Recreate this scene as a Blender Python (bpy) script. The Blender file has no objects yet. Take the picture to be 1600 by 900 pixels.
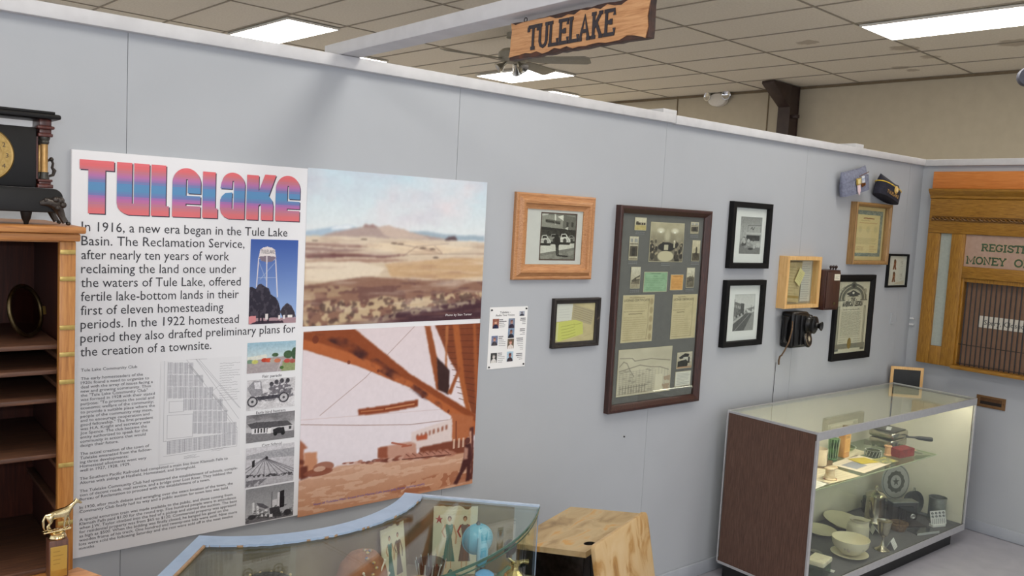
import bpy, bmesh, math, random
import numpy as np
from mathutils import Matrix, Vector, Euler

random.seed(7)
RNG = np.random.default_rng(7)
PI = math.pi
SC = bpy.context.scene
COL = SC.collection

# ------------------------------------------------------------------ camera
CAM_F = 1334.21                       # focal length in pixels of the 1600 px wide frame
CAM_C = Vector((-0.73573, -2.75361, 1.87095))
CAM_R = Matrix(((0.77373092, -0.63127928, 0.05316896),    # right axis
                (0.63339266, 0.76920791, -0.08445664),    # forward axis
                (0.01241774, 0.09902354, 0.99500761)))    # up axis
cam_data = bpy.data.cameras.new('camera')
cam_data.sensor_width = 36.0
cam_data.lens = 36.0 * CAM_F / 1600.0
cam_data.clip_start = 0.02
cam = bpy.data.objects.new('camera', cam_data)
COL.objects.link(cam)
_r, _f, _u = CAM_R[0], CAM_R[1], CAM_R[2]
cam.matrix_world = Matrix(((_r[0], _u[0], -_f[0], CAM_C[0]), (_r[1], _u[1], -_f[1], CAM_C[1]),
                           (_r[2], _u[2], -_f[2], CAM_C[2]), (0, 0, 0, 1)))
SC.camera = cam

# ------------------------------------------------------------------ world, exposure, lights
SC.view_settings.view_transform = 'Standard'
SC.view_settings.look = 'None'
SC.view_settings.gamma = 1.0
SC.view_settings.use_curve_mapping = False
SC.view_settings.exposure = 0.88
WORLD_COLOR, WORLD_STRENGTH = (0.93, 0.955, 1.0), 0.70
PANEL_STRENGTH = 7.0                 # fluorescent ceiling panels
FLASH_W = 16.0                         # the flash on the camera
world = bpy.data.worlds.new('world')
SC.world = world
world.use_nodes = True
world.node_tree.nodes['Background'].inputs[0].default_value = (*WORLD_COLOR, 1)
world.node_tree.nodes['Background'].inputs[1].default_value = WORLD_STRENGTH
fl = bpy.data.lights.new('camera_flash', 'POINT')
fl.energy = FLASH_W
fl.color = (0.93, 0.96, 1.0)
fl.shadow_soft_size = 0.02
flo = bpy.data.objects.new('camera_flash', fl)
flo.location = CAM_C + Vector((-0.05, 0.0, 0.06))
COL.objects.link(flo)


# ------------------------------------------------------------------ pixel to place (camera solved from the wall's 4 ft panels)
def ray(px, py):
    d = Vector(((px - 800) / CAM_F, 1.0, -(py - 450) / CAM_F))
    return CAM_R.transposed() @ d
def at_y(px, py, y):
    d = ray(px, py); return CAM_C + d * ((y - CAM_C[1]) / d[1])
def at_x(px, py, x):
    d = ray(px, py); return CAM_C + d * ((x - CAM_C[0]) / d[0])
def at_z(px, py, z):
    d = ray(px, py); return CAM_C + d * ((z - CAM_C[2]) / d[2])


# ------------------------------------------------------------------ materials
def lin(c):
    return tuple(((v / 255) / 12.92 if v / 255 <= 0.04045 else ((v / 255 + 0.055) / 1.055) ** 2.4) for v in c)
MATS = {}
def nodes_of(name):
    m = bpy.data.materials.new(name)
    m.use_nodes = True
    nt = m.node_tree
    return m, nt, nt.nodes, nt.links, nt.nodes['Principled BSDF']
def texcoord(N, L, scale=(1, 1, 1), rot=(0, 0, 0)):
    tc = N.new('ShaderNodeTexCoord'); mp = N.new('ShaderNodeMapping')
    mp.inputs['Scale'].default_value = scale
    mp.inputs['Rotation'].default_value = rot
    L.new(tc.outputs['Object'], mp.inputs['Vector'])
    return mp.outputs['Vector']
def ramp(N, stops):
    r = N.new('ShaderNodeValToRGB')
    el = r.color_ramp.elements
    while len(el) > 1: el.remove(el[-1])
    el[0].position = stops[0][0]; el[0].color = (*lin(stops[0][1]), 1)
    for p, c in stops[1:]:
        e = el.new(p); e.color = (*lin(c), 1)
    return r
def bump(N, L, b, fac, strength, dist=0.002):
    bp = N.new('ShaderNodeBump'); bp.inputs['Strength'].default_value = strength
    bp.inputs['Distance'].default_value = dist
    L.new(fac, bp.inputs['Height']); L.new(bp.outputs['Normal'], b.inputs['Normal'])
def paint(name, c, rough=0.5, var=6, scale=30, metal=0.0, bmp=0.0, spec=0.5):
    """flat colour broken by a little noise"""
    if name in MATS: return MATS[name]
    m, nt, N, L, b = nodes_of(name)
    v = texcoord(N, L)
    n = N.new('ShaderNodeTexNoise'); n.inputs['Scale'].default_value = scale; n.inputs['Detail'].default_value = 5
    L.new(v, n.inputs['Vector'])
    lo = tuple(max(0, x - var) for x in c); hi = tuple(min(255, x + var) for x in c)
    r = ramp(N, [(0.3, lo), (0.7, hi)])
    L.new(n.outputs['Fac'], r.inputs['Fac']); L.new(r.outputs['Color'], b.inputs['Base Color'])
    b.inputs['Roughness'].default_value = rough; b.inputs['Metallic'].default_value = metal
    b.inputs['Specular IOR Level'].default_value = spec
    if bmp: bump(N, L, b, n.outputs['Fac'], bmp)
    MATS[name] = m
    return m
def metal(name, c, rough=0.25, var=8): return paint(name, c, rough, var, 40, 1.0)
def wood(name, dark, mid, light, axis=2, scale=1.0, rough=0.4, bmp=0.15, stretch=14):
    """grain running along one axis"""
    if name in MATS: return MATS[name]
    m, nt, N, L, b = nodes_of(name)
    s = [stretch * scale * 2.2] * 3; s[axis] = 2.0 * scale
    v = texcoord(N, L, tuple(s))
    n = N.new('ShaderNodeTexNoise'); n.inputs['Scale'].default_value = 3; n.inputs['Detail'].default_value = 8
    n.inputs['Roughness'].default_value = 0.62; n.inputs['Distortion'].default_value = 0.6
    L.new(v, n.inputs['Vector'])
    r = ramp(N, [(0.28, dark), (0.48, mid), (0.72, light)])
    L.new(n.outputs['Fac'], r.inputs['Fac']); L.new(r.outputs['Color'], b.inputs['Base Color'])
    b.inputs['Roughness'].default_value = rough
    if bmp: bump(N, L, b, n.outputs['Fac'], bmp, 0.001)
    MATS[name] = m
    return m
def blotch(name, stops, scale=8, rough=0.6, detail=6, dist=0.4, bmp=0.0, stretch=(1, 1, 1)):
    if name in MATS: return MATS[name]
    m, nt, N, L, b = nodes_of(name)
    v = texcoord(N, L, stretch)
    n = N.new('ShaderNodeTexNoise'); n.inputs['Scale'].default_value = scale; n.inputs['Detail'].default_value = detail
    n.inputs['Distortion'].default_value = dist
    L.new(v, n.inputs['Vector'])
    r = ramp(N, stops)
    L.new(n.outputs['Fac'], r.inputs['Fac']); L.new(r.outputs['Color'], b.inputs['Base Color'])
    b.inputs['Roughness'].default_value = rough
    if bmp: bump(N, L, b, n.outputs['Fac'], bmp)
    MATS[name] = m
    return m
def glass(name, tint=(255, 255, 255), ior=1.45, rough=0.0):
    """thin clear sheet: lets light through, mirrors by angle"""
    if name in MATS: return MATS[name]
    m, nt, N, L, b = nodes_of(name)
    N.remove(b)
    t = N.new('ShaderNodeBsdfTransparent'); t.inputs[0].default_value = (*lin(tint), 1)
    g = N.new('ShaderNodeBsdfGlossy'); g.inputs['Roughness'].default_value = rough
    f = N.new('ShaderNodeFresnel')
    ge = N.new('ShaderNodeNewGeometry'); ma = N.new('ShaderNodeMath'); ma.operation = 'MULTIPLY_ADD'; ma.inputs[1].default_value = -2; ma.inputs[2].default_value = 1
    pw = N.new('ShaderNodeMath'); pw.operation = 'POWER'; pw.inputs[0].default_value = ior      # same mirror on both faces of the sheet
    L.new(ge.outputs['Backfacing'], ma.inputs[0]); L.new(ma.outputs[0], pw.inputs[1]); L.new(pw.outputs[0], f.inputs['IOR'])
    x = N.new('ShaderNodeMixShader')
    L.new(f.outputs[0], x.inputs[0]); L.new(t.outputs[0], x.inputs[1]); L.new(g.outputs[0], x.inputs[2])
    L.new(x.outputs[0], N['Material Output'].inputs['Surface'])
    MATS[name] = m
    return m
def emit(name, c, strength):
    if name in MATS: return MATS[name]
    m, nt, N, L, b = nodes_of(name)
    N.remove(b)
    e = N.new('ShaderNodeEmission'); e.inputs[0].default_value = (*lin(c), 1); e.inputs[1].default_value = strength
    L.new(e.outputs[0], N['Material Output'].inputs['Surface'])
    MATS[name] = m
    return m
def print_material():
    m, nt, N, L, b = nodes_of('printed_ink')
    a = N.new('ShaderNodeAttribute'); a.attribute_name = 'ink'
    L.new(a.outputs['Color'], b.inputs['Base Color'])
    b.inputs['Roughness'].default_value = 0.45
    b.inputs['Specular IOR Level'].default_value = 0.25
    return m
PRINT = print_material()


# ------------------------------------------------------------------ mesh helpers
def new(): return bmesh.new()
def add(bm, src, M=None):
    if M is not None: bmesh.ops.transform(src, matrix=M, verts=src.verts)
    me = bpy.data.meshes.new('tmp'); src.to_mesh(me); src.free()
    bm.from_mesh(me); bpy.data.meshes.remove(me)
    return bm
def box(bm, x0, x1, y0, y1, z0, z1, bev=0.0, seg=2, M=None):
    t = new()
    bmesh.ops.create_cube(t, size=1.0)
    bmesh.ops.transform(t, matrix=Matrix.Translation(((x0 + x1) / 2, (y0 + y1) / 2, (z0 + z1) / 2)) @
                        Matrix.Diagonal((abs(x1 - x0), abs(y1 - y0), abs(z1 - z0), 1)), verts=t.verts)
    if bev > 0:
        bmesh.ops.bevel(t, geom=t.edges[:], offset=bev, segments=seg, profile=0.5, affect='EDGES')
    return add(bm, t, M)
def lathe(bm, prof, seg=32, M=None, cap=True):
    """profile of (radius, height) turned about local z"""
    t = new()
    rings = []
    for r, z in prof:
        if r <= 1e-6: rings.append([t.verts.new((0, 0, z))])
        else: rings.append([t.verts.new((r * math.cos(2 * PI * k / seg), r * math.sin(2 * PI * k / seg), z)) for k in range(seg)])
    for a, b in zip(rings, rings[1:]):
        for k in range(seg):
            k2 = (k + 1) % seg
            if len(a) == 1 and len(b) == 1: continue
            if len(a) == 1: t.faces.new((a[0], b[k2], b[k]))
            elif len(b) == 1: t.faces.new((a[k], a[k2], b[0]))
            else: t.faces.new((a[k], a[k2], b[k2], b[k]))
    if cap:
        if len(rings[0]) > 1: t.faces.new(list(reversed(rings[0])))
        if len(rings[-1]) > 1: t.faces.new(rings[-1])
    bmesh.ops.recalc_face_normals(t, faces=t.faces)
    return add(bm, t, M)
def tube(bm, pts, r, seg=10, M=None, closed=False):
    """round bar along points; r one radius or one per point"""
    t = new()
    P = [Vector(p) for p in pts]; n = len(P)
    R = r if isinstance(r, (list, tuple)) else [r] * n
    rings = []; up = None
    for i in range(n):
        if closed: d = (P[(i + 1) % n] - P[i - 1])
        else: d = P[min(i + 1, n - 1)] - P[max(i - 1, 0)]
        d.normalize()
        if up is None: up = Vector((0, 0, 1)) if abs(d.z) < 0.9 else Vector((1, 0, 0))
        s = d.cross(up).normalized(); up = s.cross(d).normalized()
        rings.append([t.verts.new(P[i] + (s * math.cos(2 * PI * k / seg) + up * math.sin(2 * PI * k / seg)) * R[i]) for k in range(seg)])
    m = n if closed else n - 1
    for i in range(m):
        a, b = rings[i], rings[(i + 1) % n]
        for k in range(seg): t.faces.new((a[k], a[(k + 1) % seg], b[(k + 1) % seg], b[k]))
    if not closed:
        t.faces.new(list(reversed(rings[0]))); t.faces.new(rings[-1])
    bmesh.ops.recalc_face_normals(t, faces=t.faces)
    return add(bm, t, M)
def prism(bm, pts, h0, h1, bev=0.0, M=None):
    """outline in local xy pushed from h0 to h1 along z"""
    t = new()
    lo = [t.verts.new((x, y, h0)) for x, y in pts]; hi = [t.verts.new((x, y, h1)) for x, y in pts]
    n = len(pts)
    t.faces.new(list(reversed(lo))); t.faces.new(hi)
    for k in range(n): t.faces.new((lo[k], lo[(k + 1) % n], hi[(k + 1) % n], hi[k]))
    bmesh.ops.recalc_face_normals(t, faces=t.faces)
    if bev: bmesh.ops.bevel(t, geom=t.edges[:], offset=bev, segments=2, profile=0.5, affect='EDGES')
    return add(bm, t, M)
def ball(bm, c, r, seg=20, sc=(1, 1, 1)):
    t = new()
    bmesh.ops.create_uvsphere(t, u_segments=seg, v_segments=max(8, seg // 2), radius=r)
    return add(bm, t, Matrix.Translation(c) @ Matrix.Diagonal((*sc, 1)))
def frame_ring(bm, w, h, prof, M=None):
    """mitred moulding round a w x h rectangle centred on 0 in x and z; prof = (inset from the outside, y)"""
    t = new()
    rings = []
    for i, y in prof:
        a, b = w / 2 - i, h / 2 - i
        rings.append([t.verts.new(p) for p in ((-a, y, -b), (a, y, -b), (a, y, b), (-a, y, b))])
    for p, q in zip(rings, rings[1:] + rings[:1]):
        for k in range(4): t.faces.new((p[k], p[(k + 1) % 4], q[(k + 1) % 4], q[k]))
    bmesh.ops.recalc_face_normals(t, faces=t.faces)
    return add(bm, t, M)
def ribbon(bm, pts, w, M=None):
    """flat stroke of width w along points in local xy"""
    P = [Vector((p[0], p[1])) for p in pts]
    t = new(); L_, R_ = [], []
    for i in range(len(P)):
        d = (P[min(i + 1, len(P) - 1)] - P[max(i - 1, 0)]).normalized()
        nrm = Vector((-d.y, d.x)) * w / 2
        L_.append(t.verts.new((*(P[i] + nrm), 0))); R_.append(t.verts.new((*(P[i] - nrm), 0)))
    for i in range(len(P) - 1): t.faces.new((R_[i], R_[i + 1], L_[i + 1], L_[i]))
    return add(bm, t, M)
def Rz(a): return Matrix.Rotation(a, 4, 'Z')
def Rx(a): return Matrix.Rotation(a, 4, 'X')
def Ry(a): return Matrix.Rotation(a, 4, 'Y')
def T(x, y, z): return Matrix.Translation((x, y, z))
def axis_to(d):
    """matrix turning local z to direction d"""
    return Vector((0, 0, 1)).rotation_difference(Vector(d)).to_matrix().to_4x4()
FRONT = Matrix(((1, 0, 0, 0), (0, 0, -1, 0), (0, 1, 0, 0), (0, 0, 0, 1)))    # local xy -> wall xz, local z -> towards the room (-y)

# ------------------------------------------------------------------ objects
BASE = {}
def thing(name, label, cat, loc=(0, 0, 0), rotz=0.0, group=None, rot=None):
    o = bpy.data.objects.new(name, None); COL.objects.link(o)
    o.empty_display_size = 0.05
    o.location = loc; o.rotation_euler = rot or (0, 0, rotz)
    o['label'] = label; o['category'] = cat
    if group: o['group'] = group
    BASE[o.name] = Matrix.Translation(loc) @ Euler(rot or (0, 0, rotz)).to_matrix().to_4x4()
    return o
def obj(name, bm, mat, parent=None, smooth=35, world=False, label=None):
    """links a bmesh as one mesh; world=True: its coordinates are world ones though it hangs under parent"""
    me = bpy.data.meshes.new(name)
    if isinstance(bm, bpy.types.Mesh): me = bm
    else: bm.to_mesh(me); bm.free()
    if mat is not None and not me.materials: me.materials.append(mat)
    o = bpy.data.objects.new(name, me); COL.objects.link(o)
    if smooth and len(me.polygons):
        me.polygons.foreach_set('use_smooth', [True] * len(me.polygons))
        me.set_sharp_from_angle(angle=math.radians(smooth))
    if parent is not None:
        o.parent = parent
        M = BASE.get(parent.name, Matrix.Identity(4))
        if world: o.matrix_parent_inverse = M.inverted()
        BASE[o.name] = Matrix.Identity(4) if world else M
    if label: o['label'] = label
    return o
def tag(o, label, cat, group=None):
    o['label'] = label; o['category'] = cat
    if group: o['group'] = group
    return o
def struct(name, bm, mat, parent=None, smooth=35, M=None):
    o = obj(name, bm, mat, parent, smooth)
    if M is not None: o.matrix_world = M
    o['kind'] = 'structure'
    return o


# ------------------------------------------------------------------ lettering
_TXT = {}
def glyphs(s):
    if s not in _TXT:
        cu = bpy.data.curves.new('lettering', 'FONT'); cu.body = s; cu.size = 1.0; cu.resolution_u = 2
        o = bpy.data.objects.new('lettering', cu); COL.objects.link(o)
        me = o.to_mesh()
        v = np.array([x.co[:2] for x in me.vertices]) if len(me.vertices) else np.zeros((0, 2))
        f = [tuple(p.vertices) for p in me.polygons]
        o.to_mesh_clear(); bpy.data.objects.remove(o); bpy.data.curves.remove(cu)
        _TXT[s] = (v, f)
    return _TXT[s]
_h = glyphs('H')[0]
CAP = float(_h[:, 1].max())
def lettering(name, lines, mat, parent, M=None, world=False):
    """lines of (text, x, baseline, cap height, width or None, x scale, shear) in local xy -> one flat mesh"""
    V, F = [], []
    for ln in lines:
        s, x, z, cap = ln[:4]
        width = ln[4] if len(ln) > 4 else None
        xs = ln[5] if len(ln) > 5 else 1.0
        v, f = glyphs(s)
        if not len(v): continue
        k = cap / CAP
        sx = (width / (v[:, 0].max() - v[:, 0].min())) if width else k * xs
        off = len(V)
        x0 = v[:, 0].min()
        V += [(x + (a - x0) * sx, z + b * k, 0.0) for a, b in v]
        F += [tuple(i + off for i in p) for p in f]
    me = bpy.data.meshes.new(name); me.from_pydata(V, [], F)
    if M is not None: me.transform(M)
    return obj(name, me, mat, parent, 0, world)
STROKES = {
 'T': (.72, [[(0, 1), (.7, 1)], [(.35, 0), (.35, 1)], [(.2, 0), (.5, 0)], [(.02, .78), (.02, 1)], [(.68, .78), (.68, 1)]]),
 'U': (.72, [[(.12, 1), (.12, .25), (.2, .06), (.35, 0), (.5, .06), (.58, .25), (.58, 1)], [(0, 1), (.24, 1)], [(.46, 1), (.7, 1)]]),
 'L': (.66, [[(.14, 1), (.14, 0)], [(0, 1), (.28, 1)], [(0, 0), (.6, 0), (.6, .26)]]),
 'E': (.68, [[(.14, 1), (.14, 0)], [(0, 1), (.6, 1), (.6, .78)], [(.14, .52), (.42, .52)], [(.42, .4), (.42, .64)], [(0, 0), (.62, 0), (.62, .24)]]),
 'A': (.78, [[(.1, 0), (.36, 1), (.62, 0)], [(.2, .34), (.52, .34)], [(0, 0), (.22, 0)], [(.5, 0), (.74, 0)]]),
 'K': (.76, [[(.14, 1), (.14, 0)], [(0, 1), (.28, 1)], [(0, 0), (.28, 0)], [(.16, .4), (.55, 1)], [(.3, .58), (.6, 0)], [(.44, 1), (.68, 1)], [(.48, 0), (.72, 0)]]),
 'R': (.76, [[(.14, 1), (.14, 0)], [(0, 0), (.28, 0)], [(0, 1), (.42, 1), (.56, .93), (.6, .77), (.56, .6), (.42, .53), (.14, .53)], [(.36, .53), (.58, .03), (.72, 0)]]),
 'G': (.76, [[(.62, .74), (.54, .93), (.35, 1), (.16, .9), (.06, .62), (.06, .38), (.16, .1), (.35, 0), (.54, .07), (.62, .25), (.62, .42)], [(.44, .42), (.72, .42)], [(.62, .72), (.62, 1)]]),
 'C': (.74, [[(.62, .74), (.54, .93), (.35, 1), (.16, .9), (.06, .62), (.06, .38), (.16, .1), (.35, 0), (.54, .07), (.62, .26)], [(.62, .72), (.62, 1)]]),
 'H': (.78, [[(.14, 1), (.14, 0)], [(.6, 1), (.6, 0)], [(.14, .5), (.6, .5)], [(0, 1), (.28, 1)], [(.46, 1), (.74, 1)], [(0, 0), (.28, 0)], [(.46, 0), (.74, 0)]]),
 'I': (.42, [[(.18, 1), (.18, 0)], [(.02, 1), (.34, 1)], [(.02, 0), (.34, 0)]]),
 'S': (.66, [[(.54, .74), (.48, .94), (.3, 1), (.12, .92), (.08, .74), (.18, .58), (.44, .46), (.56, .3), (.52, .08), (.32, 0), (.12, .08), (.06, .28)], [(.55, .74), (.55, 1)], [(.06, 0), (.06, .28)]]),
 'Y': (.74, [[(.1, 1), (.36, .5), (.62, 1)], [(.36, .5), (.36, 0)], [(0, 1), (.22, 1)], [(.5, 1), (.72, 1)], [(.22, 0), (.5, 0)]]),
 'M': (.94, [[(.12, 0), (.12, 1), (.44, .22), (.76, 1), (.76, 0)], [(0, 0), (.26, 0)], [(.62, 0), (.9, 0)], [(0, 1), (.14, 1)], [(.74, 1), (.9, 1)]]),
 'O': (.76, [[(.36 + .3 * math.sin(2 * PI * k / 20), .5 + .5 * math.cos(2 * PI * k / 20)) for k in range(21)]]),
 'N': (.78, [[(.12, 0), (.12, 1), (.6, 0), (.6, 1)], [(0, 0), (.26, 0)], [(0, 1), (.14, 1)], [(.48, 1), (.74, 1)]]),
 'D': (.76, [[(.14, 1), (.14, 0)], [(0, 1), (.34, 1), (.54, .86), (.62, .5), (.54, .14), (.34, 0), (0, 0)]]),
 ' ': (.45, []),
}
def slab_text(bm, s, x, z, h, weight=0.15, width=None, M=None, lift=0.0):
    tot = sum(STROKES[c][0] for c in s)
    kx = (width / tot) if width else h
    for c in s:
        w, st = STROKES[c]
        for k, p in enumerate(st):
            q = [(x + a * kx, z + b * h) for a, b in p]
            ribbon(bm, q, weight * h, (M or Matrix.Identity(4)) @ T(0, 0, lift + 0.00004 * k))
        x += w * kx


# ------------------------------------------------------------------ printed pictures: colour held per vertex of a fine flat grid
class Pic:
    def __init__(s, w, h, quad=None, bg=(255, 255, 255)):
        s.w, s.h = w, h
        s.a = np.zeros((h, w, 3)) + np.array(bg, float)
        s.U, s.V = np.meshgrid((np.arange(w) + .5) / w, (np.arange(h) + .5) / h)
        s.H = None; s.wu = s.wv = 0.0; s.soft = 0
        if quad:
            A, b = [], []
            for (x, y), (u, v) in zip(quad, ((0, 0), (1, 0), (1, 1), (0, 1))):
                A += [[x, y, 1, 0, 0, 0, -u * x, -u * y], [0, 0, 0, x, y, 1, -v * x, -v * y]]; b += [u, v]
            s.H = np.append(np.linalg.solve(np.array(A, float), np.array(b, float)), 1).reshape(3, 3)
    def m(s, p):
        if s.H is None: return p
        q = s.H @ np.array([p[0], p[1], 1.0]); return (q[0] / q[2], q[1] / q[2])
    def blend(s, mask, c, a=1.0):
        k = (mask * a)[..., None]
        s.a = s.a * (1 - k) + np.array(c, float) * k
        return s
    def warp(s, amp, f=9, soft=1):
        """ragged natural outlines"""
        s.wu = (s.noise(f, f, 4) - .5) * 2 * amp; s.wv = (s.noise(f, f, 4) - .5) * 2 * amp * .6; s.soft = soft
        return s
    def blur(s, m, k):
        for ax in (0, 1):
            for _ in range(2):
                c = np.cumsum(np.pad(m, [(k + 1, k) if a == ax else (0, 0) for a in (0, 1)], mode='edge'), ax); n = m.shape[ax]
                m = (np.take(c, np.arange(n) + 2 * k + 1, ax) - np.take(c, np.arange(n), ax)) / (2 * k + 1)
        return m
    def mask(s, pts):
        P = [s.m(p) for p in pts]; inside = np.zeros((s.h, s.w), bool); U, V = s.U + s.wu, s.V + s.wv
        for (x0, y0), (x1, y1) in zip(P, P[1:] + P[:1]):
            if y0 == y1: continue
            c = ((y0 > V) != (y1 > V)) & (U < (x1 - x0) * (V - y0) / (y1 - y0) + x0)
            inside ^= c
        return s.blur(inside.astype(float), s.soft) if s.soft else inside.astype(float)
    def poly(s, pts, c, a=1.0, rough=0.0):
        mk = s.mask(pts)
        if rough: mk = mk * (s.noise(rough) > 0.45)
        return s.blend(mk, c, a)
    def rect(s, u0, v0, u1, v1, c, a=1.0): return s.blend(((s.U >= u0) & (s.U < u1) & (s.V >= v0) & (s.V < v1)).astype(float), c, a)
    def ell(s, p, rx, ry, c, a=1.0, soft=0.15):
        u, v = s.m(p)
        u2, v2 = s.m((p[0] + rx, p[1])); u3, v3 = s.m((p[0], p[1] + ry))
        ru, rv = max(abs(u2 - u), 1e-4), max(abs(v3 - v), 1e-4)
        d = np.sqrt(((s.U - u) / ru) ** 2 + ((s.V - v) / rv) ** 2)
        return s.blend(np.clip((1 - d) / soft + .5, 0, 1), c, a)
    def line(s, pts, wpx, c, a=1.0):
        """width in grid cells"""
        P = [np.array(s.m(p)) * (s.w, s.h) for p in pts]
        X, Y_ = s.U * s.w, s.V * s.h
        for p, q in zip(P, P[1:]):
            d = q - p; L2 = max(d @ d, 1e-9)
            t = np.clip(((X - p[0]) * d[0] + (Y_ - p[1]) * d[1]) / L2, 0, 1)
            dist = np.hypot(X - p[0] - t * d[0], Y_ - p[1] - t * d[1])
            s.blend(np.clip(wpx / 2 + .5 - dist, 0, 1), c, a)
        return s
    def noise(s, fx, fy=None, oct=3):
        fy = fy or fx
        out = np.zeros((s.h, s.w)); amp = 1.0; tot = 0
        for o in range(oct):
            gx, gy = max(2, int(fx * 2 ** o)), max(2, int(fy * 2 ** o))
            g = RNG.random((gy + 2, gx + 2))
            x, y = s.U * gx, s.V * gy
            xi, yi = x.astype(int), y.astype(int); xf, yf = x - xi, y - yi
            xf, yf = xf * xf * (3 - 2 * xf), yf * yf * (3 - 2 * yf)
            n = (g[yi, xi] * (1 - xf) + g[yi, xi + 1] * xf) * (1 - yf) + (g[yi + 1, xi] * (1 - xf) + g[yi + 1, xi + 1] * xf) * yf
            out += n * amp; tot += amp; amp *= .55
        return out / tot
    def grad(s, c0, c1, v0=0.0, v1=1.0):
        t = np.clip((s.V - v0) / (v1 - v0), 0, 1)
        s.a = np.array(c0, float) * (1 - t[..., None]) + np.array(c1, float) * t[..., None]
        return s
    def grain(s, amp, fx, fy=None, mask=None):
        n = (s.noise(fx, fy) - .5) * 2 * amp
        if mask is not None: n = n * mask
        s.a = np.clip(s.a + n[..., None], 0, 255)
        return s
    def script(s, pts_rect, rows, c, a=.7, w=1.0, fill=.85, ragged=.3):
        """rows of illegible small writing as broken strokes inside (u0,v0,u1,v1)"""
        u0, v0, u1, v1 = pts_rect
        for k in range(rows):
            v = v0 + (v1 - v0) * (k + .5) / rows
            e = u0 + (u1 - u0) * (fill + (1 - fill) * random.random() - ragged * (random.random() < .2))
            u = u0
            while u < e:
                d = (u1 - u0) * (.05 + .1 * random.random())
                uu = min(u + d, e)
                H = s.H; s.H = None
                s.line([(u, v + random.uniform(-.004, .004)), (uu, v + random.uniform(-.004, .004))], w, c, a)
                s.H = H
                u += d + (u1 - u0) * .025
        return s
    def mesh(s, name, w, h):
        """grid centred on 0, in x and z, facing -y"""
        X = (np.linspace(-.5, .5, s.w) * w)[None, :].repeat(s.h, 0); Z = (np.linspace(.5, -.5, s.h) * h)[:, None].repeat(s.w, 1)
        co = np.stack([X, np.zeros_like(X), Z], -1).reshape(-1, 3)
        i = np.arange(s.w * s.h).reshape(s.h, s.w)
        q = np.stack([i[1:, :-1], i[1:, 1:], i[:-1, 1:], i[:-1, :-1]], -1).reshape(-1, 4)
        me = bpy.data.meshes.new(name)
        me.vertices.add(len(co)); me.vertices.foreach_set('co', co.ravel())
        me.loops.add(q.size); me.loops.foreach_set('vertex_index', q.ravel().astype(np.int32))
        me.polygons.add(len(q)); me.polygons.foreach_set('loop_start', np.arange(0, q.size, 4, dtype=np.int32))
        me.update(calc_edges=True)
        c = np.clip(s.a, 0, 255) / 255
        c = np.where(c <= .04045, c / 12.92, ((c + .055) / 1.055) ** 2.4).reshape(-1, 3)
        c = np.concatenate([c, np.ones((len(c), 1))], 1)
        at = me.color_attributes.new('ink', 'FLOAT_COLOR', 'POINT')
        at.data.foreach_set('color', c.ravel().astype(np.float32))
        return me
def quad_rect(q, y):
    """wall rectangle under four picture corners: x0, x1, z0, z1"""
    P = [at_y(a, b, y) for a, b in q]
    return ((P[0].x + P[3].x) / 2, (P[1].x + P[2].x) / 2, (P[2].z + P[3].z) / 2, (P[0].z + P[1].z) / 2)
def put_pic(name, pic, rect, y, parent, label=None):
    """picture on a wall-parallel plane; rect in world x and z"""
    x0, x1, z0, z1 = rect
    me = pic.mesh(name, x1 - x0, z1 - z0)
    me.transform(T((x0 + x1) / 2, y, (z0 + z1) / 2))
    return obj(name, me, PRINT, parent, 0, True, label)

# ================================================================== the room
WALLP = paint('grey_wall_paint', (175, 179, 185), 0.55, 1, 6, spec=0.3)
RAILP = paint('white_rail_paint', (204, 204, 207), 0.55, 6, 14)
TRIMP = paint('grey_trim_paint', (172, 177, 186), 0.5, 4, 14)
GAP = paint('panel_joint_dark', (70, 72, 78), 0.9, 3)
BEIGE = paint('beige_wall_paint', (194, 183, 160), 0.8, 3, 10, spec=0.2)
STEEL = paint('dark_brown_steel', (58, 42, 36), 0.5, 6, 12)
P4 = 1.2192
XR = 5.06                             # plane of the right partition
HT = 2.352                            # underside of the top rails

# partition along the photograph: 4 ft panels with open joints
bm = new()
k0 = -2
for k in range(k0, 5):
    a, b = k * P4 + .0008, min((k + 1) * P4 - .0008, XR)
    if a < XR - .05: box(bm, a, b, 0.0, 0.012, 0.0, HT)
struct('wall_back', bm, WALLP, smooth=0)
bm = new(); box(bm, k0 * P4, XR, 0.0122, 0.09, 0.0, HT)
struct('trim_1', bm, GAP, smooth=0)
bm = new(); box(bm, XR, XR + .1, -3.2, 0.09, 0.0, HT)
struct('wall_right', bm, WALLP, smooth=0)
# top rails
RZ0, RZ1 = HT, HT + .042
bm = new(); box(bm, k0 * P4, 2.470, -.028, .10, RZ0, RZ1, .003)
struct('trim_2', bm, RAILP)
bm = new(); box(bm, 2.474, XR - .028, -.028, .10, RZ0 - .003, RZ1 - .003, .003)
struct('trim_3', bm, RAILP)
bm = new(); box(bm, XR - .028, XR + .11, -3.2, .10, RZ0 - .004, RZ1 - .004, .003)
struct('trim_4', bm, RAILP)
# rails of the rooms behind, resting on this one
for nm, x in (('trim_5', 2.44), ('trim_6', 4.22)):
    bm = new(); box(bm, x, x + .1, .03, 2.6, RZ1 - .003 if x > 3 else RZ1, RZ1 + .03, .003)
    struct(nm, bm, RAILP)
# overhead beam from the rail towards the room
bm = new(); box(bm, .684, .766, -4.2, .09, RZ1 + .001, RZ1 + .043, .002)
struct('trim_7', bm, RAILP)
# baseboards
bm = new(); box(bm, k0 * P4, XR, -.014, -.0005, 0.002, .075, .003)
struct('baseboard_back', bm, TRIMP)
bm = new(); box(bm, XR - .014, XR - .0005, -3.2, -.015, 0.002, .075, .003)
struct('baseboard_right', bm, TRIMP)
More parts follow.
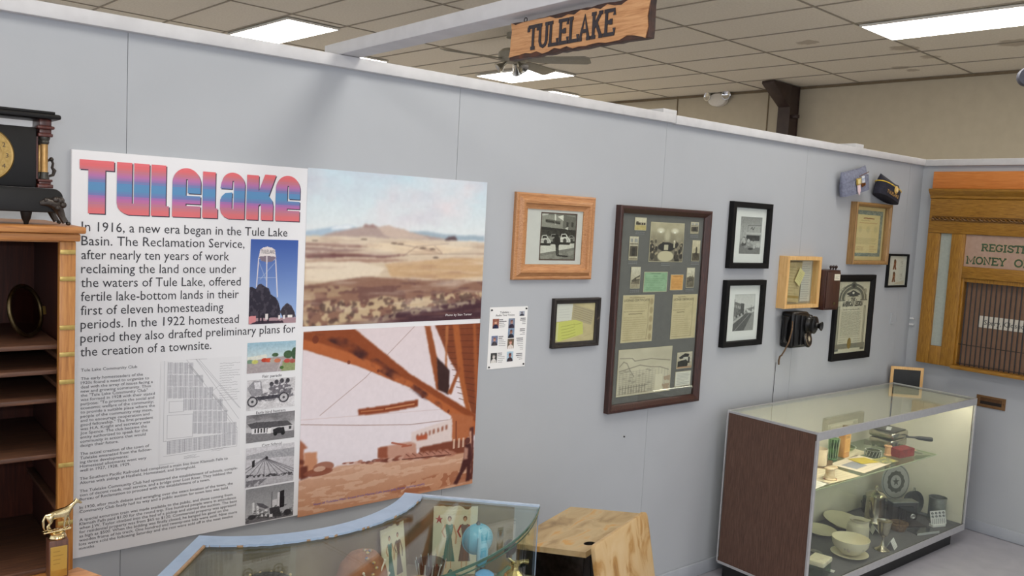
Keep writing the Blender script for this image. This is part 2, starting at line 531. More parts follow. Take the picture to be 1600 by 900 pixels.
# floor
FLOORM = blotch('grey_vinyl_floor', [(0.25, (160, 159, 168)), (0.5, (167, 166, 175)), (0.75, (174, 173, 181))], 9, 0.45, 8)
bm = new(); box(bm, -9, 9.5, -9, 11, -.1, 0)
struct('floor', bm, FLOORM, smooth=0)

# the hall the partitions stand in is turned a few degrees
HA = math.radians(3.8)
HM = T(4.537, .64, 0) @ Rz(HA)
CH = 3.40
def ceiling_material():
    m, nt, N, L, b = nodes_of('ceiling_tile')
    v = texcoord(N, L)
    n = N.new('ShaderNodeTexNoise'); n.inputs['Scale'].default_value = 60; n.inputs['Detail'].default_value = 6
    L.new(v, n.inputs['Vector'])
    r = ramp(N, [(0.3, (230, 221, 202)), (0.7, (242, 234, 216))])
    L.new(n.outputs['Fac'], r.inputs['Fac'])
    col = r.outputs['Color']
    # old water stains, each a ring with a ragged outline
    for sx, sy, rad in STAINS:
        d = N.new('ShaderNodeVectorMath'); d.operation = 'DISTANCE'
        w = N.new('ShaderNodeTexNoise'); w.inputs['Scale'].default_value = 9; w.inputs['Detail'].default_value = 4
        L.new(v, w.inputs['Vector'])
        ad = N.new('ShaderNodeVectorMath'); ad.operation = 'MULTIPLY_ADD'
        L.new(w.outputs['Color'], ad.inputs[0]); ad.inputs[1].default_value = (.16, .16, 0); L.new(v, ad.inputs[2])
        L.new(ad.outputs[0], d.inputs[0]); d.inputs[1].default_value = (sx + .08, sy + .08, CH)
        q = N.new('ShaderNodeMapRange'); q.inputs[1].default_value = rad; q.inputs[2].default_value = rad * .75
        L.new(d.outputs['Value'], q.inputs[0])
        mx = N.new('ShaderNodeMix'); mx.data_type = 'RGBA'
        sc = N.new('ShaderNodeMath'); sc.operation = 'MULTIPLY'; sc.inputs[1].default_value = .42
        L.new(q.outputs[0], sc.inputs[0]); L.new(sc.outputs[0], mx.inputs[0])
        L.new(col, mx.inputs[6]); mx.inputs[7].default_value = (*lin((128, 102, 58)), 1)
        col = mx.outputs[2]
    L.new(col, b.inputs['Base Color']); b.inputs['Roughness'].default_value = .95
    b.inputs['Specular IOR Level'].default_value = .1
    bump(N, L, b, n.outputs['Fac'], .2)
    return m
def hall(px, py, z=CH): return HM.inverted() @ at_z(px, py, z)
STAINS = []
for px, py, rad in ((1264, 66, .12), (1412, 75, .15), (1453, 89, .11), (1407, 106, .12), (1427, 110, .09), (1590, 67, .2), (1545, 42, .12)):
    q = hall(px, py); STAINS.append((q.x, q.y, rad * .75))
GX = [-8.5, -7.9, -7.3, -6.7, -6.1, -5.5, -4.9, -4.3, -3.7, -3.12, -2.55, -2.03, -1.51, -1.0, -.5, .03, .63, 1.23, 1.83, 2.45, 3.02]
GY = [-8.6, -7.4, -6.2, -4.9, -3.7, -2.4, -1.2, -.03, 1.04, 2.1, 3.4, 4.6, 5.8, 7.0, 8.2]
ROOF = (-8.5, 3.02, -8.6, 8.2)
RECTS = [(-2.02, -1.5, 3.5, 4.64), (-.95, -.34, 4.44, 5.6), (.67, 1.24, 3.27, 4.3), (1.86, 2.38, 4.24, 5.4), (.65, 1.23, -1.2, -.04),
         (-3.5, -2.9, 4.8, 5.9)]
HIDDEN = [(8, 5), (4, 5), (12, 5), (6, 10), (8, 2), (13, 2), (4, 2), (19, 12), (16, 3), (12, 12), (16, 12)]  # unseen panels; last two added behind the partition for bounce light
RECTS += [(GX[i], GX[i + 1], GY[j], GY[j + 1]) for i, j in HIDDEN]
bm = new()
for i in range(len(GX) - 1):
    for j in range(len(GY) - 1):
        f = [bm.verts.new((x, y, CH)) for x, y in ((GX[i], GY[j]), (GX[i], GY[j + 1]), (GX[i + 1], GY[j + 1]), (GX[i + 1], GY[j]))]
        bm.faces.new(f)
bmesh.ops.remove_doubles(bm, verts=bm.verts, dist=1e-4)
g = bmesh.ops.extrude_face_region(bm, geom=bm.faces[:])
bmesh.ops.translate(bm, vec=(0, 0, .03), verts=[e for e in g['geom'] if isinstance(e, bmesh.types.BMVert)])
bmesh.ops.recalc_face_normals(bm, faces=bm.faces)
ceil = struct('ceiling', bm, ceiling_material(), smooth=0, M=HM)
bm = new()
for x in GX: box(bm, x - .007, x + .007, GY[0], GY[-1], CH - .006, CH - .0005)
for y in GY: box(bm, GX[0], GX[-1], y - .007, y + .007, CH - .0064, CH - .0009)
o = obj('ceiling_grid', bm, paint('ceiling_bar', (156, 146, 128), 0.6, 3), ceil, 0); o['kind'] = 'structure'
# far walls
bm = new()
box(bm, 3.02, 3.14, -8.6, 8.2, 0, CH + .03)
struct('wall_far_right', bm, BEIGE, smooth=0, M=HM)
bm = new(); box(bm, -8.5, 3.02, 8.2, 8.3, 0, CH + .03)
struct('wall_far_back', bm, BEIGE, smooth=0, M=HM)
bm = new()
for y in (2.05, 3.27): box(bm, 3.012, 3.0195, y - .006, y + .006, 0.02, CH)
box(bm, 3.004, 3.0195, -8.4, 8.1, CH - .03, CH - .007)
struct('trim_8', bm, paint('wall_joint_brown', (120, 104, 80), .8, 4), smooth=0, M=HM)

# steel column with its haunch under the ceiling
bm = new()
cx = 2.86; cy = 1.74
for dy in (-.055, .055): box(bm, cx - .04, cx + .14, cy + dy - .006, cy + dy + .006, 0, CH - .01)
box(bm, cx + .04, cx + .056, cy - .05, cy + .05, 0, CH - .01)
for dx in (-.04, .13): box(bm, cx + dx - .006, cx + dx + .006, cy - .07, cy + .07, 0, CH - .01)
t = Matrix.Translation((0, cy, 0)) @ Matrix(((1, 0, 0, 0), (0, 0, -1, 0), (0, 1, 0, 0), (0, 0, 0, 1)))
prism(bm, [(cx - .04, 3.16), (cx - .04, CH - .01), (cx - .40, CH - .01), (cx - .40, CH - .04)], -.07, .07, .004, t)
box(bm, cx - .01, cx + .04, cy - .14, cy - .06, 3.05, 3.085, .004)
col_ = struct('steel_column', bm, STEEL, M=HM)
col_['label'] = 'dark brown steel column with a slanted haunch against the beige far wall'; col_['category'] = 'column'

# fluorescent panels
GLOW = emit('fluorescent_diffuser', (255, 250, 240), PANEL_STRENGTH)
LFR = paint('light_frame_white', (225, 222, 212), .5, 2)
LIGHT_LABELS = {0: 'fluorescent ceiling panel at the top left, left of the overhead beam',
                1: 'sliver of a fluorescent panel just right of where the beam meets the rail',
                2: 'fluorescent ceiling panel behind the ceiling fan, under the hanging sign',
                3: 'thin sliver of a fluorescent panel above the rail, right of the fan',
                4: 'largest and brightest fluorescent panel, at the upper right of the ceiling',
                5: 'sliver of a fluorescent panel peeping over the rail at the far left'}
for k, (x0, x1, y0, y1) in enumerate(RECTS):
    c = HM @ Vector(((x0 + x1) / 2, (y0 + y1) / 2, CH - .02))
    w, d = (x1 - x0) / 2 - .012, (y1 - y0) / 2 - .012
    kw = {}
    lab = LIGHT_LABELS.get(k, 'unseen fluorescent ceiling panel placed to light the room')
    t = thing('ceiling_light', lab, 'ceiling light', c, HA, 'fluorescent ceiling panels')
    bm = new()
    frame_ring(bm, 2 * w, 2 * d, [(0, .004), (.012, .004), (.012, -.012), (0, -.012)], Rx(-PI / 2))
    box(bm, -w + .001, w - .001, -d + .001, d - .001, .008, .0118)
    obj('frame', bm, LFR, t, 0)
    bm = new(); box(bm, -w + .0122, w - .0122, -d + .0122, d - .0122, -.003, .001)
    obj('diffuser', bm, GLOW, t, 0)

# emergency light on the far wall
q = at_x(1125, 157, 0)
d = ray(1125, 157)
Mi = HM.inverted()
o_, d_ = Mi @ CAM_C, (HM.to_3x3().inverted() @ d)
tt = (3.0195 - o_.x) / d_.x
pt = o_ + d_ * tt
t = thing('emergency_light', 'white emergency light with two round lamp heads high on the beige far wall', 'emergency light', HM @ Vector((3.0195, pt.y, pt.z)), HA)
bm = new(); prism(bm, [(.11 * math.cos(a) * (1.1 if math.cos(a) > 0 else 1.1), .075 * math.sin(a)) for a in [2 * PI * k / 24 for k in range(24)]], 0, .07, .012, Matrix(((0, 0, -1, 0), (1, 0, 0, 0), (0, 1, 0, 0), (0, 0, 0, 1))))
obj('housing', bm, paint('emergency_white', (228, 222, 210), .4, 3), t)
CHR = metal('chrome', (225, 226, 228), .12)
for s in (-1, 1):
    bm = new()
    M = T(-.07, s * .125, .045) @ axis_to((-1, s * .25, -.1))
    lathe(bm, [(.0, -.05), (.035, -.045), (.052, 0), (.054, .012), (.045, .014), (.03, .006), (0, .003)], 24, M)
    tube(bm, [(-.04, s * .075, .03), (-.06, s * .11, .04)], .012, 8)
    obj('lamp_head', bm, CHR, t)

# dark round thing at the edge of the frame, high up
p = at_y(1601, 119, -.35)
t = thing('wall_speaker', 'dark blue-grey rounded speaker cut off by the right edge of the photo', 'speaker', p)
bm = new(); lathe(bm, [(0, -.05), (.045, -.045), (.062, -.02), (.066, .01), (.06, .03), (0, .03)], 28, T(.045, 0, 0) @ axis_to((-.7, -.6, 0)))
obj('shell', bm, paint('speaker_shell', (62, 64, 76), .5, 5), t)
bm = new(); tube(bm, [(.05, .0, .02), (.14, -.09, .04), (.15, -.10, CH - p.z - .01)], .012)
obj('bracket', bm, paint('bracket_grey', (80, 80, 86), .5, 4), t)

# ceiling fan
FAN = paint('fan_paint', (150, 144, 128), .5, 4)
fc = Vector((3.87, 2.98, 3.235))
t = thing('ceiling_fan', 'five-bladed ceiling fan hanging behind the wooden sign', 'ceiling fan', fc)
bm = new(); lathe(bm, [(.0, .03), (.1, .028), (.13, .0), (.13, -.05), (.1, -.075), (0, -.08)][::-1], 28)
lathe(bm, [(.02, .02), (.02, CH - fc.z - .05), (.07, CH - fc.z - .04), (.07, CH - fc.z - .002), (0, CH - fc.z - .002)], 18)
obj('motor', bm, FAN, t)
for k in range(5):
    a = math.radians(-54 + 74 * k)
    bm = new()
    pts = [(.12, -.025), (.2, -.05), (.30, -.062), (.62, -.07), (.655, -.05), (.655, .05), (.62, .07), (.3, .062), (.2, .05), (.12, .025)]
    prism(bm, pts, -.004, .004, .002, Rz(a) @ T(0, 0, -.055) @ Rx(-.26))
    obj('blade', bm, FAN, t)
for k in range(3):
    a = 2 * PI * k / 3 + .6
    bm = new(); lathe(bm, [(.012, 0), (.014, .03), (.04, .075), (.05, .09), (.044, .09), (0, .05)], 18, T(.06 * math.cos(a), .06 * math.sin(a), -.08) @ axis_to((.7 * math.cos(a), .7 * math.sin(a), -.6)))
    obj('lamp_shade', bm, metal('fan_lamp', (190, 188, 180), .2), t)
bm = new(); tube(bm, [(0, 0, -.08), (.004, 0, -.3)], .002, 6)
obj('pull_chain', bm, CHR, t)

# ------------------------------------------------------------------ hanging wooden sign
SX = .728
tl, bl, br = at_x(800, 36, SX), at_x(800, 87, SX), at_x(1019, 53.5, SX)
SH = .098; SW = abs(br.y - bl.y)
sz0 = RZ1 - .012 - SH
ang = math.atan2(br.z - bl.z, abs(br.y - bl.y))
t = thing('hanging_sign', 'rustic wooden sign with burnt edges and carved black lettering under the beam', 'sign', (SX, bl.y, sz0), -PI / 2)
SWOOD = wood('sign_wood', (160, 108, 68), (192, 140, 94), (212, 164, 118), 0, 2.2, .35)
BURN = blotch('burnt_edge', [(0.3, (38, 28, 26)), (0.6, (72, 44, 34)), (0.8, (110, 62, 40))], 30, .5)
def wavy(n, inset, amp, seed):
    rr = random.Random(seed); pts = []
    def run(p, q, k, nx, ny):
        for i in range(k):
            f = i / k
            o2 = inset + amp * (rr.random() ** 2)
            pts.append((p[0] + (q[0] - p[0]) * f + nx * o2, p[1] + (q[1] - p[1]) * f + ny * o2))
    run((0, 0), (SW, 0), n, 0, 1); run((SW, 0), (SW, SH), 4, -1, 0); run((SW, SH), (0, SH), n, 0, -1); run((0, SH), (0, 0), 4, 1, 0)
    return pts
bm = new(); prism(bm, wavy(26, .0, .003, 3), -.011, .009, .0015, FRONT)
obj('board', bm, BURN, t, 20)
bm = new(); prism(bm, wavy(22, .004, .010, 5), .009, .0115, .0, FRONT)
obj('face', bm, SWOOD, t, 20)
bm = new()
x = SW * .165
for c in 'TULELAKE':
    pass
slab_text(bm, 'TULELAKE', SW * .16, SH * .22, SH * .56, .16, SW * .63, FRONT @ T(0, 0, .0122))
g = bmesh.ops.extrude_face_region(bm, geom=bm.faces[:])
bmesh.ops.translate(bm, vec=(0, -.0015, 0), verts=[e for e in g['geom'] if isinstance(e, bmesh.types.BMVert)])
bmesh.ops.recalc_face_normals(bm, faces=bm.faces)
obj('lettering', bm, paint('sign_black', (44, 38, 44), .4, 4), t, 0)
for u in (.1, .9):
    bm = new()
    tube(bm, [(SW * u + .006 * math.cos(a), 0, SH + .004 + .006 * math.sin(a)) for a in [2 * PI * k / 12 for k in range(12)]], .0014, 6, closed=True)
    tube(bm, [(SW * u, 0, SH - .006), (SW * u, 0, SH + .001)], .0014, 6)
    obj('screw_eye', bm, metal('dark_iron', (70, 66, 62), .4), t)

# ================================================================== the big exhibit poster
INK = paint('poster_ink', (44, 42, 50), .45, 3)
INKS = paint('small_ink', (70, 68, 76), .5, 3)
px0, px1, pz0, pz1 = -.152, 1.362, .768, 1.994
YP = -.0125
t = thing('exhibit_poster', 'large white exhibit board about the town with rainbow title, body text and photographs', 'poster', ((px0 + px1) / 2, 0, pz0))
bm = new(); box(bm, px0, px1, YP, -.0005, pz0, pz1, .0008, 1)
obj('board', bm, paint('poster_white', (232, 232, 236), .35, 1, 10), t, 0, world=True)
PW = FRONT

def title_material():
    m, nt, N, L, b = nodes_of('title_stripes')
    tc = N.new('ShaderNodeTexCoord'); sp = N.new('ShaderNodeSeparateXYZ'); L.new(tc.outputs['Object'], sp.inputs[0])
    mr = N.new('ShaderNodeMapRange'); mr.inputs[1].default_value = 1.808; mr.inputs[2].default_value = 1.968
    L.new(sp.outputs['Z'], mr.inputs[0])
    cb = N.new('ShaderNodeCombineXYZ'); L.new(sp.outputs['Z'], cb.inputs['Z'])
    n = N.new('ShaderNodeTexNoise'); n.inputs['Scale'].default_value = 260; n.inputs['Detail'].default_value = 2
    L.new(cb.outputs[0], n.inputs['Vector'])
    ma = N.new('ShaderNodeMath'); ma.operation = 'MULTIPLY_ADD'; ma.inputs[1].default_value = .16
    L.new(n.outputs['Fac'], ma.inputs[0])
    sb = N.new('ShaderNodeMath'); sb.operation = 'SUBTRACT'; sb.inputs[1].default_value = .08
    L.new(mr.outputs[0], sb.inputs[0]); L.new(sb.outputs[0], ma.inputs[2])
    r = ramp(N, [(.0, (226, 108, 116)), (.1, (218, 112, 118)), (.2, (190, 120, 138)), (.3, (186, 104, 170)), (.38, (112, 120, 180)), (.46, (84, 142, 188)),
                 (.58, (88, 140, 190)), (.64, (124, 120, 176)), (.72, (182, 112, 172)), (.82, (196, 116, 130)), (.9, (222, 104, 110)), (1, (228, 108, 116))])
    L.new(ma.outputs[0], r.inputs['Fac']); L.new(r.outputs['Color'], b.inputs['Base Color']); b.inputs['Roughness'].default_value = .4
    return m
def rounded(x0, y0, x1, y1, tl=0, tr=0, br=0, bl=0, n=7):
    """closed outline, y up"""
    P = []
    for cx_, cy_, r, a0 in ((x0, y0, bl, 180), (x1, y0, br, 270), (x1, y1, tr, 0), (x0, y1, tl, 90)):
        sx = 1 if cx_ == x0 else -1; sy = 1 if cy_ == y0 else -1
        if not r: P.append((cx_, cy_)); continue
        for k in range(n + 1):
            a = math.radians(a0 + 90 * k / n); P.append((cx_ + sx * r + r * math.cos(a), cy_ + sy * r + r * math.sin(a)))
    return P
# each letter as solid pieces in a 0..1 high cell (x widths in the same unit)
def title_pieces():
    out = []
    def put(x, polys):
        for p in polys: out.append([(x + a, b) for a, b in p])
    # T
    put(.0, [[(0, .82), (0, 1), (.58, 1), (.58, .82), (.43, .82), (.43, 0), (.145, 0), (.145, .82)]])
    # U
    o = rounded(0, 0, .575, 1, bl=.2)
    put(.63, [[(0, 1), (.265, 1), (.265, .22), (.30, .22), (.30, 1), (.575, 1), (.575, 0), (.2, 0), (.12, .03), (.05, .08), (.015, .14), (0, .22)]])
    # L
    put(1.24, [[(0, 0), (0, 1), (.27, 1), (.27, .2), (.33, .2), (.33, 0)]])
    # e
    def e():
        a = [(.0, 0), (.0, .68)] + [(.27 - .27 * math.cos(PI * k / 12 * .5), .68 + .30 * math.sin(PI * k / 12 * .5)) for k in range(1, 13)]
        a += [(.27 + .27 * math.sin(PI * k / 12 * .5), .68 + .30 * math.cos(PI * k / 12 * .5)) for k in range(1, 13)]
        a += [(.54, .48), (.29, .48), (.29, .76), (.255, .76), (.255, .43), (.54, .43), (.54, .27), (.255, .27), (.255, .225), (.54, .225), (.54, 0)]
        return a
    put(1.63, [e()])
    # l
    put(2.21, [[(0, 0), (0, .94), (.25, .94), (.25, .2), (.3, .2), (.3, 0)]])
    # a
    up = [(.0, .62), (.02, .74)] + [(.25 - .22 * math.cos(PI * k / 10 * .5), .74 + .22 * math.sin(PI * k / 10 * .5)) for k in range(1, 11)]
    up += [(.25 + .25 * math.sin(PI * k / 10 * .5), .70 + .26 * math.cos(PI * k / 10 * .5)) for k in range(1, 11)]
    up += [(.5, 0), (.17, 0), (.08, .04), (.02, .11), (0, .2), (0, .38), (.03, .46), (.1, .53), (.24, .55), (.24, .46), (.235, .45), (.235, .22), (.27, .2), (.275, .46), (.275, .74), (.27, .79), (.24, .79), (.235, .62)]
    put(2.56, [up])
    # k
    put(3.1, [[(0, 0), (0, .94), (.25, .94), (.25, .6), (.38, .97), (.62, .97), (.47, .52), (.55, .42), (.57, .32), (.57, 0), (.31, 0), (.31, .3), (.29, .34), (.25, .3), (.25, 0)]])
    # e
    put(3.72, [e()])
    return out
TP = title_pieces()
tw = .69 / 4.26; th = .156; tx, tz = -.131, 1.8115
def outline_mesh(bm, pieces, dx, dz, lift):
    for p in pieces:
        v = [bm.verts.new((tx + a * tw + dx, YP - lift, tz + b * th + dz)) for a, b in p]
        try:
            f = bm.faces.new(v)
        except ValueError: continue
    bm.normal_update()
    bmesh.ops.triangulate(bm, faces=bm.faces[:], ngon_method='EAR_CLIP')
bm = new(); outline_mesh(bm, TP, .0032, -.0032, .0006)
obj('title_shadow', bm, paint('title_shadow_ink', (58, 44, 66), .4, 3), t, 0, world=True)
bm = new(); outline_mesh(bm, TP, 0, 0, .0012)
obj('title', bm, title_material(), t, 0, world=True)

BIG = [("In 1916, a new era began in the Tule Lake", 449, 367), ("Basin. The Reclamation Service,", 382, 387), ("after nearly ten years of work", 358, 403), ("reclaiming the land once under", 369, 423),
       ("the waters of Tule Lake, offered", 376, 444), ("fertile lake-bottom lands in their", 373, 465), ("first of eleven homesteading", 349, 483), ("periods. In the 1922 homestead", 373, 505),
       ("period they also drafted preliminary plans for", 461, 524), ("the creation of a townsite.", 330, 549)]
L_ = []
for k, (s, rx, ry) in enumerate(BIG):
    xr = at_y(rx, ry - 5, YP).x
    L_.append((s, -.124, 1.7585 - k * .0414, .0278, xr + .124))
lettering('heading_text', L_, INK, t, T(0, YP - .0008, 0) @ PW, world=True)
SMALL = """Tule Lake Community Club

The early homesteaders of the
1920s found a need to organize to
deal with the array of issues facing a
new and growing community. Thus
the "Tule Lake Community Club"
was formed in 1928 with their stated
purpose: "To promote the social and
economic welfare of the community;
to provide a suitable place where the
people of the community may meet,
and to encourage cooperation and
good fellowship." The first president
was H.A. Knight and secretary was
Joe Spence. The club became the
entity authorized to speak for the
community in actions that would
design their future.

The actual creation of the town of
Tulelake emanated from the follow-
ing three developments:
Homestead allotments went very
well in 1927, 1928, 1929.

The Southern Pacific Railroad had completed a main line from Klamath Falls to
Alturas with sidings at Hatfield, Homestead, and Stronghold.

The Tulelake Community Club had sponsored the establishment of schools, comple-
tion of decent roads, mail service, and a bridge over Lost River. They lobbied the
Bureau of Reclamation to proceed with the establishment of a town.

In 1930, after much debate and wrangling over the exact location of the town, the
Community Club finally had its way and a public auction for town lots was held.

A special excursion train was made available to the public, and those coming from
Klamath Falls paid $1.00 for the round trip. Five hundred people were in attendance
when J.W. Taylor climbed into the bed of a pickup and started the auction. The base
for residential property was from $65 to $120. Commercial property was appraised
as high as $500. When the bidding was finally closed, he banged his gavel on the
wooden frame of his truck. One hundred and twenty-one lots were sold. Nine more
lots were sold the following Saturday and the rest were sold off in the next twelve
months.""".split('\n')
n = len(SMALL)
ref = glyphs("when J.W. Taylor climbed into the bed of a pickup and started the auction. The base")[0]
xs = .487 / (ref[:, 0].max() - ref[:, 0].min())
L_ = []
for k, s in enumerate(SMALL):
    if s:
        v = glyphs(s)[0]
        L_.append((s, -.1215, 1.3400 - k * (1.3400 - .7925) / (n - 1), .0088, (v[:, 0].max() - v[:, 0].min()) * xs))
lettering('body_text', L_, INKS, t, T(0, YP - .0008, 0) @ PW, world=True)

# ---- pictures printed on the board
Yp = YP - .0009
def rest(q): return quad_rect(q, YP)
# valley landscape
q1 = ((480, 263), (760, 284), (752, 498), (474, 510))
p = Pic(330, 240, q1).grad((194, 216, 228), (228, 231, 232), 0, .48); p.warp(.012, 12, 1)
p.blend(np.clip(p.noise(4, 5, 4) - .42, 0, 1) * 2.4 * (p.V < .5), (222, 216, 222), .8)
p.blend(np.clip(p.noise(5, 7, 4) - .5, 0, 1) * 2.0 * (p.V < .48), (190, 186, 202), .6)
p.poly([(477, 362), (500, 358), (520, 354), (545, 352), (560, 356), (600, 362), (600, 372), (477, 371)], (170, 190, 208))
p.poly([(516, 356), (530, 353), (545, 352), (553, 354), (545, 358), (520, 359)], (226, 232, 238))
p.poly([(640, 362), (665, 361), (690, 365), (720, 367), (756, 368), (756, 376), (640, 374)], (160, 178, 192))
p.poly([(500, 369), (515, 364), (535, 361), (552, 357), (566, 355), (571, 351), (577, 353), (582, 351), (590, 355), (600, 353), (608, 352), (618, 356), (630, 358), (640, 363), (658, 367), (690, 371), (700, 377), (500, 373)], (176, 156, 150), 1)
p.poly([(588, 355), (600, 353), (608, 352), (618, 356), (630, 358), (640, 363), (656, 367), (670, 372), (620, 372), (600, 366)], (206, 186, 172), .8)
p.poly([(566, 356), (571, 351), (577, 353), (583, 351), (589, 356)], (150, 120, 118), .8)
g_ = [(477, 369), (500, 368.5), (560, 370), (620, 372), (690, 374), (756, 378), (756, 520), (470, 520)]
p.poly(g_, (212, 196, 176))
gm = p.mask(g_)
p.blend(gm * np.clip((p.V - .46) * 2, 0, 1), (196, 168, 130), .6)
p.poly([(694, 372), (699, 369), (709, 368), (713, 373), (712, 375), (694, 375)], (92, 74, 78))
for pts, c, a in ((((477, 380), (520, 381), (590, 383), (600, 385), (560, 386), (477, 384)), (124, 86, 84), .9), (((477, 387), (530, 388), (575, 390), (540, 394), (477, 394)), (150, 122, 118), .9),
                  (((477, 395), (520, 395), (570, 397), (640, 398), (600, 402), (540, 401), (500, 404), (477, 404)), (104, 64, 66), .95), (((560, 383), (600, 379), (640, 377), (690, 382), (740, 387), (690, 398), (640, 398), (600, 392)), (226, 206, 178), .8),
                  (((477, 407), (540, 405), (610, 404), (640, 407), (560, 410), (520, 408), (477, 409)), (140, 98, 88), .7), (((477, 412), (560, 408), (600, 418), (590, 430), (540, 436), (477, 440)), (228, 214, 194), .8),
                  (((600, 412), (690, 404), (756, 402), (754, 434), (690, 436), (610, 432)), (196, 158, 116), .75)):
    p.poly(pts, c, a)
for pts in ([(610, 380), (640, 384), (690, 396)], [(655, 388), (676, 388)], [(678, 384), (690, 395)], [(640, 397), (756, 396)], [(630, 399), (650, 385), (700, 380)]): p.line(pts, 1.0, (120, 90, 84), .7)
for x_, y_ in ((615, 380), (625, 381), (660, 387), (675, 389), (680, 402), (568, 374), (492, 376), (495, 402)): p.ell((x_, y_), 5, 1.2, (96, 78, 70), .8)
lo = p.mask([(474, 446), (520, 440), (560, 433), (610, 434), (660, 438), (700, 436), (756, 440), (756, 520), (470, 520)])
p.blend(lo, (108, 72, 66), .9)
p.blend(lo * (p.noise(9, 26, 3) > .52), (150, 112, 92), .7)
p.poly([(470, 452), (520, 446), (560, 450), (540, 462), (470, 470)], (186, 160, 126), .7, 12)
gr = p.mask([(470, 478), (520, 468), (560, 470), (600, 462), (640, 466), (690, 458), (756, 456), (756, 476), (700, 482), (640, 490), (570, 500), (470, 512)])
p.blend(gr * (p.noise(26, 22, 3) > .46), (204, 182, 146), .85)
p.blend(gr * (p.noise(40, 30, 2) > .6), (88, 66, 60), .8)
p.poly([(560, 506), (600, 492), (650, 482), (700, 474), (756, 464), (756, 512)], (66, 38, 48), .95)
p.blend(p.mask([(560, 506), (600, 492), (650, 482), (700, 474), (756, 464), (756, 472), (640, 492), (570, 508)]) * (p.noise(40, 40, 2) > .5), (150, 132, 112), .8)
p.soft = 0; p.blend(gm * np.clip(p.noise(6, 40, 4) - .5, 0, 1) * 2.2, (150, 112, 96), .6); p.blend(gm * np.clip(p.noise(5, 34, 4) - .52, 0, 1) * 2.4, (232, 220, 202), .7)
p.grain(6, 70, 50); p.a = np.stack([p.blur(p.a[..., k_], 1) for k_ in range(3)], -1)
r1 = rest(q1); put_pic('landscape_photo', p, r1, Yp, t)
v = glyphs('Photo by Stan Turner')[0]
a = at_y(696, 494, YP); b_ = at_y(737, 489, YP)
lettering('photo_credit', [('Photo by Stan Turner', a.x, a.z, .0085, b_.x - a.x)], paint('white_ink', (236, 232, 232), .4, 2), t, T(0, Yp - .0006, 0) @ PW, world=True)

# brown street photograph
q2 = ((473, 517), (750, 506), (738, 757), (466, 806))
p = Pic(320, 290, q2).grad((222, 208, 212), (232, 224, 232), 0, .7); p.warp(.003, 40, 1)
p.line([(648, 509), (570, 590), (500, 648)], 1.0, (150, 118, 112), .7)
p.line([(470, 662), (560, 664), (640, 664), (712, 656)], 1.2, (150, 116, 108), .8)
p.line([(470, 655), (700, 640)], .8, (190, 160, 156), .5)
p.poly([(678, 509), (750, 506), (744, 650), (736, 648), (722, 600), (700, 560)], (126, 64, 36))
for k in range(13): p.line([(690 + k * 2.2, 516 + k * 9), (748 - k * .3, 514 + k * 10)], 1.2, (86, 42, 26), .75)
p.poly([(706, 509), (716, 509), (726, 600), (738, 660), (730, 655), (716, 590)], (166, 92, 48))
p.poly([(738, 507), (742, 507), (748, 600), (742, 640)], (166, 92, 48), .8)
p.poly([(662, 510), (671, 510), (682, 560), (691, 612), (681, 610)], (146, 78, 42))
p.poly([(695, 510), (700, 510), (697, 560), (700, 612), (694, 612)], (170, 104, 62))
p.poly([(681, 558), (694, 572), (702, 580), (700, 618), (684, 610)], (58, 34, 32))
p.poly([(717, 574), (720, 576), (704, 618), (698, 616)], (150, 80, 44))
p.poly([(473, 518), (552, 513), (640, 585), (744, 650), (742, 682), (724, 664), (640, 606), (560, 572), (472, 544)], (140, 70, 36))
p.poly([(473, 530), (500, 536), (560, 556), (640, 596), (744, 662), (742, 682), (724, 664), (640, 606), (560, 572), (472, 544)], (178, 98, 54))
sm = p.mask([(490, 520), (540, 528), (600, 568), (690, 632), (690, 642), (600, 586), (540, 546)])
p.blend(sm * np.clip(p.noise(14, 14) * 2 - .7, 0, 1), (58, 26, 28), .95)
for x_, y_, r_ in ((492, 530, 5), (544, 566, 2.5), (590, 580, 2), (660, 620, 2.5), (700, 644, 2)): p.ell((x_, y_), r_, r_ * 1.3, (104, 46, 30), .7)
p.poly([(559, 639), (600, 634), (652, 625), (652, 636), (600, 645), (559, 649)], (138, 66, 38))
p.line([(564, 643), (598, 640)], 2.2, (196, 132, 92), .7); p.line([(602, 639), (646, 632)], 2.6, (206, 146, 106), .8)
gq = [(466, 750), (500, 738), (530, 726), (600, 720), (680, 712), (740, 704), (740, 760), (466, 810)]
p.poly(gq, (206, 164, 140))
gm = p.mask(gq)
p.blend(gm * np.clip((p.V - .75) * 4, 0, 1), (188, 128, 92), .7)
p.blend(gm * (p.noise(10, 44, 3) > .55), (226, 192, 170), .5)
p.poly([(600, 768), (680, 742), (740, 732), (738, 752), (640, 772)], (150, 84, 56), .6, 16)
p.poly([(704, 647), (739, 652), (737, 706), (704, 712)], (176, 104, 66))
p.poly([(642, 676), (706, 655), (706, 694), (642, 704)], (224, 208, 206))
for k in range(8): p.poly([(650 + k * 6.5, 680 - k * 2), (653 + k * 6.5, 679 - k * 2), (653 + k * 6.5, 686 - k * 2), (650 + k * 6.5, 687 - k * 2)], (150, 92, 72))
p.poly([(650, 682), (667, 679), (667, 687), (650, 689)], (178, 90, 62)); p.line([(712, 660), (712, 700)], 2, (116, 58, 40))
p.poly([(655, 700), (705, 690), (730, 688), (730, 708), (690, 712), (655, 717)], (124, 66, 48))
for k in range(4): p.rect(.86 + k * .03, .70, .872 + k * .03, .76, (220, 190, 170), .8)
p.poly([(590, 700), (605, 697), (640, 690), (650, 694), (650, 714), (600, 722), (590, 712)], (196, 150, 132))
p.poly([(590, 700), (605, 697), (605, 716), (590, 716)], (150, 84, 62))
p.line([(612, 692), (634, 696)], 3, (170, 96, 74)); p.line([(628, 698), (642, 696)], 3, (170, 96, 74))
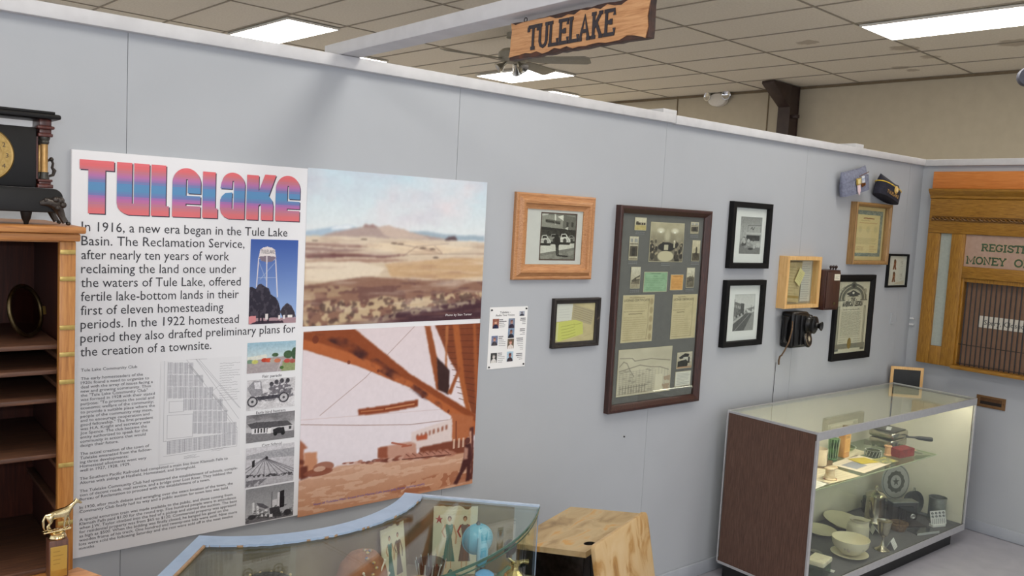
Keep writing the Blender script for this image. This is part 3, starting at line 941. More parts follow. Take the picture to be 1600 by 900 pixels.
for k in range(34):
    f_ = k / 33; x_ = 540 + 164 * f_ + random.uniform(-3, 3); y_ = 725 - 15 * f_ + random.uniform(-3, 2); s_ = 2.5 + 3.5 * f_
    p.ell((x_, y_), s_ * random.uniform(1, 2), s_ * random.uniform(.5, .9), random.choice([(140, 78, 62), (176, 120, 100), (112, 60, 48), (206, 166, 150)]), .85, .5)
for k in range(7):
    x_ = 636 + k * 10; y_ = 714 - k * .9
    p.poly([(x_ - 8, y_ + 4), (x_ - 6, y_), (x_ - 2, y_ - 5), (x_ + 3, y_ - 6), (x_ + 7, y_), (x_ + 8, y_ + 3)], (184, 130, 112), .95); p.line([(x_ - 2, y_ - 4), (x_ + 5, y_ + 1)], 1.4, (116, 64, 52)); p.line([(x_ - 8, y_ + 4), (x_ + 8, y_ + 3)], 1.6, (96, 50, 42))
p.poly([(468, 684), (482, 698), (476, 700), (476, 742), (468, 746)], (166, 104, 78)); p.poly([(468, 716), (489, 719), (489, 722), (468, 724)], (112, 58, 44))
p.poly([(476, 706), (496, 704), (496, 736), (476, 742)], (198, 140, 108)); p.poly([(470, 728), (482, 726), (482, 744), (470, 748)], (108, 56, 44))
p.ell((506, 728), 16, 8, (156, 100, 80), .9); p.ell((498, 736), 22, 6, (138, 78, 60), .9); p.ell((500, 731), 9, 4, (214, 180, 160), .8)
p.poly([(733, 670), (740, 668), (738, 750), (732, 752)], (90, 46, 40)); p.poly([(733, 675), (736, 675), (735, 740), (733, 742)], (212, 164, 140))
p.ell((730, 690), 4, 5, (96, 52, 46)); p.poly([(726, 696), (735, 694), (737, 716), (736, 724), (733, 752), (727, 754), (729, 730), (722, 742), (714, 758), (708, 757), (718, 738), (724, 716)], (72, 34, 34))
p.poly([(725, 700), (731, 702), (730, 718), (724, 720)], (206, 160, 140), .8)
p.grain(4, 60, 50); r2 = rest(q2); put_pic('street_photo', p, r2, Yp, t)
a = at_y(489, 790, YP); b_ = at_y(663, 758, YP)
lettering('photo_caption', [('View of Tulelake Main Street from Marina Cafe (now Jolly Kone, looking south)', a.x, a.z, .0085, b_.x - a.x)], paint('blue_ink', (112, 92, 168), .4, 3), t, T(0, Yp - .0006, 0) @ PW, world=True)

# water tower photograph
q3 = ((392, 374), (466, 375), (462, 503), (388, 508))
def z3(l): return [(380 + a / 6, 370 + b / 6) for a, b in l]
p = Pic(120, 190, q3).grad((62, 92, 168), (158, 184, 226), 0, .95); p.warp(.006, 26, 0)
W_ = (226, 218, 220)
for l in ([(147, 200), (125, 470)], [(305, 215), (320, 560)], [(222, 180), (220, 470)]): p.line(z3(l), 2.4, W_)
for l in ([(150, 240), (225, 430)], [(300, 240), (160, 400)], [(140, 385), (310, 380)]): p.line(z3(l), .9, (200, 206, 220), .8)
p.poly(z3([(160, 125), (190, 102), (230, 95), (270, 102), (298, 125), (308, 200), (280, 228), (225, 240), (175, 228), (148, 200)]), (230, 222, 222))
p.poly(z3([(148, 196), (165, 185), (230, 180), (290, 184), (308, 196), (280, 228), (225, 240), (175, 228)]), (130, 116, 130))
p.line(z3([(222, 185), (222, 250)]), 3, W_)
DK = (44, 40, 54)
tr = p.mask(z3([(40, 480), (80, 470), (120, 490), (140, 450), (170, 440), (210, 470), (240, 480), (260, 540), (310, 570), (335, 620), (350, 700), (340, 760), (40, 790)]))
p.blend(tr, DK); p.blend(tr * (p.noise(18, 24) > .56), (72, 66, 78), .8)
tr = p.mask(z3([(345, 700), (370, 650), (410, 615), (450, 640), (480, 700), (490, 740), (380, 770)]))
p.blend(tr, (58, 52, 62)); p.blend(tr * (p.noise(18, 24) > .56), (86, 80, 88), .7)
p.poly(z3([(40, 770), (500, 745), (500, 840), (40, 850)]), (170, 140, 148))
p.poly(z3([(50, 750), (120, 742), (118, 810), (50, 820)]), (212, 138, 142)); p.poly(z3([(130, 790), (370, 780), (380, 800), (60, 835), (60, 825)]), (60, 46, 60))
for l in ([(150, 700), (148, 800)], [(235, 740), (232, 795)], [(180, 740), (180, 800)]): p.line(z3(l), 4, (40, 34, 46))
p.rect(.34, .88, .40, .95, (220, 214, 214)); p.rect(.62, .9, .66, .95, (230, 224, 226)); p.rect(.72, .9, .76, .95, (230, 224, 226)); p.rect(.82, .9, .92, .93, (236, 232, 232))
r3 = rest(q3); put_pic('water_tower_photo', p, r3, Yp, t)
a, b_ = at_y(407.5, 396, YP), at_y(429, 396, YP)
lettering('tank_lettering', [('TULELAKE', a.x, a.z, .0125, b_.x - a.x)], paint('tank_ink', (70, 64, 76), .5, 3), t, T(0, Yp - .0005, 0) @ PW, world=True)

# column of five small photographs
def z6(l): return [(380 + a / 3, 520 + b / 3) for a, b in l]
qa = ((387, 537), (462, 531), (461, 577), (385, 585))
p = Pic(130, 84, qa).grad((150, 186, 206), (206, 218, 218), 0, .6)
p.poly(z6([(15, 130), (245, 100), (245, 200), (15, 200)]), (170, 160, 162)); p.poly(z6([(175, 200), (185, 130), (245, 120), (245, 190)]), (146, 156, 112))
p.poly(z6([(20, 118), (110, 100), (112, 120), (20, 135)]), (222, 222, 212)); p.ell(z6([(150, 102)])[0], 5, 3, (70, 96, 66)); p.ell(z6([(210, 98)])[0], 7, 6, (66, 92, 62)); p.ell(z6([(240, 92)])[0], 5, 9, (60, 86, 60))
for x_, c in ((32, (120, 150, 130)), (55, (196, 196, 110)), (100, (186, 66, 48)), (118, (206, 84, 56)), (140, (180, 170, 160)), (160, (200, 120, 90)), (205, (190, 80, 70)), (230, (170, 90, 80))): p.ell(z6([(x_, 128 if x_ > 60 else 138)])[0], 5, 3.2, c)
p.ell(z6([(180, 160)])[0], 3, 2.5, (70, 104, 50)); p.line(z6([(150, 200), (180, 125)]), 3, (190, 184, 186))
p.grain(14, 30, 20); put_pic('parade_photo', p, rest(qa), Yp, t)
qb = ((387, 595), (461, 588), (460, 634), (384, 642))
p = Pic(130, 92, qb, (206, 204, 208)); p.grain(26, 8, 8)
D2 = (70, 68, 74)
p.poly(z6([(20, 262), (50, 228), (85, 228), (92, 290), (40, 300)]), (150, 148, 154)); p.poly(z6([(52, 234), (80, 232), (82, 262), (56, 264)]), (216, 214, 220))
for x_, y_ in ((132, 240), (155, 230), (180, 224), (207, 222)): p.ell(z6([(x_, y_)])[0], 3.2, 3.6, D2); p.poly(z6([(x_ - 14, y_ + 6), (x_ + 14, y_ + 6), (x_ + 18, y_ + 60), (x_ - 18, y_ + 60)]), (104, 100, 108), .9, 14)
p.poly(z6([(30, 296), (120, 276), (230, 255), (235, 300), (120, 318), (40, 322)]), (120, 118, 124), .9, 18)
p.poly(z6([(60, 300), (180, 285), (180, 300), (70, 316)]), (60, 58, 66), .9)
for x_, y_ in ((42, 323), (188, 300)):
    p.ell(z6([(x_, y_)])[0], 8, 8, (56, 54, 60)); p.ell(z6([(x_, y_)])[0], 6, 6, (190, 188, 192)); p.ell(z6([(x_, y_)])[0], 2, 2, (70, 68, 74))
p.grain(26, 40, 30); put_pic('hunters_photo', p, rest(qb), Yp, t)
qc = ((385, 650), (460, 641), (460, 683), (384, 693))
p = Pic(130, 80, qc).grad((120, 118, 122), (186, 184, 188), 0, .5); p.grain(22, 4, 6)
p.poly(z6([(15, 470), (240, 455), (240, 515), (15, 520)]), (128, 126, 130)); p.poly(z6([(20, 430), (60, 420), (205, 410), (230, 430), (130, 445), (40, 452)]), (84, 82, 86))
p.poly(z6([(40, 450), (130, 444), (130, 468), (40, 475)]), (222, 220, 224)); p.poly(z6([(130, 442), (232, 430), (232, 455), (130, 468)]), (206, 204, 208))
for k in range(5): p.poly(z6([(52 + k * 14, 450 - k), (60 + k * 14, 450 - k), (60 + k * 14, 470 - k), (52 + k * 14, 470 - k)]), (52, 50, 54))
p.poly(z6([(112, 450), (130, 444), (130, 470), (112, 472)]), (232, 230, 232)); p.poly(z6([(138, 452), (160, 442), (190, 440), (196, 466), (140, 474)]), (44, 42, 46)); p.ell(z6([(150, 472)])[0], 3, 3, (30, 30, 32)); p.ell(z6([(185, 468)])[0], 3, 3, (30, 30, 32))
p.poly(z6([(212, 436), (224, 434), (224, 448), (212, 450)]), (70, 68, 72))
p.blend(np.clip(p.noise(5, 6, 4) - .5, 0, 1) * 2.4 * (p.V < .42), (90, 88, 92), .8); p.grain(16, 44, 30); put_pic('school_photo', p, rest(qc), Yp, t)
qd = ((384, 700), (459, 692), (459, 752), (383, 761))
p = Pic(130, 104, qd).grad((206, 204, 210), (176, 174, 180), 0, 1)
p.poly(z6([(15, 575), (100, 555), (240, 540), (240, 580), (15, 590)]), (150, 150, 156), .7)
for k in range(11): p.line(z6([(100, 585), (-40 + k * 34, 665)]), 1.8, (92, 90, 96), .8)
p.poly(z6([(15, 662), (235, 655), (235, 668), (15, 676)]), (60, 58, 62), .9, 22)
p.poly(z6([(40, 600), (54, 592), (52, 625), (40, 628)]), (38, 36, 40)); p.ell(z6([(108, 585)])[0], 2, 2.6, (50, 48, 52))
p.poly(z6([(15, 690), (110, 680), (70, 714), (15, 716)]), (104, 102, 108), .8, 20)
p.grain(24, 40, 34); put_pic('field_photo', p, rest(qd), Yp, t)
qe = ((384, 765), (459, 753), (458, 806), (383, 818))
p = Pic(130, 104, qe).grad((136, 136, 140), (176, 176, 180), 0, .8)
p.poly(z6([(12, 868), (236, 836), (236, 880), (12, 895)]), (112, 110, 114)); p.poly(z6([(165, 745), (190, 736), (190, 815), (165, 822)]), (40, 38, 42)); p.poly(z6([(158, 750), (168, 746), (168, 820), (158, 824)]), (214, 212, 216))
p.poly(z6([(134, 784), (156, 778), (156, 820), (134, 824)]), (206, 204, 208)); p.line(z6([(132, 746), (130, 830)]), 1.6, (70, 68, 72))
for x_, y_, w_, h_ in ((48, 812, 9, 40), (68, 824, 10, 34), (88, 842, 8, 22), (106, 836, 11, 28)):
    for j in range(6):
        g_ = (170, 206, 224, 214, 186, 146)[j]; xa, xb = x_ - w_ + 2 * w_ * j / 6, x_ - w_ + 2 * w_ * (j + 1) / 6
        p.poly(z6([(xa, y_ - h_ / 2 + 2), (xb, y_ - h_ / 2 + 2), (xb, y_ + h_ * .8), (xa, y_ + h_ * .8)]), (g_, g_, g_ + 3))
    p.poly(z6([(x_ - w_ - 1, y_ - h_ / 2 + 3), (x_, y_ - h_ / 2 - 7), (x_ + w_ + 1, y_ - h_ / 2 + 3)]), (150, 150, 154))
p.poly(z6([(40, 852), (130, 842), (180, 850), (230, 840), (232, 850), (120, 868), (40, 866)]), (70, 70, 72), .85, 26)
p.poly(z6([(60, 796), (90, 800), (120, 818), (100, 824), (70, 812)]), (92, 90, 96)); p.poly(z6([(120, 822), (165, 812), (178, 858), (125, 862)]), (62, 60, 64)); p.poly(z6([(120, 850), (136, 848), (136, 862), (120, 864)]), (224, 222, 226)); p.ell(z6([(205, 842)])[0], 6, 5, (54, 52, 56)); p.ell(z6([(40, 862)])[0], 6, 3.5, (58, 56, 60))
p.blend((p.noise(16, 30) > .62) * (p.V > .6), (66, 66, 68), .6); p.grain(14, 44, 38); put_pic('silo_photo', p, rest(qe), Yp, t)
L_ = []
for s, x0_, y0_, x1_, y1_ in (('Fair parade', 410, 589, 440, 586), ('Early bird hunters', 400, 646, 446, 641), ('Carr School', 409, 697, 440, 692)):
    a, b_ = at_y(x0_, y0_, YP), at_y(x1_, y1_, YP)
    lettering('caption', [(s, a.x, a.z - .003, .0098, b_.x - a.x)], INKS, t, T(0, YP - .0008, 0) @ PW, world=True)
# street plan
qp = ((250, 566), (376, 555), (376, 712), (249, 725))
def z7(l): return [(240 + a / 5, 550 + b / 5) for a, b in l]
p = Pic(300, 380, qp, (229, 229, 233))
G_ = (150, 150, 158)
for l in ([(80, 70), (400, 55)], [(80, 70), (78, 690), (100, 685)], [(105, 85), (100, 380)], [(45, 90), (45, 870), (160, 858)], [(80, 805), (655, 740)], [(105, 490), (105, 670), (300, 655), (300, 480), (105, 490)], [(118, 385), (230, 380), (228, 460), (118, 468), (118, 385)],
          [(210, 20), (660, 600)], [(285, 20), (665, 520)], [(320, 60), (665, 430)], [(240, 100), (650, 610)], [(340, 60), (680, 440)], [(380, 355), (500, 260)], [(400, 340), (420, 325)], [(655, 610), (655, 735)], [(78, 690), (655, 630)]): p.line(z7(l), 1.1, G_, .8)
def diag(y): return 250 + (y - 100) * .80
for c in range(14):
    x0_ = 108 + c * 39
    for r_ in range(7):
        y0_, y1_ = 90 + r_ * 92, 90 + r_ * 92 + 82
        if r_ == 6: y0_, y1_ = 690 - c * 4.5, 785 - c * 4.5
        if r_ < 6 and x0_ + 30 > diag(y1_): continue
        if r_ == 3 and x0_ < 225: continue
        if r_ in (4, 5) and x0_ < 300: continue
        u0, v0 = p.m(z7([(x0_, y0_)])[0]); u1, v1 = p.m(z7([(x0_ + 30, y1_)])[0])
        p.rect(u0, v0, u1, v1, (204, 204, 210), .9); p.rect((u0 + u1) / 2 - .003, v0, (u0 + u1) / 2 + .003, v1, G_, .8)
        for k in range(9): p.rect(u0, v0 + (v1 - v0) * k / 8 - .001, u1, v0 + (v1 - v0) * k / 8 + .0014, (160, 160, 168), .8)
        p.rect(u0 - .002, v0, u0 + .002, v1, G_, .8); p.rect(u1 - .002, v0, u1 + .002, v1, G_, .8)
for s_ in range(26):
    x_ = 258 + s_ * 4.4; y_ = 110 + s_ * 5; p.line(z7([(x_, y_), (x_ + 14, y_ - 8)]), 1.0, (110, 110, 118), .8)
    x_ = 445 + s_ * 4.6; y_ = 330 + s_ * 5.4; p.line(z7([(x_, y_), (x_ + 16, y_ - 8)]), 1.0, (110, 110, 118), .8)
p.script((.72, .05, .98, .44), 16, (140, 140, 148), .8, 1.2); p.script((.3, .935, .52, .97), 3, (140, 140, 148), .8, 1.2); p.script((.64, .9, .9, .93), 2, (140, 140, 148), .8, 1.2)
put_pic('town_plan', p, rest(qp), Yp + .0002, t)

# ================================================================== sheet of portraits
ax0, ax1, az0, az1 = 1.419, 1.623, 1.2305, 1.4895
t = thing('notice_sheet', 'white sheet of tiny colour portraits headed audio tour voices, pinned beside the poster', 'notice', ((ax0 + ax1) / 2, 0, az0))
bm = new(); box(bm, ax0, ax1, -.0022, -.0004, az0, az1)
obj('sheet', bm, paint('paper_white', (236, 236, 236), .6, 1, 10), t, 0, world=True)
za = lambda a, b: (755 + a / 7.5, 460 + b / 7.5)
def wl(a, b): return at_y(*za(a, b), -.002)
for k, (x_, y_, c1, c2, c3) in enumerate(((112, 288, (150, 92, 78), (38, 44, 74), (206, 160, 136)), (97, 488, (120, 130, 160), (70, 64, 70), (190, 140, 120)), (88, 690, (60, 60, 60), (220, 218, 214), (206, 200, 196)),
                                          (298, 282, (120, 130, 150), (54, 44, 60), (170, 130, 120)), (292, 398, (130, 150, 176), (44, 44, 54), (150, 110, 96)), (286, 522, (110, 96, 80), (224, 214, 208), (212, 160, 144)), (278, 672, (170, 196, 214), (60, 50, 56), (146, 92, 84)), (425, 196, (170, 176, 190), (60, 62, 74), (130, 126, 136)))):
    w_, h_ = (68, 110) if k < 7 else (58, 54)
    P0, P1 = wl(x_, y_), wl(x_ + w_, y_ + h_)
    p = Pic(24, 36, None, c1)
    p.ell((.5, .40), .2, .17, c3); p.ell((.5, .95), .42, .38, c2); p.ell((.5, .25), .2, .08, tuple(max(0, v_ - 60) for v_ in c3), .7); p.grain(26, 6, 8)
    put_pic('portrait', p, (P0.x, P1.x, P1.z, P0.z), -.0028, t)
L_ = []
for s, x_, y_, x2 in (('Tulelake -', 195, 222, 320), ('Audio Tour Voices', 145, 258, 365)):
    a, b_ = wl(x_, y_), wl(x2, y_); L_.append((s, a.x, a.z, .0085, b_.x - a.x))
lettering('heading', L_, INK, t, T(0, -.0028, 0) @ PW, world=True)
for x_, y_, ws in ((190, 298, (45, 85, 55, 70, 62)), (182, 495, (55, 45, 60, 80, 80, 80)), (172, 690, (50, 48, 80, 80, 60, 50)), (420, 280, (60, 65, 40, 40)), (412, 405, (60, 62, 30, 60)), (390, 515, (78, 76, 70, 70, 60, 40, 35)), (380, 695, (70, 76, 60, 40))):
    bm = new()
    for k, w_ in enumerate(ws):
        hh = .0018 if k < 2 else .0009
        xa = x_ if x_ < 250 else x_ + 78 - w_
        a, b_ = wl(xa, y_ + k * 21), wl(xa + w_, y_ + k * 21)
        n_ = max(2, int(w_ / 12))
        for j in range(n_): box(bm, a.x + (b_.x - a.x) * j / n_, a.x + (b_.x - a.x) * (j + .72) / n_, -.0029, -.0023, a.z - hh, a.z + hh)
    obj('small_print', bm, INKS, t, 0, world=True)
for x_, z_ in ((ax0 + .009, az1 - .011), (ax1 - .009, az1 - .009), (ax0 + .009, az0 + .009), (ax1 - .009, az0 + .011)):
    bm = new(); lathe(bm, [(0, .006), (.003, .005), (.004, .001), (.002, 0)], 12, T(x_, -.0022, z_) @ FRONT)
    obj('push_pin', bm, paint('pin_black', (30, 30, 34), .3, 3), t, world=True)

# ================================================================== framed things on the partition
OAKF = wood('golden_oak_frame', (150, 98, 58), (182, 128, 82), (206, 156, 108), 0, 3, .35)
DARKF = wood('dark_walnut_frame', (38, 24, 22), (58, 34, 29), (84, 48, 38), 2, 3, .3)
BLACKF = paint('black_frame', (16, 16, 17), .6, 3, 20, spec=.2)
WORNF = blotch('worn_black_frame', [(0.3, (26, 22, 20)), (0.68, (44, 36, 32)), (0.8, (120, 106, 86))], 40, .5, stretch=(1, 1, 1))
PINE = wood('pale_pine', (206, 158, 96), (222, 178, 116), (236, 196, 138), 2, 1.6, .4)
GREYF = wood('grey_brown_frame', (92, 78, 66), (124, 106, 88), (150, 130, 104), 2, 2, .45)
GOLDF = wood('gold_brown_frame', (128, 92, 48), (160, 120, 68), (184, 144, 88), 2, 2, .4)
MATW = paint('mat_board_white', (214, 212, 212), .8, 2, 30)
PGLASS = glass('picture_glass', (250, 252, 250), 1.35)
def framed(name, label, cat, rect, depth, prof, fmat, backing=MATW, back_y=-.006, glass_y=None, sight=None):
    """rect = outer x0, x1, z0, z1 on the wall; prof = (inset, y) list"""
    x0, x1, z0, z1 = rect
    w, h = x1 - x0, z1 - z0
    t = thing(name, label, cat, ((x0 + x1) / 2, -.0004, z0))
    bm = new(); frame_ring(bm, w, h, prof, T(0, 0, h / 2))
    obj('frame', bm, fmat, t, 25)
    ins = max(i for i, y in prof)
    bm = new(); box(bm, -w / 2 + ins - .004, w / 2 - ins + .004, back_y + .001, back_y + .004, ins - .004, h - ins + .004)
    obj('backing', bm, backing, t, 0)
    if glass_y is not None:
        bm = new(); box(bm, -w / 2 + ins - .003, w / 2 - ins + .003, glass_y - .001, glass_y + .001, ins - .003, h - ins + .003)
        obj('glass', bm, PGLASS, t, 0)
    return t
def mat_window(t, rect, hole, y0, y1, mat, bev=.002):
    """mat board with a bevelled opening"""
    x0, x1, z0, z1 = rect; a0, a1, b0, b1 = hole
    bm = new()
    for X0, X1, Z0, Z1 in ((x0, a0, z0, z1), (a1, x1, z0, z1), (a0, a1, z0, b0), (a0, a1, b1, z1)): box(bm, X0, X1, y0, y1, Z0, Z1)
    return obj('mat_board', bm, mat, t, 0, True)

# oak frame with street photograph
R_ = (1.518, 1.976, 1.604, 1.970)
t = framed('oak_picture_frame', 'wide moulded golden oak frame around a black and white street photo of parked cars', 'picture frame', R_, .03,
           [(0, 0), (0, -.016), (.006, -.020), (.016, -.018), (.020, -.022), (.032, -.030), (.042, -.028), (.046, -.020), (.062, -.013), (.066, -.013), (.066, 0)], OAKF, back_y=-.004, glass_y=-.0105)
hole = (1.668, 1.872, 1.691, 1.889)
mat_window(t, (R_[0] + .062, R_[1] - .062, R_[2] + .062, R_[3] - .062), hole, -.0085, -.0055, MATW)
bm = new(); frame_ring(bm, hole[1] - hole[0] + .008, hole[3] - hole[2] + .008, [(0, -.0086), (.005, -.0092), (.005, -.0075), (0, -.0075)], T((hole[0] + hole[1]) / 2, 0, (hole[2] + hole[3]) / 2))
obj('mat_lip', bm, paint('mat_lip_brown', (84, 62, 56), .7, 4), t, 0, True)
def zf(l): return [(800 + a / 6, 290 + b / 6) for a, b in l]
p = Pic(130, 180, ((848, 333), (902, 334), (898, 405), (843, 406)), (120, 118, 112))
p.poly(zf([(285, 265), (610, 265), (605, 410), (280, 385)]), (150, 148, 140)); p.poly(zf([(490, 270), (605, 290), (600, 410), (485, 395)]), (112, 110, 104))
p.poly(zf([(285, 262), (360, 262), (350, 275), (285, 285)]), (224, 222, 214)); p.poly(zf([(410, 262), (424, 262), (424, 360), (410, 360)]), (226, 224, 216)); p.poly(zf([(440, 290), (494, 270), (492, 326)]), (232, 230, 222))
p.poly(zf([(326, 312), (462, 330), (462, 362), (326, 345)]), (96, 94, 88))
p.line(zf([(330, 330), (402, 340)]), 4.5, (46, 44, 42)); p.line(zf([(424, 345), (456, 350)]), 4.5, (46, 44, 42))
for x_ in (520, 566): p.poly(zf([(x_, 335), (x_ + 20, 338), (x_ + 18, 384), (x_ - 2, 380)]), (60, 58, 56))
p.poly(zf([(280, 385), (605, 410), (600, 470), (275, 470)]), (44, 42, 40)); p.poly(zf([(505, 396), (536, 380), (532, 410)]), (210, 208, 200))
p.poly(zf([(275, 415), (600, 420), (600, 470), (275, 470)]), (66, 64, 60), .8, 14)
p.poly(zf([(270, 560), (590, 535), (590, 580), (265, 640)]), (214, 212, 204)); p.poly(zf([(265, 640), (590, 575), (585, 690), (262, 690)]), (130, 128, 122))
p.poly(zf([(262, 665), (590, 600), (588, 640), (420, 690), (262, 690)]), (160, 158, 150), .6, 10)
def car(x, y, k, c, dk=(40, 38, 36)):
    p.poly(zf([(x - 48 * k, y + 20 * k), (x - 50 * k, y - 6 * k), (x - 30 * k, y - 20 * k), (x - 22 * k, y - 52 * k), (x + 14 * k, y - 56 * k), (x + 30 * k, y - 30 * k), (x + 52 * k, y - 4 * k), (x + 52 * k, y + 20 * k)]), c)
    p.poly(zf([(x - 24 * k, y - 24 * k), (x - 18 * k, y - 46 * k), (x + 12 * k, y - 48 * k), (x + 20 * k, y - 28 * k)]), dk)
    p.poly(zf([(x - 50 * k, y + 18 * k), (x + 52 * k, y + 18 * k), (x + 46 * k, y + 40 * k), (x - 44 * k, y + 40 * k)]), dk); p.ell(zf([(x + 4 * k, y + 6 * k)])[0], 2.6 * k, 3.4 * k, dk, .8)
    p.line(zf([(x - 40 * k, y + 2 * k), (x - 10 * k, y - 2 * k)]), 1.2, dk, .6); p.line(zf([(x + 22 * k, y - 22 * k), (x + 40 * k, y + 12 * k)]), 1.2, dk, .6)
car(565, 500, .75, (150, 148, 142)); car(400, 505, 1.0, (146, 144, 138)); car(318, 520, 1.05, (206, 204, 198)); car(498, 505, 1.1, (222, 220, 214))
p.poly(zf([(405, 478), (440, 465), (460, 490), (462, 540), (445, 560), (445, 650), (418, 655), (416, 560), (402, 530)]), (28, 26, 26)); p.ell(zf([(428, 470)])[0], 2.6, 3, (20, 20, 20)); p.poly(zf([(420, 645), (540, 655), (520, 668), (430, 660)]), (34, 32, 32)); p.line(zf([(432, 580), (430, 650)]), 1.4, (120, 116, 110))
p.grain(14, 40, 50); put_pic('photo', p, hole, -.0052, t)

# small worn frame of handwritten papers
R_ = (1.761, 2.047, 1.300, 1.520)
t = framed('small_black_frame', 'small worn black frame of handwritten white and yellow papers beside the portrait sheet', 'picture frame', R_, .02, [(0, 0), (0, -.019), (.004, -.021), (.010, -.020), (.013, -.014), (.022, -.012), (.024, -.010), (.024, 0)], WORNF, paint('aged_paper', (206, 190, 150), .8, 5), -.004, -.008)
pp = Pic(170, 130, ((874, 475), (933, 472), (926, 532), (867, 540)), (204, 188, 146))
zg = lambda l: [(755 + a / 7.5, 460 + b / 7.5) for a, b in l]
pp.grain(14, 6); pp.poly(zg([(885, 110), (1085, 115), (1055, 310), (880, 340)]), (222, 220, 216)); pp.poly(zg([(1090, 115), (1320, 190), (1270, 360), (1060, 300)]), (186, 172, 142)); pp.poly(zg([(870, 350), (1100, 305), (1180, 330), (1175, 470), (890, 580), (850, 560)]), (214, 214, 118))
pp.poly(zg([(885, 360), (905, 350), (880, 570), (855, 560)]), (226, 224, 190), .6)
for k in range(6): pp.line(zg([(1100 - k * 4, 140 + k * 26), (1200 - k * 4, 172 + k * 26), (1300 - k * 6, 204 + k * 26)]), .9, (110, 98, 84), .75)
for k in range(4): pp.line(zg([(920, 190 + k * 32), (1040, 178 + k * 32)]), .8, (170, 166, 166), .6)
for k in range(5): pp.line(zg([(930, 400 + k * 36), (1010, 380 + k * 36), (1090, 356 + k * 33)]), 1.0, (120, 122, 56), .8)
pp.line(zg([(1080, 370), (1170, 340)]), 1.0, (120, 122, 56), .7); pp.line(zg([(1180, 500), (1280, 450)]), .8, (160, 140, 110), .6)
put_pic('papers', pp, (R_[0] + .023, R_[1] - .023, R_[2] + .023, R_[3] - .023), -.0056, t)

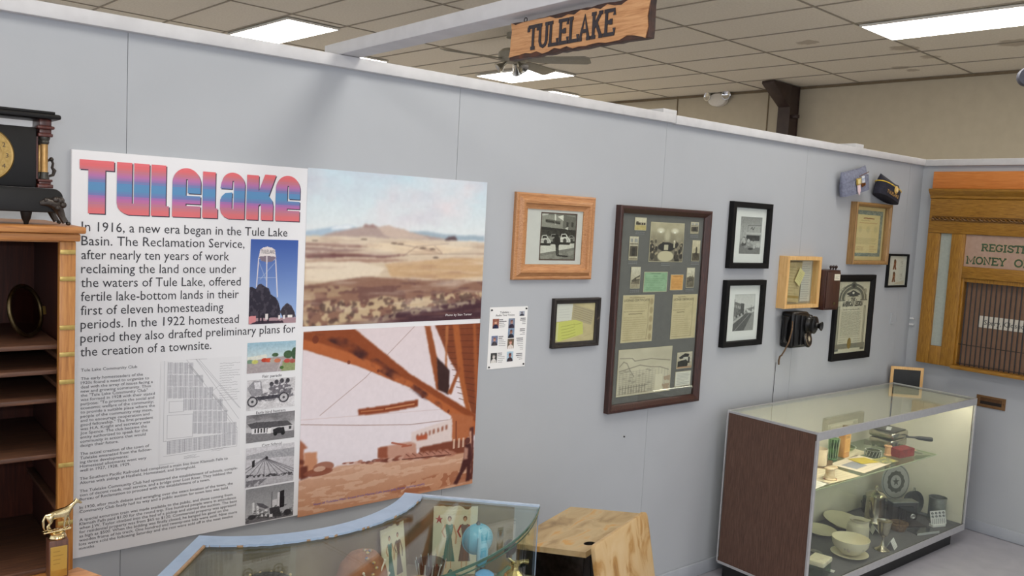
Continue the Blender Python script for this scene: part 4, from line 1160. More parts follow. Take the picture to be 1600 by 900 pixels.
# tall dark frame of old photographs and certificates
R_ = (2.126, 2.795, .971, 1.946)
t = framed('collage_frame', 'tall dark walnut frame of old photos, certificates and a map on grey mat', 'picture frame', R_, .035, [(0, 0), (0, -.030), (.005, -.034), (.014, -.034), (.024, -.026), (.034, -.018), (.036, -.015), (.036, 0)], DARKF, paint('collage_grey_mat', (106, 105, 103), .8, 3, 30), -.006, -.0135)
SEP = (196, 186, 160)
def sep(seed, quad, kind, w=60, h=80):
    p = Pic(w, h, None, SEP)
    if kind == 'hall':
        p.grad((196, 186, 158), (120, 112, 96), 0, .8); p.grain(20, 5, 5)
        for u in (.3, .72): p.ell((u, .2), .1, .06, (240, 234, 214), .9, .9); p.ell((u, .24), .03, .025, (255, 252, 240))
        p.ell((.5, .34), .08, .14, (216, 208, 182), .7, .9)
        for k in range(60):
            u = random.random(); v = .40 + .5 * random.random(); v += .10 * abs(u - .5)
            if abs(u - .5) < .26 and v > .6: continue
            s_ = .018 + .03 * (v - .3); p.ell((u, v + .05), s_ * 1.5, s_ * 2.2, random.choice([(52, 48, 42), (74, 68, 58), (96, 88, 74), (60, 54, 48)])); p.ell((u, v - s_), s_ * .7, s_, (176, 162, 136))
        p.ell((.5, .62), .25, .12, (46, 42, 38)); p.ell((.48, .86), .24, .14, (206, 196, 166)); p.rect(.42, .56, .55, .7, (196, 188, 164)); p.rect(.70, .5, .74, .64, (206, 198, 172)); p.ell((.72, .47), .025, .03, (230, 222, 200))
    elif kind == 'building':
        p.grad((222, 214, 190), (206, 196, 166), 0, 1); p.rect(.08, .38, .92, .58, (74, 66, 54)); p.rect(.1, .3, .3, .42, (90, 82, 68)); p.rect(.5, .42, .58, .55, (190, 180, 156)); p.rect(.72, .42, .78, .55, (190, 180, 156)); p.rect(0, .62, 1, 1, (196, 178, 120)); p.grain(16, 8)
    elif kind == 'shop':
        p.grad((212, 204, 184), (150, 140, 118), 0, 1); p.rect(0, .28, 1, .34, (120, 112, 96)); p.rect(.08, .08, .35, .24, (160, 160, 158)); p.rect(.55, .08, .9, .24, (160, 160, 158)); p.rect(.05, .4, .95, .84, (84, 76, 64)); p.rect(.3, .45, .7, .82, (58, 52, 46)); p.rect(0, .86, 1, .92, (206, 196, 170)); p.grain(22, 9)
    elif kind == 'rider':
        p.grad((214, 204, 178), (190, 178, 148), 0, .6); p.rect(0, .62, 1, 1, (92, 82, 66)); p.ell((.55, .5), .12, .2, (84, 76, 62)); p.ell((.55, .36), .06, .05, (70, 62, 52)); p.ell((.5, .72), .3, .14, (70, 62, 50)); p.grain(22, 9)
    elif kind == 'street':
        p.grad((222, 216, 198), (196, 188, 166), 0, .5); p.poly([(1, .36), (.45, .5), (.1, .62), (.05, .68), (1, .8)], (96, 88, 74)); p.poly([(1, .45), (.6, .52), (.6, .58), (1, .55)], (176, 166, 142)); p.rect(0, .78, 1, 1, (168, 158, 134)); p.poly([(0, .72), (1, .6), (1, .8), (0, .8)], (120, 110, 92), .8); p.grain(22, 10)
    elif kind == 'wreck':
        p.grad((224, 218, 200), (206, 198, 176), 0, .45); p.poly([(0, .5), (.4, .42), (.75, .45), (.8, .32), (.86, .45), (1, .5), (1, 1), (0, 1)], (112, 104, 88)); p.poly([(0, .6), (.5, .5), (.9, .56), (.9, .66), (0, .72)], (66, 60, 50), .9, 10); p.grain(26, 10)
    elif kind == 'car':
        p.grad((206, 198, 180), (180, 170, 146), 0, 1); p.poly([(.1, .3), (.5, .06), (.8, .12), (.75, .3), (.2, .42)], (44, 40, 38)); p.rect(.4, .3, .95, .6, (206, 202, 190)); p.poly([(.05, .55), (.6, .45), (.75, .62), (.7, .9), (.05, .9)], (46, 44, 36)); p.rect(.72, .3, .86, .7, (60, 54, 48)); p.rect(0, .9, 1, 1, (186, 150, 120)); p.grain(18, 9)
    elif kind == 'green':
        p = Pic(w, h, None, (150, 184, 150)); p.grain(16, 6); p.script((.3, .04, .75, .12), 1, (70, 96, 78), .9, 2.2); p.script((.4, .17, .58, .24), 1, (70, 96, 78), .9, 1.6); p.script((.08, .3, .92, .92), 7, (104, 132, 106), .6, 1.2)
    elif kind == 'orange':
        p = Pic(w, h, None, (222, 166, 96)); p.grain(14, 6); p.script((.2, .05, .85, .14), 1, (150, 98, 44), .9, 2); p.script((.1, .3, .9, .9), 6, (176, 120, 62), .7, 1.3)
    elif kind == 'licence':
        p = Pic(w, h, None, (206, 192, 154)); p.grain(12, 5)
        p.script((.2, .03, .7, .07), 1, (110, 96, 74), .8, 1.2); p.script((.06, .18, .8, .3), 3, (140, 126, 98), .55, 1); p.script((.04, .33, .82, .36), 1, (110, 98, 78), .8, 1.0); p.script((.2, .38, .7, .41), 1, (96, 84, 66), .8, 1.4); p.script((.05, .45, .8, .92), 10, (142, 124, 94), .5, 1); p.rect(.04, .95, .85, .957, (120, 104, 80), .7)
        p.line([(.84, .08), (.82, .4), (.84, .6), (.80, .95)], 1.3, (128, 112, 86), .7)
        if seed == 1:
            for k in range(5): p.ell((.92, .14 + k * .19), .055, .07, (168, 150, 116), .8, .5)
    elif kind == 'map':
        p = Pic(w, h, None, (206, 198, 176)); p.grain(14, 4)
        for k in range(16): p.line([(.04 + k * .06, .45 + .02 * (k % 3)), (.04 + k * .06, .95)], .9, (150, 144, 134), .6)
        for k in range(12): p.line([(.03, .5 + k * .042), (.68, .47 + k * .042)], .9, (150, 144, 134), .6)
        p.line([(.03, .18), (.25, .2), (.3, .26), (.6, .24), (.97, .31)], 1.6, (118, 110, 100), .8); p.line([(.03, .36), (.1, .26), (.16, .3), (.22, .45), (.3, .6)], 1.5, (120, 112, 102), .8); p.line([(.03, .46), (.4, .36), (.6, .42), (.78, .44), (.95, .52)], 1.8, (126, 118, 108), .8)
        for k in range(26): p.ell((.05 + .6 * random.random(), .45 + .5 * random.random()), .03, .02, (162, 154, 140), .7, .5)
        p.rect(.70, .6, .84, .98, (222, 214, 192)); p.poly([(.84, .68), (.99, .64), (.99, .95), (.84, .95)], (168, 140, 118), .7, 14)
        for k in range(10): p.line([(.06 + k * .05, .78), (.06 + k * .05, .96)], 1.2, (96, 90, 84), .7)
        p.line([(.06, .84), (.56, .8)], 1.2, (96, 90, 84), .7); p.rect(0, .955, 1, .958, (150, 140, 120))
    elif kind == 'note':
        p = Pic(w, h, None, (226, 224, 214)); p.script((.12, .1, .92, .92), 8, (110, 108, 104), .8, 1.1)
    return p
ITEMS = [('old_photo', 'building', ((993, 340), (1010, 341), (1009, 360), (992, 358.5))), ('old_photo', 'hall', ((1018.7, 347), (1069.7, 350.3), (1065.3, 409), (1013, 408))),
         ('old_photo', 'shop', ((1080.5, 347.5), (1092, 348), (1090.5, 365), (1079, 364))), ('old_photo', 'shop', ((985, 370), (998, 370.5), (995, 406), (982.5, 405.5))),
         ('old_photo', 'rider', ((1083, 376), (1094, 376.5), (1092, 407.5), (1080.5, 407.5))), ('old_photo', 'street', ((987, 417.5), (1001, 418), (998.5, 450), (985, 450))),
         ('green_certificate', 'green', ((1007.5, 425.5), (1043, 425.5), (1041, 455), (1005, 456))), ('orange_ticket', 'orange', ((1048.5, 429.5), (1067.5, 430), (1066, 452.5), (1047.5, 453))),
         ('old_photo', 'wreck', ((1074, 419), (1085.5, 419), (1083.5, 448.5), (1072, 449))), ('licence', 'licence', ((974.7, 462.2), (1022.7, 461.1), (1017.3, 532.2), (969.3, 535.6))),
         ('licence', 'licence', ((1052.4, 461.1), (1090, 460), (1084.4, 526.7), (1046.7, 529.6))), ('map', 'map', ((968, 547.1), (1051.1, 541.6), (1044.9, 609.6), (962.2, 620.2))),
         ('old_photo', 'car', ((1058.9, 551.1), (1081.8, 550.4), (1079.6, 574), (1057.3, 575.6))), ('typed_note', 'note', ((1056, 582.2), (1079.6, 578.9), (1077.3, 600.7), (1054.2, 603.8)))]
n_l = 0
for nm, kind, q in ITEMS:
    r_ = quad_rect(q, -.008)
    if kind == 'licence': n_l += 1
    w_, h_ = (90, 110) if kind in ('hall', 'licence') else (120, 100) if kind in ('map', 'green') else (40, 60)
    me = sep(n_l, q, kind, w_, h_)
    o = put_pic(nm, me, r_, -.0085, t)
    bm = new(); box(bm, r_[0] - .0022, r_[1] + .0022, -.0082, -.0068, r_[2] - .0022, r_[3] + .0022)
    b2 = obj('mount', bm, paint('photo_edge_cream', (206, 196, 168), .7, 4), o, 0)
    if kind == 'licence':
        lettering('heading', [('LICENSE CERTIFICATE', r_[0] + .006, r_[3] - .028, .011, (r_[1] - r_[0]) * .82)], paint('certificate_ink', (70, 60, 48), .6, 4), o, T(0, -.0090, 0) @ FRONT)
    if kind in ('building', 'hall', 'shop', 'rider', 'street', 'wreck'):
        bm = new(); cx_ = (r_[0] + r_[1]) / 2
        for row in range(2):
            for j in range(5): box(bm, cx_ - .03 + j * .013, cx_ - .03 + j * .013 + .009, -.0078, -.0071, r_[2] - .012 - row * .008, r_[2] - .0095 - row * .008)
        obj('caption', bm, paint('caption_white', (150, 152, 156), .7, 4), o, 0)

# two matching black frames
def black_frame(rect, hole, label, name='black_picture_frame'):
    t = framed(name, label, 'picture frame', rect, .03, [(0, 0), (0, -.028), (.002, -.030), (.026, -.030), (.028, -.026), (.030, -.012), (.030, 0)], BLACKF, MATW, -.006, -.0128)
    t['group'] = 'pair of black frames with white mats'
    mat_window(t, (rect[0] + .029, rect[1] - .029, rect[2] + .029, rect[3] - .029), hole, -.0100, -.0075, paint('mat_bright', (232, 232, 234), .8, 1, 30))
    return t
h1 = (3.066, 3.257, 1.733, 1.931)
t = black_frame((2.970, 3.321, 1.656, 2.007), h1, 'black frame, white mat, grey photo of people before a building, above its twin')
p = Pic(90, 120, None, (150, 150, 150)).grad((146, 146, 146), (176, 176, 176), 0, .4); p.rect(.36, .24, .98, .6, (172, 172, 172)); p.line([(.36, .24), (.98, .22)], 1.6, (100, 100, 100)); p.line([(.37, .24), (.37, .6)], 1.4, (110, 110, 110)); p.line([(.97, .22), (.97, .66)], 1.4, (120, 120, 120)); p.line([(.12, .1), (.16, .6)], 1, (130, 130, 130))
p.line([(.5, .32), (.56, .28), (.6, .34)], 2, (60, 60, 60)); p.line([(.62, .34), (.66, .28)], 2, (60, 60, 60)); p.rect(.3, .42, 1, .47, (196, 196, 196)); p.rect(.32, .49, .94, .64, (60, 60, 60))
p.rect(0, .78, 1, 1, (128, 128, 128))
for k in range(26): p.ell((.05 + .7 * random.random(), .58 + .22 * random.random()), .06, .05, random.choice([(80, 80, 80), (150, 150, 150), (110, 110, 110), (190, 190, 190)]))
p.ell((.55, .86), .12, .03, (60, 60, 60)); p.rect(.8, .7, .98, .82, (196, 196, 196)); p.grain(16, 30); put_pic('photo', p, h1, -.0072, t)
h2 = (3.062, 3.248, 1.317, 1.515)
t = black_frame((2.962, 3.314, 1.236, 1.593), h2, 'black frame, white mat, grey photo of an empty street, below its twin')
p = Pic(90, 120, None).grad((206, 206, 206), (216, 216, 216), 0, .5); p.poly([(0, .12), (.05, .14), (.06, .2), (.44, .28), (.46, .56), (0, .7)], (120, 120, 120)); p.poly([(.35, .24), (.5, .26), (.5, .5), (.35, .54)], (86, 86, 86)); p.poly([(0, .32), (.35, .38), (.35, .54), (0, .66)], (100, 100, 100), .8, 10)
for k in range(4): p.rect(.04 + k * .08, .28 + k * .015, .08 + k * .08, .36 + k * .012, (200, 200, 200), .8)
p.poly([(.5, .42), (1, .34), (1, .56), (.5, .52)], (130, 130, 130), .9, 14); p.poly([(0, .66), (.5, .52), (1, .50), (1, 1), (0, 1)], (150, 150, 150)); p.poly([(0, .8), (.62, .52), (.9, .54), (.55, 1), (0, 1)], (96, 96, 96)); p.line([(.1, 1), (.75, .56)], 1.4, (176, 176, 176)); p.poly([(0, .74), (.4, .58), (.5, .58), (0, .82)], (196, 196, 196), .8)
for k in range(7): p.ell((.1 + k * .075, .62 - k * .018), .05, .03, (70, 70, 70) if k % 2 else (170, 170, 170))
p.rect(.84, .3, .86, .5, (60, 60, 60)); p.grain(12, 30); put_pic('photo', p, h2, -.0072, t)

# pine shadow box with letters
xf0, xf1 = 3.460, 3.808
R_ = (xf0, xf1, 1.432, 1.727)
t = thing('shadow_box', 'pale pine shadow box of old letters above the black telephone', 'shadow box', ((xf0 + xf1) / 2, -.0004, R_[2]))
w, h = xf1 - xf0, R_[3] - R_[2]
bm = new(); frame_ring(bm, w, h, [(0, 0), (0, -.055), (.001, -.057), (.020, -.057), (.021, -.055), (.021, 0)], T(0, 0, h / 2)); obj('frame', bm, PINE, t, 20)
bm = new(); box(bm, -w / 2 + .02, w / 2 - .02, -.012, -.006, .02, h - .02); obj('backing', bm, paint('shadow_box_back', (176, 168, 150), .8, 4), t, 0)
bm = new(); box(bm, -w / 2 + .02, w / 2 - .02, -.052, -.050, .02, h - .02); obj('glass', bm, PGLASS, t, 0)
zs = lambda l: [(1210 + a / 5.29, 390 + b / 5.29) for a, b in l]
p = Pic(130, 110, None, (196, 180, 140)); p.grain(16, 5); p.script((.1, .12, .9, .9), 11, (130, 114, 80), .55, 1.2); p.ell((.1, .12), .06, .07, (70, 62, 50), .8); p.line([(0, .05), (1, .0)], 3, (90, 80, 62), .8); p.rect(0, .84, 1, .9, (150, 122, 60), .6)
me = p.mesh('letter', .17, .235); me.transform(T(-.062, -.020, h / 2 + .003) @ Ry(.06)); obj('letter', me, PRINT, t, 0)
p = Pic(90, 110, None, (206, 204, 196)); p.script((.06, .05, .94, .95), 16, (130, 128, 124), .7, 1.1)
me = p.mesh('letter', .10, .235); me.transform(T(.085, -.016, h / 2 + .003)); obj('letter', me, PRINT, t, 0)
p = Pic(40, 50, None, (226, 216, 160)); p.script((.2, .2, .8, .8), 5, (160, 148, 100), .6, 1.1)
me = p.mesh('folded_note', .062, .09); me.transform(T(-.005, -.032, h * .60) @ Ry(.55)); obj('folded_note', me, PRINT, t, 0)

# dark wooden bell box
t = thing('bell_box', 'dark wooden telephone bell box with small white label, half behind the pine shadow box', 'bell box', (3.893, -.0004, 1.418))
bm = new(); box(bm, -.078, .078, -.085, 0, 0, .235, .003); obj('case', bm, DARKF, t)
bm = new(); box(bm, -.07, .07, -.092, -.0845, .012, .222, .002); obj('door', bm, wood('bell_box_door', (50, 32, 26), (70, 44, 34), (86, 56, 42), 2, 2, .4), t)
bm = new(); box(bm, .002, .062, -.094, -.0915, .175, .212); obj('label', bm, paint('label_cream', (222, 216, 196), .7, 3), t, 0)
p = Pic(30, 18, None, (222, 216, 196)); p.script((.12, .2, .9, .85), 3, (110, 104, 92), .7, 1); me = p.mesh('label_text', .054, .031); me.transform(T(.032, -.0944, .1935)); obj('label_text', me, PRINT, t, 0)
for k in range(3):
    bm = new(); lathe(bm, [(.004, 0), (.005, .008), (.0095, .014), (.008, .022), (.003, .026), (0, .026)], 16, T(.002 + k * .029, -.062, .236) @ Ry(.25)); obj('terminal_knob', bm, paint('dark_knob', (48, 32, 28), .3, 5), t)
bm = new(); lathe(bm, [(.0, 0), (.010, 0), (.011, .004), (.006, .006), (0, .006)], 16, T(.02, -.092, .038) @ FRONT); obj('key_plate', bm, metal('dull_brass', (120, 104, 74), .4), t)

# black wall telephone
PH = paint('phone_black', (13, 12, 13), .3, 3, 20, spec=.4)
px_, pz_ = 3.600, 1.208
t = thing('wall_telephone', 'black wall telephone with rotary dial and horn mouthpiece under the shadow box', 'telephone', (px_, -.0004, pz_))
t.scale = (.86, .92, 1)
bm = new(); box(bm, -.092, .098, -.088, 0, 0.0, .205, .016, 3); box(bm, -.078, .085, -.10, -.085, .012, .195, .008, 2); box(bm, -.03, .10, -.112, -.095, .02, .19, .008, 2); obj('body', bm, PH, t)
d = Vector((.12, -1, -.05)).normalized()
bm = new(); M = T(.045, -.105, .140) @ axis_to(d)
lathe(bm, [(.0, 0), (.052, 0), (.054, .012), (.045, .022), (.043, .034), (.050, .038), (.050, .052), (.036, .060), (.016, .062), (.012, .070), (.016, .080), (.026, .092), (.0265, .094), (.023, .092), (.012, .080), (0, .076)], 32, M); obj('transmitter', bm, PH, t)
M = T(.042, -.108, .052) @ axis_to(Vector((.1, -1, .25)))
bm = new(); lathe(bm, [(.0, 0), (.047, 0), (.049, .008), (.044, .016), (0, .016)], 36, M); obj('dial_base', bm, PH, t)
bm = new()
prof = [(.0, .0165), (.018, .0165), (.018, .020), (.040, .020), (.042, .018), (.042, .0165)]
lathe(bm, [(.0, .0195), (.041, .0195), (.043, .0165), (.0, .0165)][::-1], 36, M); obj('dial', bm, metal('dial_steel', (132, 120, 106), .35), t)
for k in range(10):
    a = math.radians(60 + 30 * k); bm = new(); lathe(bm, [(0, .0197), (.0062, .0197), (.0066, .0203), (0, .0203)], 14, M @ T(.029 * math.cos(a), .029 * math.sin(a), 0)); obj('finger_hole', bm, paint('dial_hole', (40, 36, 34), .5, 4), t)
bm = new(); lathe(bm, [(0, .0197), (.014, .0197), (.0145, .021), (0, .0215)], 20, M); obj('dial_card', bm, paint('dial_card', (190, 180, 156), .6, 6), t)
bm = new(); tube(bm, [(-.085, -.045, .150), (-.100, -.047, .152), (-.110, -.05, .158), (-.116, -.052, .17)], .005, 8); tube(bm, [(-.100, -.047, .152), (-.108, -.03, .15), (-.116, -.028, .16)], .004, 8); obj('hook', bm, metal('black_iron', (52, 50, 48), .35), t)
bm = new(); lathe(bm, [(.0, 0), (.022, 0), (.024, .006), (.014, .022), (.012, .035), (.016, .05), (.018, .11), (.022, .135), (.031, .150), (.032, .165), (.0, .17)], 28, T(-.118, -.050, .030) @ Matrix.Diagonal((.82, .82, .92, 1))); obj('receiver', bm, PH, t)
bm = new(); pts = [(-.128, -.075, .150), (-.12, -.085, .165), (-.105, -.09, .16)]
pts = [(-.095, -.07, .158), (-.11, -.085, .15), (-.118, -.09, .11), (-.135, -.085, .04), (-.150, -.07, -.01), (-.148, -.05, -.04), (-.135, -.03, -.05), (-.128, -.02, -.075), (-.118, -.016, -.10)]
pts = [(a_ + .016, b_, c_) for a_, b_, c_ in pts]
tube(bm, pts, .0045, 8); tube(bm, [(p_[0] + .006, p_[1], p_[2]) for p_ in pts[5:]] , .004, 8); obj('cord', bm, blotch('braided_cord', [(.3, (70, 52, 38)), (.6, (118, 92, 66))], 120, .8), t)
bm = new(); tube(bm, [(-.114, -.004, -.09), (-.118, -.0032, -.3), (-.116, -.0032, -pz_ + .09)], .0016, 6); obj('wire', bm, PH, t)

# framed charter
R_ = (4.060, 4.516, 1.087, 1.618)
t = framed('charter_frame', 'black framed tall engraved charter with arch and gold seal beside the telephone', 'certificate', R_, .03, [(0, 0), (0, -.022), (.004, -.026), (.020, -.026), (.030, -.020), (.040, -.014), (.043, -.012), (.043, 0)], BLACKF, paint('charter_paper', (214, 208, 188), .8, 3), -.006, -.0105)
hole = (R_[0] + .043, R_[1] - .043, R_[2] + .043, R_[3] - .043)
p = Pic(180, 240, None, (212, 206, 186)); p.grain(6, 5); E_ = (112, 112, 104)
p.rect(.0, .03, .1, .97, (202, 196, 176)); p.rect(.03, .34, .10, .92, (150, 148, 134)); p.rect(.86, .34, .93, .92, (150, 148, 134)); p.rect(.05, .36, .065, .9, (196, 190, 170)); p.rect(.88, .36, .895, .9, (196, 190, 170)); p.rect(.0, .87, .98, .94, (140, 138, 126)); p.rect(0, .94, .14, .97, E_); p.rect(.84, .94, .98, .97, E_)
for r_, c in ((.44, E_), (.38, (196, 190, 170)), (.36, E_), (.28, (184, 178, 160)), (.24, (206, 200, 180))):
    mk = (((p.U - .48) / r_) ** 2 + ((p.V - .24) / (r_ * .48)) ** 2 < 1) & (p.V < .26); p.blend(mk.astype(float), c)
p.poly([(.25, .17), (.4, .14), (.47, .12), (.56, .14), (.72, .18), (.58, .21), (.48, .22), (.36, .2)], (78, 80, 80)); p.ell((.48, .16), .035, .016, (226, 222, 206))
p.ell((.48, .055), .09, .05, (110, 110, 102)); p.ell((.48, .06), .045, .03, (72, 74, 74)); p.poly([(.04, .12), (.2, .06), (.16, .14), (.05, .2)], (160, 156, 140), .9, 14); p.poly([(.76, .06), (.95, .1), (.92, .2), (.8, .14)], (160, 156, 140), .9, 14)
p.rect(.02, .255, .24, .27, E_); p.rect(.72, .255, .95, .27, E_); p.rect(.3, .205, .66, .213, (130, 126, 112)); p.ell((.34, .26), .012, .01, E_); p.ell((.6, .26), .012, .01, E_)
p.script((.2, .385, .78, .40), 1, (88, 88, 84), .9, 1.6); p.script((.16, .42, .80, .76), 21, (120, 118, 108), .65, 1.3, .98, .1); p.rect(.16, .775, .8, .779, (150, 146, 132)); p.script((.14, .80, .36, .86), 2, (130, 126, 116), .7, 1.4); p.script((.6, .80, .82, .86), 2, (130, 126, 116), .7, 1.4)
put_pic('charter', p, hole, -.0073, t)
wI = hole[1] - hole[0]; hI = hole[3] - hole[2]
CI = paint('charter_ink', (66, 66, 64), .6, 3)
for wd_, x_, z_, h_, w_ in (('THE', .41, .268, .017, .15), ('AMERICAN', .16, .340, .026, .36), ('LEGION', .55, .340, .026, .27)):
    bm = new(); slab_text(bm, wd_, hole[0] + wI * x_, hole[3] - hI * z_, h_, .26, wI * w_, T(0, -.0078, 0) @ FRONT); obj('heading', bm, CI, t, 0, True)
bm = new(); lathe(bm, [(0, 0), (.026, 0), (.026, .0008), (0, .0008)], 28, T(hole[0] + wI * .47, -.0074, hole[2] + hI * .13) @ Matrix.Diagonal((.85, 1, 1.35, 1)) @ FRONT); obj('gold_seal', bm, paint('seal_gold', (150, 124, 66), .4, 8, 60), t, world=True)

# certificate in a gold-brown frame
R_ = (4.172, 4.608, 1.684, 2.067)
t = framed('gold_frame_certificate', 'brown framed certificate with grey-blue border, below the two caps', 'certificate', R_, .05, [(0, 0), (0, -.042), (.003, -.045), (.012, -.045), (.022, -.036), (.026, -.020), (.026, 0)], wood('certificate_frame', (112, 84, 52), (146, 112, 68), (172, 136, 86), 2, 2, .4), paint('certificate_paper', (210, 190, 140), .8, 4), -.006, -.018)
hole = (R_[0] + .026, R_[1] - .026, R_[2] + .026, R_[3] - .026)
p = Pic(140, 150, None, (212, 192, 142)); p.grain(8, 5); p.rect(.06, .07, .94, .93, (122, 134, 130)); 
n1 = p.noise(40, 44, 2); p.blend(((p.U > .06) & (p.U < .94) & (p.V > .07) & (p.V < .93)) * (n1 > .55), (158, 164, 150), .8)
p.rect(.14, .15, .86, .86, (220, 202, 152)); p.script((.34, .20, .68, .225), 1, (132, 70, 50), .9, 2.4); p.script((.26, .25, .76, .26), 1, (140, 120, 90), .7, 1); p.script((.22, .29, .80, .31), 1, (168, 104, 76), .8, 1.2)
for u in (.25, .5, .74): p.ell((u, .42), .06, .06, (200, 186, 142), .8, .6)
p.script((.16, .58, .84, .70), 7, (150, 140, 108), .6, 1); p.script((.18, .74, .42, .82), 3, (160, 120, 92), .7, 1.1); p.script((.58, .72, .84, .84), 4, (160, 120, 92), .7, 1.1)
put_pic('certificate', p, hole, -.0073, t)

# small thin black frame near the corner
R_ = (4.674, 4.946, 1.533, 1.754)
t = framed('thin_black_frame', 'small thin black frame with two little brown figures, nearest the room corner', 'picture frame', R_, .018, [(0, 0), (0, -.016), (.002, -.018), (.012, -.018), (.014, -.014), (.014, 0)], BLACKF, paint('thin_frame_paper', (224, 220, 212), .8, 3), -.005, -.009)
p = Pic(110, 90, None, (226, 222, 214)); p.rect(.02, .06, .2, .95, (206, 204, 198), .5); p.poly([(.5, .9), (.95, .82), (.95, .97), (.4, .97)], (214, 196, 170), .6)
for v0 in (.16, .58):
    p.poly([(.30, v0), (.38, v0 - .04), (.43, v0 + .02), (.42, v0 + .2), (.46, v0 + .30), (.38, v0 + .31), (.36, v0 + .22), (.33, v0 + .31), (.26, v0 + .30), (.30, v0 + .16)], (128, 72, 46)); p.ell((.35, v0 + .0), .045, .05, (86, 52, 40)); p.line([(.30, v0 + .1), (.44, v0 + .14)], 1.4, (190, 150, 120))
    p.line([(.68, v0 + .06), (.78, v0 + .03), (.74, v0 + .12), (.8, v0 + .1)], 1.1, (140, 132, 124), .8); p.line([(.7, v0 + .2), (.8, v0 + .18)], 1, (150, 142, 132), .7)
put_pic('print', p, (R_[0] + .014, R_[1] - .014, R_[2] + .014, R_[3] - .014), -.0063, t)

# ------------------------------------------------------------------ caps hung on the wall
def loft(bm, rings, close_ends=True):
    t = new(); R = [[t.verts.new(p) for p in r] for r in rings]; n = len(R[0])
    for a, b in zip(R, R[1:]):
        for k in range(n): t.faces.new((a[k], a[(k + 1) % n], b[(k + 1) % n], b[k]))
    if close_ends: t.faces.new(list(reversed(R[0]))); t.faces.new(R[-1])
    bmesh.ops.recalc_face_normals(t, faces=t.faces)
    return add(bm, t)
def cap_body(L0, H, D, dip, puff=1.0):
    """folded side cap: long ridge, open underneath; local x along, z up, -y out"""
    rings = []
    for z, d, sh in ((0, 1, 1.0), (.25, 1.04, 1.0), (.55, .96, 1.0), (.8, .7, .99), (.94, .4, .985), (1.0, .14, .98)):
        ring = []
        for k in range(28):
            a = 2 * PI * k / 28
            ex = abs(math.cos(a)) ** .55 * (1 if math.cos(a) >= 0 else -1); ey = abs(math.sin(a)) ** .9 * (1 if math.sin(a) >= 0 else -1)
            x = L0 / 2 * ex * sh
            zz = z * H + (dip * (1 - (2 * x / L0) ** 2) * z * z * -1)
            ring.append((x, ey * D / 2 * d * puff - D / 2, zz))
        rings.append(ring)
    return rings
c1 = Vector((4.130, -.008, 2.118))
GC = blotch('grey_wool', [(.3, (104, 108, 128)), (.7, (132, 136, 156))], 70, .9, bmp=.2)
t = thing('grey_side_cap', 'grey cloth side cap with medals pinned on, hung high near the corner', 'cap', c1, rot=(0, math.radians(-13), 0))
bm = new(); loft(bm, cap_body(.285, .145, .06, .012)); obj('crown', bm, GC, t, 60)
bm = new(); 
fl_ = [[(x, y - (.004 if y < -.03 else 0), z * 1.0) for x, y, z in r] for r in cap_body(.293, .15, .066, .0)[:3]]
fl_ = [[(x, y + .002, z * (1.0 + .16 * (x / .29)) - .001) for x, y, z in r] for r in fl_]; loft(bm, fl_); obj('turn_up', bm, GC, t, 60)
MB_ = paint('medal_gold', (206, 176, 96), .3, 14, 60, .6)
bm = new(); box(bm, -.05, -.004, -.082, -.072, .052, .092, .002); obj('gold_medal', bm, MB_, t)
bm = new(); box(bm, -.042, -.012, -.0835, -.0815, .058, .086, .001); obj('medal_face', bm, paint('medal_pale', (226, 214, 160), .4, 8), t, 0)
bm = new(); prism(bm, [(-.044, .052), (-.012, .054), (-.010, .015), (-.026, -.012), (-.040, .012)], .074, .079, .0, FRONT); obj('ribbon', bm, paint('ribbon_pink', (224, 200, 206), .7, 8, 60), t, 0)
bm = new(); box(bm, .012, .04, -.080, -.072, .056, .096, .002); obj('ribbon_bar', bm, blotch('bar_blue_white', [(.35, (120, 150, 190)), (.6, (226, 226, 226))], 60, .6), t)
bm = new(); lathe(bm, [(0, 0), (.012, 0), (.013, .003), (0, .004)], 16, T(.018, -.074, .044) @ FRONT); lathe(bm, [(0, 0), (.010, 0), (.010, .003), (0, .004)], 6, T(.045, -.073, .044) @ FRONT); obj('bronze_medals', bm, metal('bronze_medal', (150, 112, 72), .35), t)
bm = new(); prism(bm, [(-.01, .098), (.10, .108), (.10, .112), (-.01, .102)], .071, .074, 0, FRONT); obj('pin_strip', bm, paint('pin_brown', (108, 78, 66), .6, 6), t, 0)
NC = blotch('navy_wool', [(.3, (22, 22, 34)), (.7, (38, 38, 54))], 60, .85, bmp=.2)
t = thing('navy_side_cap', 'navy blue veterans side cap with yellow piping and round emblem above the certificate', 'cap', (4.490, -.008, 2.100), rot=(0, math.radians(14), 0))
bm = new(); loft(bm, cap_body(.25, .128, .085, .016)); obj('crown', bm, NC, t, 60)
bm = new(); fl_ = [[(x, y + .003, z - .001) for x, y, z in r] for r in cap_body(.258, .138, .092, .0)[:3]]; loft(bm, fl_); obj('turn_up', bm, NC, t, 60)
ring = cap_body(.261, .142, .095, .0)[2]
bm = new(); tube(bm, [(x, y + .004, z + .002) for x, y, z in ring], .0032, 8, closed=True); obj('piping', bm, paint('piping_yellow', (228, 190, 60), .6, 8), t, 60)
bm = new(); lathe(bm, [(0, .006), (.018, .005), (.022, .002), (.024, 0)][::-1], 28, T(.012, -.094, .062) @ FRONT); obj('emblem', bm, paint('emblem_gold', (204, 168, 92), .4, 16, 90), t)
bm = new(); lathe(bm, [(0, .0065), (.012, .0062), (.0125, .0058)][::-1], 24, T(.012, -.094, .062) @ FRONT); obj('emblem_centre', bm, paint('emblem_pale', (226, 206, 156), .4, 12, 90), t)
v = glyphs('TULELAKE')[0]
lettering('cap_lettering', [('TULELAKE', -.098, .016, .020, .15)], paint('gold_thread', (206, 160, 84), .6, 8), t, T(0, -.0965, 0) @ FRONT)

